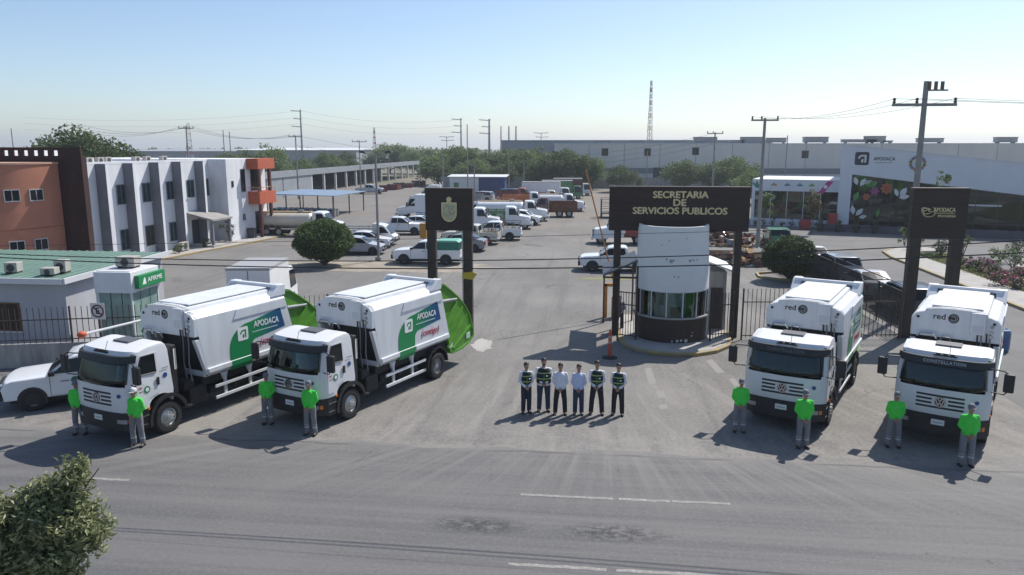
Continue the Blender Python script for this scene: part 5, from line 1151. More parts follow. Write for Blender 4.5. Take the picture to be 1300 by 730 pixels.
# ------------------------------------------------------------------ guardhouse
GC = Vector((3.55, 34.32))
GH = thing('guardhouse', 'round white guardhouse with a brown base and a band of windows', 'guardhouse', (GC.x, GC.y, .155))
tower_white = mat('scuffed_white_wall', (.72, .72, .71), .85, var=.045, scale=1.2, bump=.15)
def shell(r0, r1, z0, z1, a0, a1, n, m, name, parent, th=.12):
    k = MB(); o = arc(1, a0, a1, n)
    vs = [(x * r0, y * r0, z0) for x, y in o] + [(x * r1, y * r1, z1) for x, y in o] + [(x * (r0 - th), y * (r0 - th), z0) for x, y in o] + [(x * (r1 - th), y * (r1 - th), z1) for x, y in o]; N_ = n + 1; fs = []
    for i in range(n): fs += [(i, i + 1, N_ + i + 1, N_ + i), (2 * N_ + i + 1, 2 * N_ + i, 3 * N_ + i, 3 * N_ + i + 1), (N_ + i, N_ + i + 1, 3 * N_ + i + 1, 3 * N_ + i), (i + 1, i, 2 * N_ + i, 2 * N_ + i + 1)]
    fs += [(0, N_, 3 * N_, 2 * N_), (n, 2 * N_ + n, 3 * N_ + n, N_ + n)]
    return k.add(vs, fs).build(name, m, parent, smooth=40)
shell(1.64, 1.53, 2.28, 5.08, 175, 365, 30, tower_white, 'tower_wall', GH)
shell(1.60, 1.62, 0, 1.06, 175, 365, 30, brown_post, 'base_wall', GH)
shell(1.70, 1.70, 1.06, 1.13, 180, 360, 30, concrete_light, 'counter', GH, .3)
k = MB(); k.prism(arc(1.5, 175, 365, 24), 2.30, 2.36, 'z'); k.build('ceiling', frame_white, GH)
k = MB(); k.prism(arc(1.5, 175, 365, 24), 4.9, 4.95, 'z'); k.build('roof', concrete, GH)
MB().box(-1.55, 1.55, .15, .27, 0, 4.88).build('back_wall', tower_white, GH)
k = MB(); k.prism(arc(1.48, 175, 365, 24), .02, .08, 'z'); k.build('floor', concrete, GH)
na = 7
for i in range(na):
    a0, a1 = 182 + 176 * i / na, 182 + 176 * (i + 1) / na; shell(1.585, 1.61, 1.13, 2.30, a0 + 1.0, a1 - 1.0, 5, glass_clear, 'pane', GH, .012)
for i in range(na + 1):
    a = R(182 + 176 * i / na); k = MB(); k.cyl((1.59 * math.cos(a), 1.59 * math.sin(a), 1.13), (1.60 * math.cos(a), 1.60 * math.sin(a), 2.30), .03, n=6); k.build('mullion', frame_white, GH)
shell(1.63, 1.63, 2.24, 2.30, 180, 360, 30, frame_white, 'window_head', GH, .07)
# scuffs and chips
k = MB()
for a, z, r in ((255, 3.7, .05), (262, 3.62, .09), (266, 3.66, .05), (292, 3.64, .07), (298, 3.66, .05), (305, 3.66, .04), (258, 4.5, .03), (285, 4.6, .03), (246, 4.3, .03), (268, 2.95, .04), (274, 2.94, .04)):
    rr = 1.642 - .11 * (z - 2.28) / 2.8; c_ = Vector((rr * math.cos(R(a)), rr * math.sin(R(a)), z)); d_ = Vector((math.cos(R(a)), math.sin(R(a)), 0)); k.cyl(c_, c_ + d_ * .006, r, n=7)
k.build('scuff_mark', mat('scuff_grey', (.33, .33, .33), .9), GH)
k = MB()
for a, z, r in ((282, .12, .06), (290, .1, .09), (268, .08, .04), (300, .3, .04), (301, .45, .03), (276, .1, .07)):
    c_ = Vector((1.605 * math.cos(R(a)), 1.605 * math.sin(R(a)), z)); d_ = Vector((math.cos(R(a)), math.sin(R(a)), 0)); k.cyl(c_, c_ + d_ * .012, r, n=6)
k.build('paint_chip', mat('chip_white', (.6, .58, .55), .9), GH)
# inside
GO = GH.location
def guard_item(name, label, cat, fn):
    T = thing(name, label, cat, tuple(GO)); fn(T); return T
def desk(T): MB().box(-.9, .9, -.75, -.3, .80, .86).build('top', mat('desk_white', (.6, .6, .58), .5), T); [MB().box(x, x + .05, -.7, -.35, .08, .80).build('leg', frame_dark, T) for x in (-.85, .8)]
guard_item('desk', 'white desk behind the guardhouse windows', 'desk', desk)
T = thing('green_banner', 'green roll up banner standing inside the guardhouse window', 'banner', (GO.x + .75, GO.y - .55, GO.z + .08)); MB().box(-.16, .16, -.01, .01, .05, 2.1).build('panel', lime_green, T); MB().box(-.18, .18, -.08, .08, 0, .05).build('foot', steel, T)
T = thing('office_chair', 'black office chair inside the guardhouse', 'chair', (GO.x + .2, GO.y - .2, GO.z + .08)); MB().box(-.24, .24, -.22, .22, .42, .5).build('seat', black_plastic, T, bevel=.03); MB().box(-.22, .22, .2, .27, .55, 1.2).build('backrest', black_plastic, T, bevel=.03); k = MB(); k.cyl((0, 0, .04), (0, 0, .42), .035, n=8); k.build('stem', steel, T); k = MB(); [k.tube([(0, 0, .06), (.25 * math.cos(a * 1.256), .25 * math.sin(a * 1.256), .03)], .025, 5) for a in range(5)]; k.build('star_base', black_plastic, T)
T = thing('noticeboard', 'white noticeboard with blue papers inside the guardhouse', 'noticeboard', (GO.x - .45, GO.y + .14, GO.z + 1.15)); MB().box(-.5, .5, -.03, .0, 0, .9).build('board', frame_white, T); MB().box(-.1, .15, -.036, -.031, .2, .75).build('paper', decal_blue, T); MB().box(-.42, -.2, -.036, -.031, .3, .7).build('paper', frame_dark, T)
T = thing('locker', 'dark metal locker inside the guardhouse', 'cupboard', (GO.x - 1.0, GO.y - .35, GO.z + .08)); MB().box(-.2, .2, -.2, .2, 0, 2.0).build('carcass', frame_dark, T); MB().box(-.19, .19, -.215, -.201, .05, 1.95).build('door', black_plastic, T)
# lean-to roofs on both sides and the small room behind
SH = thing('side_shelter', 'dark lean-to shelter roof on posts beside the guardhouse exit lane', 'shelter', (0, 0, 0))
k = MB(); k.prism([(.45, 2.85), (2.0, 3.55), (2.0, 3.63), (.45, 2.93)], 34.0, 37.2); k.build('roof', mat('dark_sheet', (.06, .065, .075), .5, var=.2, scale=1), SH)
for x, y, z in ((1.95, 33.2, 3.45), (.55, 37.0, 2.85), (1.95, 37.0, 3.5)): MB().box(x - .04, x + .04, y - .04, y + .04, .15 if x > 1 else 0, z).build('post', fence_brown, SH)
MB().box(.45, 2.0, 33.96, 33.998, 2.78, 2.86).build('fascia', fence_brown, SH)
S2 = thing('gate_room', 'small pale room with a dark door and lean-to roof behind the guardhouse', 'building', (0, 0, .15))
MB().box(5.22, 6.2, 35.6, 38.2, 0, 2.75).build('wall', stained_concrete, S2); MB().box(5.5, 6.05, 35.56, 35.598, .05, 2.0).build('door', mat('dark_door', (.045, .04, .038), .7, var=.3, scale=2), S2)
k = MB(); k.prism([(5.1, 3.3), (6.6, 2.75), (6.6, 2.83), (5.1, 3.38)], 34.98, 38.4); k.build('roof', roof_white, S2)
for x in (5.3, 6.4): MB().box(x - .04, x + .04, 35.05, 35.13, 0, 3.2 - (x - 5.1) * .37).build('post', frame_white, S2)
# gates and railings at the entrance
bar_fence('pedestrian_gate', 'dark bar gate between the guardhouse and the left sign post', (1.15, 33.55), (1.95, 33.2), .25, 2.3, (.3, 1.7, 2.25), .11, fence_brown, .8, group=None)
bar_fence('pedestrian_gate', 'dark bar gate between the guardhouse and the right sign post', (5.2, 33.3), (6.25, 33.75), .25, 2.3, (.45, 1.75), .13, fence_brown, 1.05)
bar_fence('sliding_gate', 'long dark bar gate behind the third refuse truck', (6.75, 34.3), (13.9, 35.2), .1, 2.35, (.2, 1.75), .2, fence_brown, 2.4)
# black railing running back along the side street
bar_fence('black_railing', 'black vertical bar railing running back beside the parked cars', (14.35, 36.0), (13.6, 57.0), .2, 2.02, (.25, 2.0, 2.3), .13, fence_black, 3.0, bar_r=.0145)
# orange lifting barrier and delineator post
OB = thing('raised_barrier', 'orange lifting barrier with its long arm raised beside the guardhouse', 'barrier', (.95, 38.3, 0))
k = MB(); k.box(-.35, -.2, -.1, .1, 0, 1.75); k.box(.25, .4, -.1, .1, 0, 1.75); k.box(-.35, .4, -.1, .1, 1.62, 1.78); k.build('frame', mat('barrier_orange', (.42, .17, .03), .6, var=.2, scale=4), OB, bevel=.015)
MB().box(.02, .24, -.12, .12, 0, 1.1).build('machine', MATS['barrier_orange'], OB, bevel=.02)
k = MB(); k.tube([(.45, -.16, .6), (-1.42, -.16, 7.5)], .035, 7); k.build('arm', MATS['barrier_orange'], OB); k = MB(); k.cyl((.42, -.25, .95), (.42, .1, .95), .07, n=10); k.build('pivot', steel, OB)
q = at(774, 454); DP = thing('delineator_post', 'orange flexible traffic post on a round black rubber base', 'bollard', (q.x, q.y, 0))
k = MB(); k.lathe([(.32, 0), (.32, .03), (.2, .06), (.09, .08)], 20); k.build('base', rubber, DP, smooth=30); k = MB(); k.lathe([(.085, .075), (.075, .5), (.075, 1.05), (.05, 1.12), (.03, 1.2)], 14); k.build('post', mat('delineator_orange', (.50, .085, .045), .6), DP, smooth=40)
for z in (.62, .85): k = MB(); k.lathe([(.0775, z), (.0775, z + .1)], 14, caps=False); k.build('reflective_band', mat('faded_band', (.55, .3, .26), .6), DP)
# ------------------------------------------------------------------ modern white building
MO = thing('modern_building', 'modern white building with sloping roof and a flower mural on its glass front', 'building', (25.92, 83.81, 0), R(-19))
white_clad = mat('white_cladding', (.64, .66, .70), .6, var=.05, scale=.5)
k = MB(); k.prism([(-.25, 5.95), (26, 2.9), (26, 5.85), (-.25, 8.83)], 0, .5, 'y'); k.build('front_band', white_clad, MO)
MB().box(-.25, .95, 0.002, 3.0, 0, 5.94).build('portal_pier', white_clad, MO)
k = MB(); k.prism([(.6, 4.5), (26, 2.5), (26, 5.7), (.6, 8.4)], .5, 16, 'y'); k.build('hall_volume', white_clad, MO)
k = MB(); k.prism([(-.3, 8.83), (26.1, 5.85), (26.1, 5.98), (-.3, 8.96)], -.06, 16.1, 'y'); k.build('roof', roof_white, MO)
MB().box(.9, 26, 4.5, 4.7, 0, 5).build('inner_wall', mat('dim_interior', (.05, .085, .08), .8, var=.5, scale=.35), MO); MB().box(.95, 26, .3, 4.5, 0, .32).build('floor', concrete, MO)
x = .98
while x < 25.5:
    x1 = x + 1.9; z = lambda xx: 5.93 - (xx + .25) * .1162
    k = MB(); k.prism([(x + .03, .35), (x1 - .03, .35), (x1 - .03, z(x1) - .04), (x + .03, z(x) - .04)], .20, .22); k.build('pane', glass_shop, MO)
    k = MB(); k.prism([(x1 - .03, .3), (x1 + .03, .3), (x1 + .03, z(x1) + .03), (x1 - .03, z(x1) + .03)], .16, .26); k.build('mullion', frame_dark, MO); x = x1
MB().box(8.3, 14.6, .17, .199, 2.85, 3.0).build('transom', frame_white, MO)
def petal(mb, cx, cz, ln, wd, ang, y):
    p = []
    for i in range(7): t = i / 6; p.append((ln * t, wd * math.sin(math.pi * t) * .5))
    for i in range(5, 0, -1): t = i / 6; p.append((ln * t, -wd * math.sin(math.pi * t) * .5))
    c, s = math.cos(R(ang)), math.sin(R(ang)); mb.prism([(cx + a * c - b * s, cz + a * s + b * c) for a, b in p], y, y + .01)
def mural(colname, col, items):
    k = MB()
    for it in items: petal(k, *it, .178)
    k.build('mural_shape', mat('mural_' + colname, col, .5), MO)
mural('white', (.6, .62, .62), [(1.5, 4.7, .9, .45, 110), (1.8, 4.6, .95, .5, 60), (2.1, 4.9, .8, .4, 20), (1.35, 1.6, 1.0, .5, 100), (1.6, 1.5, 1.0, .5, 50), (1.9, 1.3, .8, .4, 15), (5.6, 3.6, 1.1, .55, 60), (5.5, 3.5, 1.0, .5, 10), (5.4, 3.6, .9, .4, 110)])
mural('green', (.06, .25, .05), [(2.6, 4.6, .9, .6, 30), (2.6, 4.5, .8, .6, 100), (1.3, 3.0, 1.1, .5, 70), (3.6, 1.4, .9, .3, 80)])
mural('orange', (.45, .10, .03), [(4.3, 4.4, .6, .4, a) for a in range(0, 360, 45)] + [(2.45, 3.5, .4, .3, a) for a in range(0, 360, 60)])
mural('pink', (.28, .04, .16), [(3.2, 4.1, .5, .3, a) for a in range(0, 360, 60)])
logo_a('wall_logo', MO, 1.35, mat('logo_dark', (.02, .02, .035), .5), white_clad, (1.75, -.01, 7.45), FRONT)
put('lettering', text_mesh('APODACA', .48, .02, .01, MATS['logo_dark'], width=2.0), MO, loc=(3.85, -.012, 7.42), rot=FRONT)
MB().box(3.0, 4.6, -.012, -.002, 7.02, 7.06).build('small_print', MATS['logo_dark'], MO)
cols = [('lime', (.18, .32, .03)), ('red', (.4, .03, .03)), ('teal', (.03, .22, .22)), ('plum', (.18, .03, .18)), ('ochre', (.45, .22, .03)), ('black', (.02, .02, .02))]
for j, (nm, c_) in enumerate(cols):
    k = MB()
    for i in range(4):
        a = 360 * (i * 6 + j) / 24; rr = .72; petal(k, 6.9 + rr * .6 * math.cos(R(a)), 7.0 + rr * .6 * math.sin(R(a)), .42, .17, a, -.012)
    k.build('round_emblem_stroke', mat('emblem_' + nm, c_, .5), MO)
k = MB()
for i in range(12): a = 30 * i; petal(k, 6.9 + .2 * math.cos(R(a)), 7.0 + .2 * math.sin(R(a)), .16, .08, a, -.012)
k.build('round_emblem_stroke', MATS['emblem_teal'], MO)
# left wing
MB().box(-9.2, -.27, 1.0, 12, 3.85, 5.05).build('wing_fascia', white_clad, MO); MB().box(-9.2, -.27, .995, 1.3, 0, .8).build('wing_sill_wall', white_clad, MO); MB().box(-9.2, -8.9, 1.0, 12, .8, 3.85).build('wing_end_wall', white_clad, MO)
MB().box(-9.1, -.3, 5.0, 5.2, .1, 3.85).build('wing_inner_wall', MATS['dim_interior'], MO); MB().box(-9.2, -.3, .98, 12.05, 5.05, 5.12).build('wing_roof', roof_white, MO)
for i in range(5):
    a0 = -8.9 + i * 1.72; MB().box(a0 + .03, a0 + 1.69, 1.1, 1.12, .8, 3.85).build('pane', glass_green, MO); MB().box(a0 - .03, a0 + .03, 1.06, 1.16, .8, 3.85).build('mullion', frame_white, MO)
for j, (x, nm) in enumerate(((-6.9, 'ochre'), (-5.5, 'teal'), (-4.2, 'teal'), (-3.0, 'lime'))):
    k = MB(); [petal(k, x, 4.45, .34, .2, 72 * i + 20, .985) for i in range(3)]; k.build('fascia_motif', MATS['emblem_' + nm], MO)
k = MB(); k.prism([(-2.35, 3.7), (-1.75, 3.7), (-.85, 5.0), (-1.45, 5.0)], .97, .99); k.build('pink_stripe', mat('pink_paint', (.45, .04, .2), .5), MO)
k = MB(); k.cyl((-1.6, .96, 4.4), (-1.6, .975, 4.4), .2, n=12); k.build('stripe_motif', decal_white, MO)
k = MB(); [petal(k, -8.6, 4.1, .9, .3, a, .985) for a in (60, 100, 130)]; k.build('fascia_motif', MATS['emblem_teal'], MO)
# planter wall and pots
PW = thing('planter_wall', 'low dark grey terrace wall along the modern building front', 'wall', (25.92, 83.81, 0), R(-19))
MB().box(-2.0, 26, -2.6, -2.2, 0, .75).build('wall', mat('dark_terrace', (.10, .10, .115), .8, var=.2, scale=1), PW); MB().box(-2.0, 26, -2.2, 0, 0, .30).build('terrace', concrete, PW)
pot_m = mat('black_pot', (.03, .03, .032), .6)
leaf_dark = None
# ------------------------------------------------------------------ industrial background
WH = thing('long_warehouse', 'long grey panelled warehouse behind the trees', 'building', (-9, 168, 0))
panel_m = mat('warehouse_panel', (.68, .64, .58), .85, var=.06, scale=.25, stretch=(1, 1, .2))
pw = 7.6
pm = MB().box(.05, pw - .05, -.06, .3, 0, 9.25).mesh('panel', [panel_m])
for i in range(30): put('panel', pm, WH, loc=(i * pw, 0, 0))
MB().box(0, 30 * pw, 0.0, 90, 0, 9.2).build('core', mat('joint_grey', (.2, .2, .19), .9), WH)
MB().box(-.1, 30 * pw + .1, -.14, 90, 9.25, 9.45).build('roof_edge', roof_white, WH)
MB().box(0, 30 * pw, -.075, -.061, 3.0, 4.2).build('grey_band', mat('band_grey', (.23, .23, .24), .85), WH)
for px, py in ((705, 197), (768, 193), (822, 193), (883, 192), (1022, 196)):
    q = at_t(px, py, 168); window_part(WH, (q.x + 9, -.06, q.z), 1.3, 1.5, 'x', -1, frame_dark, glass_dark, sill=False)
for px in (840, 905): q = at_t(px, 215, 168); MB().box(q.x + 9 - 1.8, q.x + 9 + 1.8, -.12, -.078, 0, 4.3).build('loading_door', frame_dark, WH)
for i, (px, wd, ht) in enumerate(((765, 4, .9), (808, 3.5, 1.0), (895, 5, 2.6), (935, 3, 1.2), (955, 5, 2.6), (1035, 5, 2.6), (1090, 7, 1.5), (1110, 4, 2.9), (1125, 2, 1.0), (1180, 5, 2.0), (1276, 4, 2.4), (985, 4, 2.2))):
    q = at_t(px, 180, 176); T = thing('rooftop_unit', 'dark ventilation unit standing on the warehouse roof', 'air conditioner', (q.x, 176, 9.45), 0, 'units on the warehouse roof')
    MB().box(-wd / 2, wd / 2, -1, 1, .2, ht * .5).build('housing', mat('unit_grey', (.20, .21, .22), .6), T); MB().box(-wd / 2 - .1, wd / 2 + .1, -1.1, 1.1, ht * .5, ht * .5 + .12).build('lid', frame_dark, T)
    for s in (-1, 1): MB().box(s * wd * .4 - .1, s * wd * .4 + .1, -.8, .8, 0, .2).build('skid', frame_dark, T)
W2_ = thing('rear_warehouse', 'far blue grey warehouse with a flat roof beyond the long warehouse', 'building', (-32, 262, 0)); MB().box(0, 90, 0, 60, 0, 10.6).build('wall', mat('blue_grey_wall', (.22, .26, .30), .8, var=.08, scale=.1), W2_); MB().box(-.2, 90.2, -.2, 60, 10.6, 11).build('roof', mat('dark_roof', (.18, .2, .22), .7), W2_)
for nm, lb, px0, px1, d, zt in (('far_factory', 'distant low factory with a pale grey roof behind the big tree', 160, 300, 330, 7.8), ('far_factory', 'distant long factory with a bright white roof beyond the shed', 300, 452, 300, 8.4)):
    a, b = at_t(px0, 190, d), at_t(px1, 190, d); T = thing(nm, lb, 'building', (a.x, d, 0)); L_ = b.x - a.x
    MB().box(0, L_, 0, 60, 0, zt - .9).build('wall', mat('far_wall', (.30, .32, .34), .9, var=.1, scale=.1), T); k = MB(); k.prism([(-1, zt - .9), (30, zt), (61, zt - .9)], -.5, L_ + .5, 'x'); k.build('roof', roof_white if px0 > 200 else galv, T)
    for i in range(8): MB().box(L_ * (i + .3) / 8, L_ * (i + .6) / 8, -.1, -.01, 3, 4.2).build('window', frame_dark, T)
# perimeter wall at the yard's end
PE = thing('perimeter_wall', 'pale concrete perimeter wall at the far end of the yard', 'wall', (-33, 163, 0)); pm = MB().box(.03, 5.97, 0, .2, 0, 2.3).mesh('panel', [concrete]); pp = MB().box(-.2, .2, -.06, .26, 0, 2.5).mesh('pier', [concrete])
for i in range(26): put('panel', pm, PE, loc=(i * 6, 0, 0)); put('pier', pp, PE, loc=(i * 6, 0, 0))
# long open shed
SHD = thing('open_shed', 'long open vehicle shed with pale columns and grey metal fascia', 'shed', (-53, 112, 0))
k = MB(); k.prism([(0, 4.55), (-12, 3.5), (-12, 3.6), (0, 4.66)], 0, 116); k.build('roof', galv, SHD); fp = MB().prism([(-.02, 3.55), (.12, 3.55), (.12, 4.62), (-.02, 4.62)], .03, 6.97).mesh('fascia_panel', [galv])
for i in range(17): put('fascia_panel', fp, SHD, loc=(0, i * 6.8, 0))
cm = MB().box(-.2, .2, -.2, .2, 0, 4.5).mesh('column', [frame_white])
for i in range(18): put('column', cm, SHD, loc=(-.3, i * 6.8, 0))
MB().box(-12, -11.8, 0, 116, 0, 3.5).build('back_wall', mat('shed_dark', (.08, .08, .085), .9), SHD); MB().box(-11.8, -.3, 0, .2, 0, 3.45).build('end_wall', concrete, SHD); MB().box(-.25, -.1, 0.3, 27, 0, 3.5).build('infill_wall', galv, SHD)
# blue-grey carport with drums below
CP = thing('carport', 'flat blue grey carport roof on thin posts sheltering drums', 'shed', (-41.6, 92, 0), R(-4)); k = MB(); k.prism([(0, 2.75), (9.6, 2.6), (9.6, 2.68), (0, 2.85)], 0, 11, 'y'); k.build('roof', blue_sheet, CP)
for x in (.3, 4.8, 9.2):
    for y in (.3, 5.5, 10.6): MB().box(x - .06, x + .06, y - .06, y + .06, 0, 2.59).build('post', frame_dark, CP)
dm = {}
for i in range(32):
    x, y = .8 + (i % 12) * .75, .7 + (i // 12) * 1.0; p = CP.matrix_basis @ Vector((x + random.uniform(-.1, .1), y, 0)); cn = ('blue', 'green', 'blue', 'grey')[i % 4]
    T = thing('drum', f'{cn} drum standing under the blue grey carport', 'drum', tuple(p), 0, f'{cn} drums under the carport'); k = MB(); k.lathe([(.3, 0), (.3, .3), (.32, .31), (.3, .33), (.3, .62), (.32, .63), (.3, .65), (.3, .95), (.27, .96)], 14)
    k.build('barrel', {'blue': P_BLUE, 'green': P_GREEN, 'grey': P_GREY}[cn], T, smooth=30); k = MB(); k.cyl((.15, 0, .955), (.15, 0, .98), .05, n=8); k.build('bung', frame_dark, T)
# blue shed in the yard
BS = thing('blue_shed', 'blue and white container shed with a pale flat roof in the yard', 'shed', at(571, 247).to_tuple()); MB().box(0, 5.4, 0, 3.5, 0, 3.2).build('white_half', frame_white, BS); MB().box(5.42, 10.2, 0.02, 3.5, 0, 3.2).build('blue_half', blue_paint, BS); k = MB(); k.prism([(-.4, 3.22), (4.4, 3.5), (4.4, 3.58), (-.4, 3.3)], -.4, 10.6, 'x'); k.build('roof', roof_white, BS); MB().box(.8, 1.7, -.03, -.001, 0, 2.2).build('door', P_GREEN, BS); MB().box(7.6, 7.66, -.02, .019, 0, 3.2).build('seam', frame_dark, BS)
# row of skips by the shed
for i in range(11):
    q = at(482 + i * 5.2 + random.uniform(-1.5, 1.5), 243 - i * .75 + random.uniform(-1.2, 1.2)); cn = ('red', 'red', 'green')[i % 3]; T = thing('waste_skip', f'{cn} waste skip in the row before the open shed', 'skip', (q.x, q.y, 0), R(80 + random.uniform(-50, 50)), f'{cn} waste skips before the shed')
    k = MB(); hh = random.uniform(.7, 1.3); k.prism([(-.75, .1), (.75, .1), (1.0, hh), (-1.0, hh)], -.7, .7); k.build('bin_body', {'red': mat('dull_red', (.16, .035, .03), .8, var=.4, scale=2), 'green': mat('dull_green', (.03, .09, .045), .8, var=.4, scale=2)}[cn], T); MB().box(-1.05, 1.05, -.74, .74, hh, hh + .08).build('rim', P_MAROON, T)
    for s in (-1, 1): MB().box(s * .5 - .1, s * .5 + .1, -.6, .6, 0, .1).build('skid', frame_dark, T)
# scrap heaps
def scrap(label, c, rx, ry, h, n):
    k = MB(); mats_ = [rust, P_MAROON, mat('scrap_wood', (.30, .2, .11), .9, var=.3, scale=3), P_GREY, mat('scrap_pale', (.34, .31, .27), .9), mat('scrap_ochre', (.26, .15, .06), .9), mat('scrap_red', (.18, .05, .04), .8)]
    for i in range(n):
        a, r = random.uniform(0, 6.28), math.sqrt(random.random()); x, y = c.x + rx * r * math.cos(a), c.y + ry * r * math.sin(a); z = max(.05, h * (1 - r ** 1.6) * random.uniform(.3, 1.05)); mi = random.choice((0, 0, 1, 2, 2, 3, 4, 4, 5, 6))
        if random.random() < .5:
            s = [random.uniform(.1, .45) for _ in range(3)]; b0 = len(k.v); k.box(-s[0], s[0], -s[1], s[1], -s[2] * .5, s[2] * .5, mi); M = Matrix.Translation((x, y, z)) @ Matrix.Rotation(random.uniform(0, 6), 4, 'Z') @ Matrix.Rotation(random.uniform(-.6, .6), 4, 'X')
            k.v[b0:] = [tuple(M @ Vector(v)) for v in k.v[b0:]]
        else:
            d = Vector((random.uniform(-1, 1), random.uniform(-1, 1), random.uniform(-.35, .35))) * random.uniform(.4, 1.1); k.tube([Vector((x, y, z)) - d, Vector((x, y, z)) + d], random.uniform(.03, .09), 5, mi)
    o = k.build('scrap_heap', mats_); tag(o, label, 'scrap', kind='stuff')
scrap('heap of rusty scrap on the ground left of the round clipped bush', at(950, 335), 3.2, 1.7, 1.15, 300); scrap('second heap of mixed scrap farther back behind the sign post', at(922, 310), 4.2, 2.2, 1.3, 260)
T = thing('scrap_trailer', 'low trailer loaded with timber beside the scrap heaps', 'trailer', (at(918, 331).x, at(918, 331).y, 0), R(8)); MB().box(-1.3, 1.3, -.7, .7, .5, .6).build('deck', rust, T)
for s in (-1, 1): wheel(T, 0, s * .7, .3, .2, 'car')
for i in range(6): k = MB(); k.tube([(-1.4, -.5 + i * .2, .66 + .05 * (i % 2)), (1.5, -.45 + i * .2, .68)], .07, 5); k.build('timber', MATS['scrap_wood'], T)
# ------------------------------------------------------------------ vegetation
def leaf_mat(name, c1, c2, trans=.25, rough=.55):
    m = bpy.data.materials.new(name); m.use_nodes = True; N = m.node_tree.nodes; L = m.node_tree.links; g = NG(N, L); b = N['Principled BSDF']
    ge = N.new('ShaderNodeNewGeometry'); tc = N.new('ShaderNodeTexCoord').outputs['Object']
    f = g.math('ADD', g.math('MULTIPLY', ge.outputs['Random Per Island'], .7), g.math('MULTIPLY', g.noise(tc, .8, 3), .45)); c = g.mix(f, c1, c2)
    oi = N.new('ShaderNodeObjectInfo'); hv = N.new('ShaderNodeHueSaturation'); hv.inputs['Hue'].default_value = .5; L.new(c, hv.inputs['Color'])
    mr = N.new('ShaderNodeMapRange'); L.new(oi.outputs['Random'], mr.inputs[0]); mr.inputs[3].default_value = .7; mr.inputs[4].default_value = 1.25; L.new(mr.outputs[0], hv.inputs['Value'])
    L.new(hv.outputs[0], b.inputs['Base Color']); b.inputs['Roughness'].default_value = rough
    t = N.new('ShaderNodeBsdfTranslucent'); L.new(hv.outputs[0], t.inputs[0]); mx = N.new('ShaderNodeMixShader'); mx.inputs[0].default_value = trans; out = N['Material Output']; L.new(b.outputs[0], mx.inputs[1]); L.new(t.outputs[0], mx.inputs[2]); L.new(mx.outputs[0], out.inputs[0]); MATS[name] = m; return m
leaf_far = leaf_mat('dusty_green_leaves', (.065, .105, .03), (.18, .235, .085), .42); leaf_bush = leaf_mat('clipped_bush_leaves', (.025, .055, .012), (.115, .17, .04), .3); leaf_near = leaf_mat('grey_green_leaves', (.06, .085, .03), (.33, .35, .18), .3, .45); leaf_lime = leaf_mat('lime_leaves', (.06, .11, .025), (.16, .22, .06)); leaf_shrub = leaf_mat('shrub_leaves', (.03, .06, .02), (.10, .13, .05)); petal_pink = leaf_mat('pink_petals', (.32, .05, .14), (.5, .14, .25), .3); petal_plum = leaf_mat('plum_petals', (.22, .06, .16), (.36, .14, .28), .3); grass_m = leaf_mat('grass_blades', (.08, .12, .025), (.24, .25, .09), .2)
bark = mat('bark', (.09, .07, .055), .95, var=.3, scale=6, bump=.6)
RND = random.Random(11)
def rdir(r=RND):
    while True:
        v = Vector((r.uniform(-1, 1), r.uniform(-1, 1), r.uniform(-1, 1)))
        if .05 < v.length < 1: return v.normalized()
def leaves(mb, pts, size, asp=.55, droop=0.0):
    for p in pts:
        u = rdir(); u.z = u.z * .7 - droop; u.normalize(); v = u.cross(rdir()).normalized(); s = size * RND.uniform(.6, 1.3); a = u * s; b = v * s * asp; p = Vector(p); fold = u.cross(v) * s * .12
        mb.add([p - a * .5, p + b * .5 + fold, p + a * .5, p - b * .5 + fold], [(0, 1, 2, 3)])
def crown_points(rx, ry, rz, cz, nclump, per, cr, shell_=.55):
    out = []
    for _ in range(nclump):
        d = rdir(); k = shell_ + (1 - shell_) * RND.random() ** .7; lump = 1 + .18 * math.sin(d.x * 5 + d.z * 3) + .12 * math.sin(d.y * 7 + 1.3); c = Vector((d.x * rx, d.y * ry, d.z * rz)) * k * lump + Vector((0, 0, cz)); r = cr * RND.uniform(.55, 1.35)
        for _ in range(int(per * (r / cr) ** 1.5)): v = rdir() * r * RND.random() ** .4; v.z *= .75; out.append(c + v)
    return out
def trunk_mesh(h, r, rx, n=7, m=bark):
    k = MB(); k.tube([(0, 0, -.1), (RND.uniform(-.1, .1), RND.uniform(-.1, .1), h * .5), (RND.uniform(-.2, .2), RND.uniform(-.2, .2), h)], [r, r * .75, r * .5], 9)
    for i in range(n):
        a = 6.283 * i / n + RND.uniform(-.3, .3); z0 = h * RND.uniform(.6, 1.0); e = Vector((math.cos(a) * rx * .7, math.sin(a) * rx * .7, h + RND.uniform(.5, 2.6))); mid = Vector((math.cos(a) * rx * .3, math.sin(a) * rx * .3, z0 + (e.z - z0) * .6)); k.tube([(0, 0, z0), mid, e], [r * .4, r * .25, r * .08], 6)
    return k
def tree_proto(name, h, rx, trunk_h, nclump, per, cr, leaf, leafm, ry=None, shell_=.55):
    T = thing(name, '', 'tree'); rz = (h - trunk_h) / 2 * .96; k = MB(); leaves(k, crown_points(rx * .8, (ry or rx) * .8, rz * .85, trunk_h + rz, nclump, per, cr, shell_), leaf); k.build('crown', leafm, T); trunk_mesh(trunk_h * 1.15, .035 * h, rx).build('trunk', bark, T, smooth=True); return T
PR = [tree_proto('shade_tree', 8.4, 4.6, 1.5, 130, 52, 1.1, .40, leaf_far), tree_proto('shade_tree', 7.2, 4.0, 1.2, 120, 52, 1.0, .38, leaf_far), tree_proto('shade_tree', 9.0, 4.0, 1.7, 125, 50, 1.1, .40, leaf_far, shell_=.4), tree_proto('shade_tree', 6.0, 4.0, .8, 110, 52, .95, .36, leaf_far)]
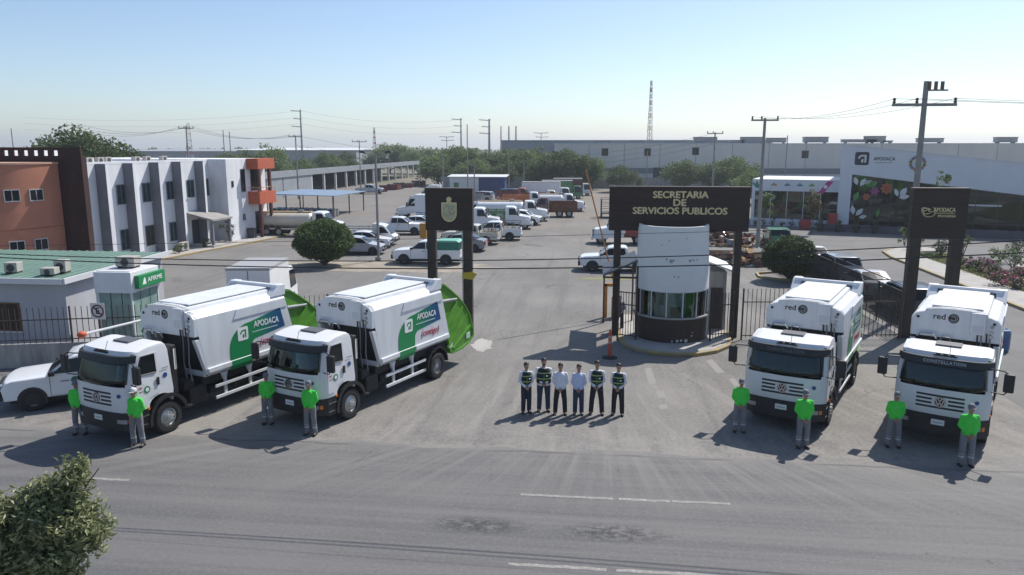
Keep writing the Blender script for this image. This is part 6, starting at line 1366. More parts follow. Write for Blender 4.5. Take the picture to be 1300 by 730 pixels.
def plant_tree(i, loc, sc, rz, label, group=None):
    T = copy_tree(PR[i]); T.location = loc; T.rotation_euler = (0, 0, rz); T.scale = (sc[0], sc[0], sc[1]); tag(T, label, 'tree', group); return T
# rows of trees (px of the crown's middle, top row, distance)
back = [(290, 192, 150), (322, 190, 152), (349, 184, 156), (384, 198, 150), (412, 192, 155), (436, 190, 158), (470, 196, 160), (492, 181, 176), (508, 183, 172), (524, 188, 172), (541, 187, 176), (556, 192, 172), (574, 184, 178), (592, 188, 174), (612, 186, 176), (630, 191, 172), (646, 187, 178), (663, 190, 172), (680, 186, 176), (700, 192, 160), (718, 190, 158), (736, 194, 158), (752, 197, 158), (600, 200, 164), (560, 204, 166), (640, 204, 164), (680, 205, 160), (725, 212, 156)]
for j, (px, ty, d) in enumerate(back):
    if px < 470: dd = ray(px, ty); d = -68.0 * dd.y / dd.x
    elif px < 556: d = 238 + 6 * (j % 3)
    q = at_t(px, ty, d); i = j % 4; h0 = (8.4, 7.2, 9.0, 6.0)[i]; s = max(.5, q.z / h0) * RND.uniform(.96, 1.06)
    plant_tree(i, (q.x, d + RND.uniform(-2, 2), 0), (s * RND.uniform(.85, 1.1) * (1.05 if i != 2 else 1.2), s), RND.uniform(0, 6.28), 'dusty green tree in the dense row behind the parked yard vehicles' if px > 470 else 'dusty green tree in the row behind the open shed', 'trees behind the yard' if px > 470 else 'trees behind the shed')
for px, ty, d, lb in ((787, 208, 150, 'small round tree standing alone before the long warehouse'), (812, 222, 152, 'thin young sapling tree beside the small round tree'), (868, 201, 148, 'broad tree before the warehouse above the gold lettering'), (905, 203, 150, 'tree next to the broad tree behind the entrance sign'), (932, 196, 144, 'largest tree before the warehouse beside the utility pole'), (958, 215, 120, 'low tree behind the right end of the entrance sign')):
    q = at_t(px, ty, d); i = 0 if px != 812 else 2; s = q.z / (8.4, 7.2, 9.0, 6.0)[i]; plant_tree(i, (q.x, d, 0), (s * (1.25 if px != 812 else .5), s), RND.uniform(0, 6), lb)
q = at_t(98, 155, 92); T = plant_tree(0, (q.x, 92, 0), (1.32, q.z / 8.4), 1.1, 'big spreading tree behind the slotted maroon wall'); q = at_t(150, 180, 96); plant_tree(1, (q.x, 96, 0), (1.0, q.z / 7.2), 2.1, 'smaller tree beside the big spreading tree')
q = at_t(62, 168, 96); plant_tree(3, (q.x, 97, 0), (1.15, q.z / 6.0), .4, 'bushy tree on the left of the big spreading tree')
for p_ in PR: kill_tree(p_)
# distant woodland on the horizon
k = MB()
for i in range(1500):
    x = RND.uniform(-700, 800); y = 420 + RND.uniform(0, 160); h = RND.uniform(4, 9.0); c = Vector((x, y, h * .55))
    for _ in range(26): v = rdir(); leaves(k, [c + Vector((v.x * 6, v.y * 4, v.z * h * .45)) * RND.random() ** .4], 2.6, .8)
o = k.build('woodland', leaf_far); tag(o, 'distant belt of trees along the horizon', 'woodland', kind='stuff')
# clipped round bushes
def round_bush(label, loc, rx, h, stem):
    T = thing('clipped_bush', label, 'bush', (loc.x, loc.y, 0)); rz = (h - stem) / 2; k = MB(); pts = []
    def lump(d): return 1 + .05 * math.sin(d.x * 6 + d.y * 4) + .04 * math.sin(d.z * 9 + d.x * 3) + .03 * math.sin(d.y * 13)
    for _ in range(11000):
        d = rdir(); r = lump(d) * RND.uniform(.86, 1.0) * (1 - .10 * max(0, d.z)); e = .85 if d.z < 0 else 1.0; pts.append(Vector((d.x * rx, d.y * rx, d.z * rz * e)) * r + Vector((0, 0, stem + rz)))
    leaves(k, pts, .17, .5); crown = k.build('crown', leaf_bush, T)
    c = MB(); c.ell((0, 0, stem + rz), (rx * .86, rx * .86, rz * .82), 20, 12); c.build('inner_core', mat('dark_core', (.012, .018, .008), .95), T)  # smooth near-black core filling the shell of leaves
    k = MB(); k.tube([(0, 0, -.1), (.05, 0, stem + .8)], [.16, .13], 8)
    for i in range(5): a = i * 1.256; k.tube([(0, 0, stem * .7), (math.cos(a) * rx * .5, math.sin(a) * rx * .5, stem + .7)], [.07, .04], 6)
    k.build('trunk', bark, T); return T
round_bush('round clipped bush standing in the yard beside the silver sedan', at(412, 337), 2.25, 3.6, .12)
round_bush('domed clipped bush beside the scrap heaps and black railing', at(1002, 356), 1.75, 3.05, .1)
# loose shrubs
def shrub(label, loc, r, h, n, leafm, flower=None, nf=0, group=None, leaf=.14, z0=.13):
    T = thing('shrub', label, 'shrub', (loc.x, loc.y, z0), RND.uniform(0, 6), group); k = MB(); leaves(k, crown_points(r * .8, r * .8, h * .42, h * .55, max(5, n // 40), 36, r * .3, .3), leaf); k.build('foliage', leafm, T)
    k = MB()
    for i in range(6): a = i * 1.05; k.tube([(0, 0, -.02), (math.cos(a) * r * .3, math.sin(a) * r * .3, h * .4), (math.cos(a) * r * .6, math.sin(a) * r * .6, h * .75)], [.03, .02, .01], 5)
    k.build('stems', bark, T)
    if flower: k = MB(); leaves(k, [Vector((d.x * r * .9, d.y * r * .9, h * .55 + d.z * h * .45)) for d in (rdir() for _ in range(nf)) if d.z > -.35], leaf * .9, .9); k.build('flowers', flower, T)['kind'] = 'stuff'
    return T
shrub('leafy green shrub at the foot of the first grey fin', at(131, 322), 1.0, 2.6, 500, leaf_lime, leaf=.2); shrub('green shrub beside the porch of the white office', WB.matrix_basis @ Vector((.3, -.1, 0)), .9, 2.2, 500, leaf_shrub, leaf=.18)
shrub('low green shrub beside the pale ground air conditioner', WB.matrix_basis @ Vector((.2, -7.5, 0)), .6, .9, 300, leaf_lime); shrub('small dark shrub between the grey fins', WB.matrix_basis @ Vector((.1, -4.0, 0)), .5, 1.1, 300, leaf_shrub)
for px, py, r, h, lf, fl, nf, lb in ((1244, 345, 1.0, 1.0, leaf_shrub, petal_plum, 150, 'shrub with mauve flowers on the lawn behind the right totem leg'), (1262, 352, .7, .7, leaf_shrub, petal_pink, 90, 'small sparse shrub with pink flowers beside the mauve one'), (1272, 362, 1.0, .8, leaf_shrub, petal_pink, 190, 'wide shrub with many pink flowers on the lawn'), (1290, 366, .8, .7, leaf_shrub, petal_pink, 130, 'low pink flowering shrub at the corner of the lawn'), (1228, 340, .6, .8, leaf_shrub, None, 0, 'plain green shrub beside the mauve flowering shrub'), (1285, 340, 1.4, 1.1, leaf_shrub, None, 0, 'wide green shrub beyond the garden path'), (1270, 331, 1.1, 1.2, leaf_lime, None, 0, 'pale green shrub beyond the garden path'), (1297, 350, .8, .6, leaf_shrub, petal_pink, 120, 'little pink flowering shrub beyond the garden path'), (1258, 338, .6, .7, leaf_lime, None, 0, 'small lime green shrub by the path edge'), (1290, 322, .9, 1.1, leaf_shrub, None, 0, 'rounded dark shrub near the glass front'), (1165, 316, .8, 2.4, leaf_shrub, None, 0, 'upright shrub behind the left leg of the right totem'), (1148, 312, .7, 1.9, leaf_lime, None, 0, 'narrow yellow green shrub left of the right totem'), (1222, 326, .7, 1.9, leaf_lime, None, 0, 'tall lime shrub right of the right totem leg'), (1195, 326, .8, 1.6, leaf_shrub, None, 0, 'grey green shrub between the legs of the right totem')):
    shrub(lb, at(px, py, .14), r, h, 520, lf, fl, nf, leaf=.15)
k = MB()          # grass on the beds
for i in range(26000):
    if i % 2: y = RND.uniform(27, 64); x = RND.uniform(25.4 + (y - 27) * .008, 28.3 + (y - 27) * .006)
    else: y = RND.uniform(27, 60); x = 30.9 + max(0, (y - 43)) ** 1.5 * .055 + RND.uniform(0, 5.2)
    a = RND.uniform(0, 6.28); w_ = RND.uniform(.02, .05); h = RND.uniform(.04, .13); lx, ly = RND.uniform(-.06, .06), RND.uniform(-.06, .06); k.add([(x - w_ * math.cos(a), y - w_ * math.sin(a), .145), (x + w_ * math.cos(a), y + w_ * math.sin(a), .145), (x + lx, y + ly, .145 + h)], [(0, 1, 2)])
o = k.build('lawn_grass', grass_m); tag(o, 'patchy green grass on the beds beside the right pavement', 'grass', kind='stuff')
# young tree and potted plants before the modern building
def sapling(label, loc, h, r, lf=leaf_lime):
    T = thing('young_tree', label, 'tree', (loc.x, loc.y, .1)); k = MB(); leaves(k, crown_points(r, r, h * .3, h * .68, 26, 26, .35, .2), .26); k.build('crown', lf, T); trunk_mesh(h * .55, .05, r * .8, 5).build('trunk', bark, T); return T
q = at_t(1192, 300, 66); sapling('thin young tree rising behind the right totem board', q, 7.0, .95)
q = at_t(1031, 288, 78); sapling('slender brownish young tree before the glass wing', q, 4.4, .7, leaf_mat('rusty_leaves', (.10, .09, .03), (.2, .15, .06)))
q = at_t(970, 295, 80); sapling('yellow green young tree at the left end of the glass wing', q, 4.2, .9)
for i, (px, py) in enumerate(((1046, 292), (1064, 294), (1078, 297), (1090, 298), (1121, 300))):
    q = MO.matrix_basis @ Vector((-1.6 + i * 1.7 + (1.2 if i == 4 else 0), -2.95, 0)); T = thing('potted_plant', 'black pot with a small shrub before the dark terrace wall', 'plant', (q.x, q.y, 0), 0, 'potted plants along the terrace'); k = MB(); k.lathe([(.2, 0), (.3, .6), (.33, .62), (.33, .7), (.28, .7), (.25, .6)], 14); k.build('pot', pot_m, T, smooth=35); k = MB(); leaves(k, crown_points(.35, .35, .35, 1.0, 10, 20, .15, .2), .12); k.build('foliage', leaf_shrub, T)
for px, lb in ((1022, 'red planter box before the glass wing'), (1056, 'tall red totem box beside the white pier')):
    q = at(px, 291); T = thing('red_box', lb, 'planter', (q.x, q.y, 0)); k = MB(); k.prism([(-.35, 0), (.35, 0), (.5, 1.0), (-.5, 1.0)] if px < 1040 else [(-.4, 0), (.4, 0), (.4, 1.7), (-.4, 1.7)], -.35, .35); k.build('casing', mat('planter_red', (.42, .03, .03), .5), T, bevel=.03); MB().box(-.34, .34, -.2, .2, 1.0 if px < 1040 else 1.7, 1.06 if px < 1040 else 1.76).build('top', frame_dark, T)
for i in range(9): q = MO.matrix_basis @ Vector((-8.6 + i * .95, .3, 0)); shrub('low shrub in the bed below the glass wing', q, .5, .7 + .2 * (i % 3), 220, (leaf_shrub, leaf_lime)[i % 2], None, 0, 'shrubs below the glass wing', .12, 0)
# foreground tree by the road, seen from above
FT = thing('roadside_tree', 'grey green leafy tree in the foreground at the edge of the road', 'tree', (-9.25, 9.0, .1))
k = MB(); pts = []
def sub(c, r, n, cr=.34):
    for _ in range(n):
        d = rdir(); p = Vector(c) + Vector((d.x * r[0], d.y * r[1], d.z * r[2])) * (.5 + .5 * RND.random() ** .6); rr = cr * RND.uniform(.6, 1.2)
        for _ in range(38): v = rdir() * rr * RND.random() ** .45; pts.append(p + v)
FTC = []
for (px, py, d, rr, n) in ((98, 594, 10.2, .10, 7), (88, 612, 10.2, .2, 14), (66, 626, 10.1, .26, 18), (98, 640, 10.2, .2, 16), (38, 642, 10.0, .28, 22), (118, 670, 10.0, .2, 18), (78, 664, 10.0, .4, 34), (18, 668, 9.8, .4, 34), (100, 692, 9.9, .26, 20), (48, 698, 9.9, .5, 44), (76, 716, 9.8, .32, 26), (0, 710, 9.7, .6, 50), (-40, 690, 9.6, .7, 50), (25, 760, 9.7, .6, 40), (-40, 780, 9.6, .9, 40)):
    q = at_t(px, py, d); sub((q.x, q.y, q.z), (rr, rr, rr * .9), n, .24); FTC.append(q)
leaves(k, [p - Vector(FT.location) for p in pts], .125, .38, .25); k.build('crown', leaf_near, FT)
k = MB(); k.tube([(0, 0, -.1), (.1, .2, 1.2), (.3, .5, 2.2)], [.2, .16, .12], 9)
for q in FTC: e = q - Vector(FT.location); k.tube([(.2, .35, 1.6), Vector((.2, .35, 1.6)) * .5 + e * .5 + Vector((0, 0, -.2)), e], [.07, .045, .012], 6)
e = at_t(126, 594, 10.2) - Vector(FT.location); s_ = at_t(108, 618, 10.2) - Vector(FT.location); k.tube([s_, e], [.012, .008], 5)
k.build('trunk', bark, FT)
# ------------------------------------------------------------------ poles and lines
pole_grey = mat('concrete_pole', (.27, .26, .25), .9, var=.12, scale=2); wood_pole = mat('weathered_pole', (.16, .14, .12), .9, var=.2, scale=3); wire_m = mat('wire_black', (.03, .03, .032), .6); insul = mat('insulator', (.12, .07, .05), .3)
def utility_pole(label, loc, h, r=.16, arms=((.92, 2.4),), m=pole_grey, extra=False, rz=0.0, group=None):
    T = thing('utility_pole', label, 'pole', (loc[0], loc[1], 0), rz, group); k = MB(); k.tube([(0, 0, -.2), (0, 0, h)], [r, r * .62], 9); k.build('shaft', m, T, smooth=40)
    for f, wd in arms:
        z = h * f; MB().box(-wd / 2, wd / 2, -.06, .06, z - .07, z + .07).build('crossarm', m, T)
        for x in (-wd / 2 + .08, -wd * .12, wd / 2 - .08): k = MB(); k.lathe([(.05, z + .07), (.09, z + .12), (.05, z + .2), (.09, z + .26), (.04, z + .34)], 8, Matrix.Translation((x, 0, 0))); k.build('insulator', insul, T)
    if extra:
        for i in range(3): k = MB(); k.cyl((.12 + .3 * i, -.08, h - .42), (.12 + .3 * i, -.08, h - .02), .09, n=8); k.build('cutout_fuse', insul, T)
        MB().box(-.1, 1.0, -.12, .04, h - .47, h - .40).build('bracket', m, T)
    return T
def top_of(px, py, t): return at_t(px, py, t)
q = top_of(1183, 103, 40); PA = utility_pole('tall utility pole with crossarm and fuses behind the right totem', (at_t(1160, 300, 40).x - .1, 40), q.z, .19, ((.905, 3.0),), extra=True)
PAx = PA.location.x; PAz = q.z
q2 = top_of(972, 150, 66); utility_pole('grey utility pole with one crossarm beside the glass wing', (at_t(966, 240, 66).x, 66), q2.z, .18, ((.985, 2.2),)); PBx = at_t(966, 240, 66).x
q3 = top_of(908, 168, 120); utility_pole('distant utility pole above the entrance sign', (q3.x, 120), q3.z, .17, ((.985, 2.4),))
q4 = top_of(236, 160, 118); utility_pole('distant leaning pole with a wide crossarm beyond the white office', (q4.x, 118), q4.z, .16, ((.97, 2.6),))
q5 = top_of(375, 172, 124); utility_pole('slim utility pole with crossarm rising behind the orange balconies', (q5.x, 124), q5.z, .15, ((.98, 2.4),))
q6 = top_of(456, 178, 150); utility_pole('small distant utility pole over the white roofed factory', (q6.x, 150), q6.z, .14, ((.97, 3.0),))
for px, ty, d, lb in ((283, 165, 140, 'bare thin pole behind the white office'), (291, 167, 140, 'second bare thin pole beside its twin behind the office'), (593, 158, 128, 'tall bare steel pole rising above the blue shed'), (602, 206, 118, 'short bare pole in front of the blue shed'), (562, 196, 140, 'short bare pole at the end of the shed'), (646, 198, 150, 'bare pole among the parked trucks and trees'), (665, 200, 150, 'second bare pole among the trees behind the trucks'), (14, 163, 120, 'thin pole above the slotted maroon wall'), (1000, 172, 130, 'slender pole before the warehouse roof'), (822, 192, 160, 'thin lamp post against the warehouse wall')):
    q = top_of(px, ty, d); T = utility_pole(lb, (q.x, d), q.z, .12, ()); 
# far high-voltage masts
def hv_mast(label, px, ty, d, arms, rr=.5):
    q = top_of(px, ty, d); T = thing('transmission_mast', label, 'pole', (q.x, d, 0)); k = MB(); k.tube([(0, 0, 0), (0, 0, q.z)], [rr, rr * .5], 8); k.build('shaft', mat('mast_grey', (.25, .26, .28), .7), T)
    for i in range(arms): z = q.z * (.97 - .13 * i); k = MB(); k.tube([(-4 if i % 2 == 0 else -3, 0, z + .3), (0, 0, z)], .16, 5); k.tube([(0, 0, z), (4 if arms == 2 else .5, 0, z + .3)], .16, 5); k.build('arm', MATS['mast_grey'], T)
    return T
for a in (('tall power mast with short arms beyond the white factory', 381, 139, 300, 3), ('power mast with arms above the dense tree row', 585, 150, 320, 3, .45), ('dark thick power mast right of the tall bare pole', 621, 151, 300, 3, .6), ('thin far mast beside the grey warehouse', 636, 160, 380, 0), ('far mast next to the grey warehouse corner', 646, 160, 380, 0, .6), ('far mast nearest the grey warehouse corner', 655, 160, 380, 0, .6), ('very distant mast over the tree row', 567, 173, 400, 2, .3), ('small distant mast above the grey warehouse', 687, 168, 420, 2, .3)): hv_mast(*a)
# lattice radio towers
def lattice(label, px, ty, d, wb, red=True):
    q = top_of(px, ty, d); h = q.z; T = thing('lattice_tower', label, 'tower', (q.x, d, 0)); n = 14; seg = {0: MB(), 1: MB()}
    for i in range(n):
        z0, z1 = h * i / n, h * (i + 1) / n; w0, w1 = wb * (1 - .75 * i / n), wb * (1 - .75 * (i + 1) / n); c = [(math.cos(R(a)), math.sin(R(a))) for a in (90, 210, 330)]; mb = seg[i % 2]
        for j in range(3):
            x, y = c[j]; x2, y2 = c[(j + 1) % 3]; mb.tube([(x * w0, y * w0, z0), (x * w1, y * w1, z1)], .13, 4); mb.tube([(x * w0, y * w0, z0), (x2 * w1, y2 * w1, z1)], .07, 4); mb.tube([(x2 * w0, y2 * w0, z0), (x * w1, y * w1, z1)], .07, 4)
    seg[0].build('red_section', mat('tower_red', (.32, .10, .10), .7), T); seg[1].build('white_section', mat('tower_white', (.55, .55, .56), .7), T)
lattice('tall slim red and white lattice radio tower behind the warehouse', 827, 102, 310, 1.5); lattice('small distant lattice tower above the white office roof', 239, 156, 320, 2.2); lattice('distant lattice tower above the tree row', 475, 162, 330, 1.2)
# double-armed yard lamp
q = at(481, 331); LP = thing('yard_lamp', 'tall grey double armed lamp post beside the silver sedan', 'lamp post', (q.x, q.y, 0)); hz = at_t(474, 196, q.y).z; k = MB(); k.tube([(0, 0, 0), (0, 0, hz)], [.11, .075], 9); k.build('shaft', pole_grey, LP)
for s in (-1, 1): k = MB(); k.tube([(0, 0, hz - .1), (s * .9, 0, hz + .12)], .04, 6); a_ = k.build('arm', pole_grey, LP); k = MB(); k.prism([(s * .75, hz + .06), (s * 1.25, hz + .12), (s * 1.2, hz + .28), (s * .8, hz + .24)], -.14, .14); k.build('lamp_head', frame_dark, LP, bevel=.02)
MB().box(-.22, .22, -.22, .22, 0, .3).build('footing', concrete, LP)
def span(name, label, pts, sag, r=.02, group=None, n=24):
    k = MB(); path = []
    for a, b in zip(pts, pts[1:]):
        a, b = Vector(a), Vector(b)
        for i in range(n + 1): t = i / n; p = a.lerp(b, t); p.z -= sag * 4 * t * (1 - t); path.append(p)
    out = [path[0]]
    for p in path[1:]:
        if (p - out[-1]).length > .01: out.append(p)
    k.tube(out, r, 5); return tag(k.build(name, wire_m), label, 'cable', group)
# street cables strung in front of the gate between two roadside poles
for s, x in ((-1, -46), (1, 46)): utility_pole('roadside concrete pole carrying the low street cables', (x, 18.9), 7.6, .17, (), group='roadside cable poles') if s < 0 else utility_pole('roadside concrete pole carrying the low street cables', (x, 18.9), 7.9, .17, (), group='roadside cable poles')
def cable_through(label, pix, t, r, dz):
    P = [at_t(px, py, t) for px, py in pix]; xs_ = [p.x for p in P]; zs_ = [p.z for p in P]
    # fit a parabola through the measured points
    n = len(P); import numpy as np
    c = np.polyfit(xs_, zs_, 2); path = [(x, t, float(np.polyval(c, x))) for x in [-46 + 92 * i / 60 for i in range(61)]]
    k = MB(); k.tube(path, r, 5); return tag(k.build('street_cable', wire_m), label, 'cable')
cable_through('upper sagging black street cable crossing in front of the gate', ((0, 322), (200, 329), (590, 331), (790, 328), (960, 320), (1300, 306)), 18.7, .014, 0); cable_through('lower sagging black street cable crossing in front of the gate', ((0, 327), (200, 335), (590, 341), (790, 340), (960, 334), (1300, 321)), 18.7, .016, 0); cable_through('thin upper street wire crossing in front of the right totem', ((0, 312), (600, 302), (960, 292), (1300, 283)), 18.7, .006, 0)
za = PAz * .905 + .3
for i, x in enumerate((-1.4, -.35, 1.4)):
    span('power_line', 'thin power line between the tall pole and the pole by the glass wing', [(PAx + x, 40, za), (PBx + x * .7, 66, q2.z * .985 + .3)], .5, .009, 'lines from the tall pole'); span('power_line', 'thin power line running off to the right from the tall pole', [(PAx + x, 40, za), (PAx + 30 + x, 30, za - .4)], .5, .009, 'lines running right from the tall pole')
for i in range(3):
    span('power_line', 'faint power line over the white office roof', [(-80, 112, 11.2 + i * .5), (q4.x - 1 + i, 118, q4.z * .97 + .3), (q5.x - 1 + i, 124, q5.z * .98 + .3)], 1.2, .016, 'lines over the office')
    span('power_line', 'faint high power line between the far masts', [(top_of(381, 139, 300).x - 120, 300, 21 - i * 2.5), (top_of(381, 139, 300).x, 300, 23 - i * 2.5), (top_of(585, 150, 320).x, 320, 20 - i * 2.5)], 2.5, .022, 'far mast lines')
    span('power_line', 'power line across the yard before the tree row', [(q5.x, 124, q5.z - i * 1.6), (top_of(646, 198, 150).x, 150, 6.4 - i * .9), (q3.x, 120, q3.z * .985 - i * .8)], 1.0, .016, 'lines over the yard')
# ------------------------------------------------------------------ the four refuse trucks
HD = R(-112)
grp = 'refuse trucks lined up at the gate'
refuse_truck('white refuse truck with green tail parked beside the white pickup', (-13.92, 21.16), R(-110), 0, None)
refuse_truck('white refuse truck with green tail parked in front of the gold shield totem', (-8.75, 22.97), R(-112.7), 0, None)
refuse_truck('white refuse truck parked beside the guardhouse and the long bar gate', (6.43, 24.17), R(-116), 1, None)
refuse_truck('white refuse truck with pale lettering on its black visor beside the right totem', (10.67, 23.25), R(-118.5), 2, None)
# ------------------------------------------------------------------ people
def who(px, py): p = at(px, py); return (p.x, p.y)
wk = [(103, 551, 'beside the white pickup', cap_grey, 1.70, 1.08), (176, 566, 'in a white cap before the first truck', cap_white, 1.76, 1.05), (341, 538, 'between the first and second trucks', cap_grey, 1.66, 1.0), (395, 552, 'in front of the headlamp of the second truck', cap_grey, 1.70, 1.05), (938, 548, 'at the guardhouse side of the third truck', cap_grey, 1.68, 1.05), (1018, 568, 'in front of the bumper of the third truck', cap_grey, 1.74, 1.05), (1133, 567, 'between the third and fourth trucks', cap_grey, 1.66, 1.05), (1225, 591, 'at the headlamp of the fourth truck', cap_grey, 1.76, 1.05)]
for i, (px, py, lb, cp, ht, gi) in enumerate(wk):
    make_person('person', f'worker in bright green shirt standing {lb}', 'workers in green shirts', who(px, py), R((12, 0, 8, -4, -8, 0, -10, -6)[i]), hi_green, work_grey, None, cp, boots, ht, gi, (.13, .14, .11, .13, .12, .11, .14, .12)[i], hands=(.0, .05, .02, .01, .0, -.02, .03, .0)[i])
off = [(668, 524, 'in dark vest and dark jeans at the pickup truck end of the six', shirt_white, trousers_navy, vest_m, 1.70, .95, False), (690, 522, 'heavily built, in dark vest over white shirt and blue jeans', shirt_white, jeans, vest_m, 1.80, 1.28, True), (711, 526, 'in white shirt and black trousers without a vest', shirt_white, trousers_black, None, 1.72, 1.03, False), (734, 526, 'in pale blue shirt and blue jeans without a vest', shirt_blue, jeans, None, 1.68, .98, False), (757, 526, 'in dark vest and black trousers, tallest of the six after the heavy one', shirt_white, trousers_black, vest_m, 1.80, 1.05, False), (784, 527, 'in dark vest and black trousers at the guardhouse end of the six', shirt_white, trousers_black, vest_m, 1.73, 1.05, False)]
off_l = ['man in dark vest and navy trousers at the truck end of the line', 'heavily built bearded man in dark vest over white shirt and blue jeans', 'man in white shirt and black trousers without a vest', 'slim man in pale blue shirt and blue jeans without a vest', 'tall man in dark vest and black trousers beside the man in pale blue', 'man in dark vest and black trousers at the guardhouse end of the line']
for i, (px, py, lb, s_, t_, v_, ht, gi, bd_) in enumerate(off):
    make_person('person', off_l[i], 'officials standing in line', who(px, py), R((16, 6, 2, 0, -2, -8)[i]), s_, t_, v_, None, boots if i != 2 else boots_brown, ht, gi, (.10, .14, .16, .11, .17, .14)[i], hands=(.02, .06, .0, .0, .02, .03)[i], beard=bd_)
make_person('person', 'guard in grey shirt standing in the shade under the lean-to shelter', None, (1.3, 35.4, 0), R(-10), shirt_grey, trousers_navy, None, cap_grey, boots, 1.7, 1.0, .13)
# ------------------------------------------------------------------ parked vehicles
q = at(44, 525); th_ = R(-112 - 42)
def place_by_wheel(px, py, heading, wx, wy):          # ground point of the front left wheel -> origin of the vehicle
    p = at(px, py); c, s = math.cos(heading), math.sin(heading); return (p.x - (wx * c - wy * s), p.y - (wx * s + wy * c))
hd = R(-150); car('pickup', 'white pickup with a round dark decal on its door beside the fence plinth', 'pickup truck', 'pickup', P_WHITE, place_by_wheel(44, 521, hd, 1.62, .83), hd, decal=True)
def park(fn, px, py, *a, **k): p = at(px, py); return fn(*a[:3], *(a[3:5]), (p.x, p.y), *a[5:], **k)
V = lambda px, py: tuple(at(px, py).xy)
car('sedan', 'silver sedan beside the round clipped bush', 'car', 'sedan', P_SILVER, V(455, 322), R(4)); car('sedan', 'white sedan between the silver sedan and the small stake truck', 'car', 'sedan', P_WHITE, V(466, 314), R(6))
lorry('stake_truck', 'small white stake bed truck beside the yard lamp', V(466, 310), R(2), 'stake_small', P_WHITE, P_SILVER, 5.6, cat='truck')
car('pickup', 'white pickup nosing out between the van and the semi tractor', 'pickup truck', 'pickup', P_WHITE, V(500, 300), R(0)) if False else None
car('sedan', 'white sedan in front of the semi tractors', 'car', 'sedan', P_WHITE, V(527, 291), R(182))
lorry('semi_tractor', 'white semi tractor with sleeper cab behind the shield totem', V(541, 277), R(178), 'semi', P_WHITE, P_WHITE, 7.0, cat='truck'); lorry('semi_tractor', 'second white semi tractor farther back by the red skips', V(556, 259), R(176), 'semi', P_WHITE, P_WHITE, 7.0, cat='truck')
car('pickup', 'white pickup with a teal and green camper shell under the shield totem', 'pickup truck', 'pickup', P_WHITE, V(543, 334), R(181), camper=mat('camper_green', (.015, .16, .11), .5))
car('pickup', 'white pickup with a ladder rack and tools on its bed', 'pickup truck', 'pickup', P_WHITE, V(627, 304), R(182), load='tools', rails=True)
car('pickup', 'pale work pickup loaded with tools beside the shield totem leg', 'pickup truck', 'pickup', P_CREAM, V(598, 309), R(176), load='tools', rails=True)
lorry('stake_truck', 'white bonneted truck with a green stake body', V(636, 290), R(4), 'stake', P_WHITE, P_GREEN, 6.6); car('suv', 'white and blue van nose to the lane beside the green stake truck', 'car', 'suv', P_WHITE, V(663, 285), R(-8))
lorry('tank_truck', 'white bonneted water truck with a long rounded tank in the truck row', V(650, 280), R(3), 'tanker', P_WHITE, P_WHITE, 8.6); lorry('dump_truck', 'rusty brown dump truck body with its tail to the lane', V(700, 275), R(184), 'dump', P_MAROON, rust, 6.4)
lorry('tank_truck', 'white truck with a small round tank beyond the rusty dump truck', V(712, 268), R(2), 'tanker', P_WHITE, P_WHITE, 6.4); lorry('box_truck', 'white box truck with a long cargo box near the yard end', V(694, 255), R(0), 'far_box', P_WHITE, P_WHITE, 8.0); lorry('box_truck', 'green bodied box truck near the yard end', V(714, 252), R(2), 'far_box', P_GREEN, P_GREEN, 7.0); lorry('box_truck', 'maroon and white box truck last in the row at the yard end', V(727, 248), R(0), 'far_box', P_WHITE, P_MAROON, 7.0)
lorry('flatbed_truck', 'orange stake truck parked behind the water truck', V(668, 265), R(2), 'stake', P_WHITE, P_ORANGE, 6.6); car('pickup', 'white pickup half hidden behind the water truck', 'pickup truck', 'pickup', P_WHITE, V(612, 278), R(182)); car('suv', 'dark blue car parked behind the water truck', 'car', 'suv', P_BLUE, V(650, 252), R(10)); car('pickup', 'white pickup beside the blue shed', 'pickup truck', 'pickup', P_WHITE, V(592, 266), R(180)); car('suv', 'silver car near the blue shed door', 'car', 'suv', P_SILVER, V(610, 256), R(170)); car('van', 'small pale van with teal roof before the blue shed', 'van', 'van', P_CREAM, V(611, 252), R(5)) if False else None
car('pickup', 'grey pickup parked before the open shed', 'pickup truck', 'pickup', P_SILVER, V(470, 246), R(6)); car('pickup', 'white pickup behind the left post of the entrance sign', 'pickup truck', 'pickup', P_WHITE, V(781, 343), R(180)); lorry('flatbed_truck', 'red bodied truck behind the white pickup by the entrance sign', V(796, 309), R(180), 'dump', P_WHITE, P_RED, 6.2); 
lorry('tank_truck', 'white tank truck beside the maroon balcony columns', V(384, 299), R(2), 'tanker', P_WHITE, P_CREAM, 8.4)
p = at(320, 366, 0); lorry('box_truck', 'small white box truck parked behind the fence and the first truck', (-17.2, 37.6), R(98), 'box', P_WHITE, P_WHITE, 5.4)
for i, (x, y, c_, lb) in enumerate(((16.4, 41.0, P_BLACK, 'black sedan nearest the right totem behind the railing'), (16.3, 46.6, P_SILVER, 'silver sedan second from the right totem behind the railing'), (16.2, 52.2, P_GREY, 'dark grey car third from the right totem behind the railing'), (16.0, 57.6, P_WHITE, 'white car last along the railing beside the domed bush'))): car('sedan', lb, 'car', 'sedan' if i % 2 else 'suv', c_, (x, y), R(90 + i))
car('suv', 'dark green car behind the domed clipped bush', 'car', 'suv', P_GREEN, V(985, 312), R(85))
car('pickup', 'white crew pickup facing the lane between the small stake truck and the white sedan', 'pickup truck', 'pickup', P_WHITE, V(508, 297), R(3)); lorry('stake_truck', 'pale grey stake truck parked behind the semi tractors', V(585, 263), R(178), 'stake', P_SILVER, P_GREY, 6.4); car('suv', 'white car tucked behind the rusty dump truck', 'car', 'suv', P_WHITE, V(672, 262), R(5)); lorry('flatbed_truck', 'brown stake truck behind the second water truck', V(690, 262), R(4), 'stake', P_CREAM, rust, 6.6)
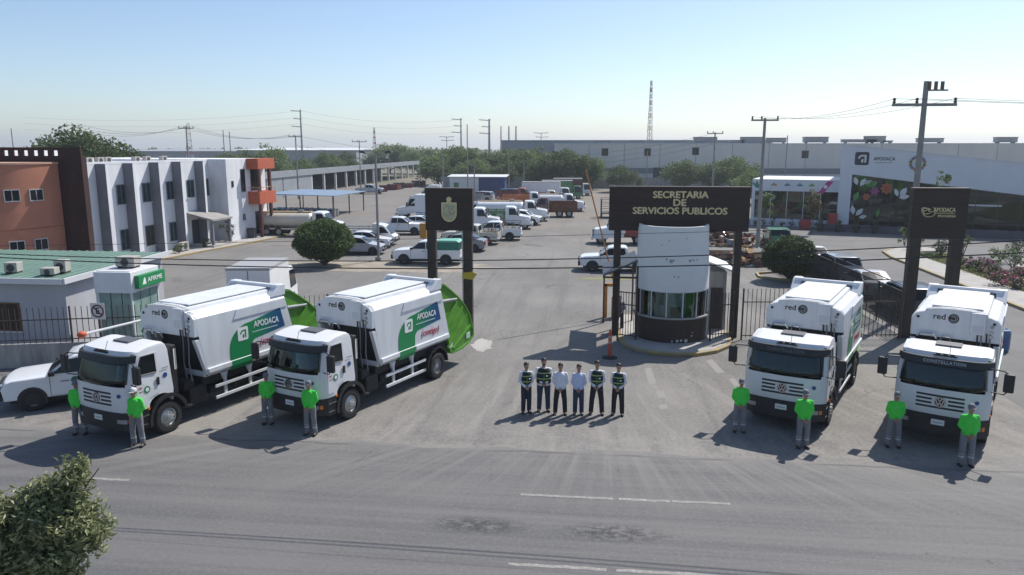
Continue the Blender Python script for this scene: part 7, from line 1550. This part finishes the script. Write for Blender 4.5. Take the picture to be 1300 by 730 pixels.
lorry('stake_truck', 'grey stake truck behind the pale work pickup', V(600, 292), R(3), 'stake', P_WHITE, P_GREY, 6.0); car('pickup', 'silver pickup behind the shield totem board', 'pickup truck', 'pickup', P_SILVER, V(572, 284), R(182)); car('sedan', 'dark car half hidden behind the camper pickup', 'car', 'sedan', P_GREY, V(585, 318), R(178))
lorry('flatbed_truck', 'red stake truck near the far white box truck', V(655, 258), R(2), 'stake', P_RED, P_MAROON, 6.4); car('van', 'white van near the yard end behind the tank truck', 'van', 'van', P_WHITE, V(676, 252), R(4))
T = thing('cage_trailer', 'dark mesh cage trailer at the right edge of the dirt lane', 'trailer', (at(772, 276).x, at(772, 276).y, 0), R(92)); MB().box(-1.6, 1.6, -.9, .9, .55, .65).build('deck', chassis_black, T)
for s in (-1, 1): wheel(T, 0, s * .85, .33, .2, 'car')
for s in (-1, 1):
    for i in range(9): x = -1.55 + i * .3875; MB().box(x - .02, x + .02, s * .86, s * .9, .65, 2.3).build('cage_bar', fence_black, T)
    for z in (1.2, 1.75, 2.3): MB().box(-1.6, 1.6, s * .9, s * .93, z, z + .05).build('cage_rail', fence_black, T)
for e_ in (-1.6, 1.57):
    for z in (1.2, 1.75, 2.3): MB().box(e_, e_ + .03, -.9, .9, z, z + .05).build('cage_rail', fence_black, T)
# odds and ends
q = at(1271, 445); T = thing('blue_drum', 'blue plastic drum beside the fourth refuse truck', 'drum', (q.x, q.y, 0)); k = MB(); k.lathe([(.26, 0), (.3, .1), (.3, .8), (.26, .92), (.1, .95)], 16); k.build('barrel', P_BLUE, T, smooth=40); k = MB(); k.cyl((.1, 0, .94), (.1, 0, .98), .05, n=8); k.build('cap', frame_dark, T)
q = (-16.9, 31.4); T = thing('red_bin', 'faded red steel bin behind the fence and the first truck', 'bin', (q[0], q[1], 0), R(8)); MB().box(-.55, .55, -.4, .4, .08, 1.9).build('bin_body', mat('faded_red', (.28, .05, .035), .8, var=.3, scale=2), T, bevel=.03); MB().box(-.58, .58, -.43, .43, 1.9, 2.0).build('lid', mat('pale_lid', (.45, .4, .36), .8), T, bevel=.02)
for s in (-1, 1): MB().box(s * .4 - .06, s * .4 + .06, -.35, .35, 0, .08).build('foot', frame_dark, T)
T = thing('orange_hydrant_cabinet', 'yellow orange cabinet on a post behind the shield totem leg', 'cabinet', (at(538, 312).x, at(538, 312).y, 0)); MB().box(-.06, .06, -.06, .06, 0, .7).build('post', steel, T); MB().box(-.3, .3, -.2, .2, .7, 2.0).build('casing', mat('cabinet_orange', (.5, .24, .04), .6), T, bevel=.02)

# ------------------------------------------------------------------ thin haze over the whole place
hm = bpy.data.materials.new('haze'); hm.use_nodes = True; hn = hm.node_tree.nodes; hn.remove(hn['Principled BSDF']); hv_ = hn.new('ShaderNodeVolumePrincipled'); hv_.inputs['Color'].default_value = (.84, .91, 1, 1); hv_.inputs['Density'].default_value = .0004; hv_.inputs['Anisotropy'].default_value = .35; hm.node_tree.links.new(hv_.outputs[0], hn['Material Output'].inputs['Volume'])
hz_ = MB().box(-2700, 2700, -700, 3100, -1.1, 42).build('haze', hm); hz_['kind'] = 'stuff'; hz_['label'] = 'thin pale haze lying over the whole place'
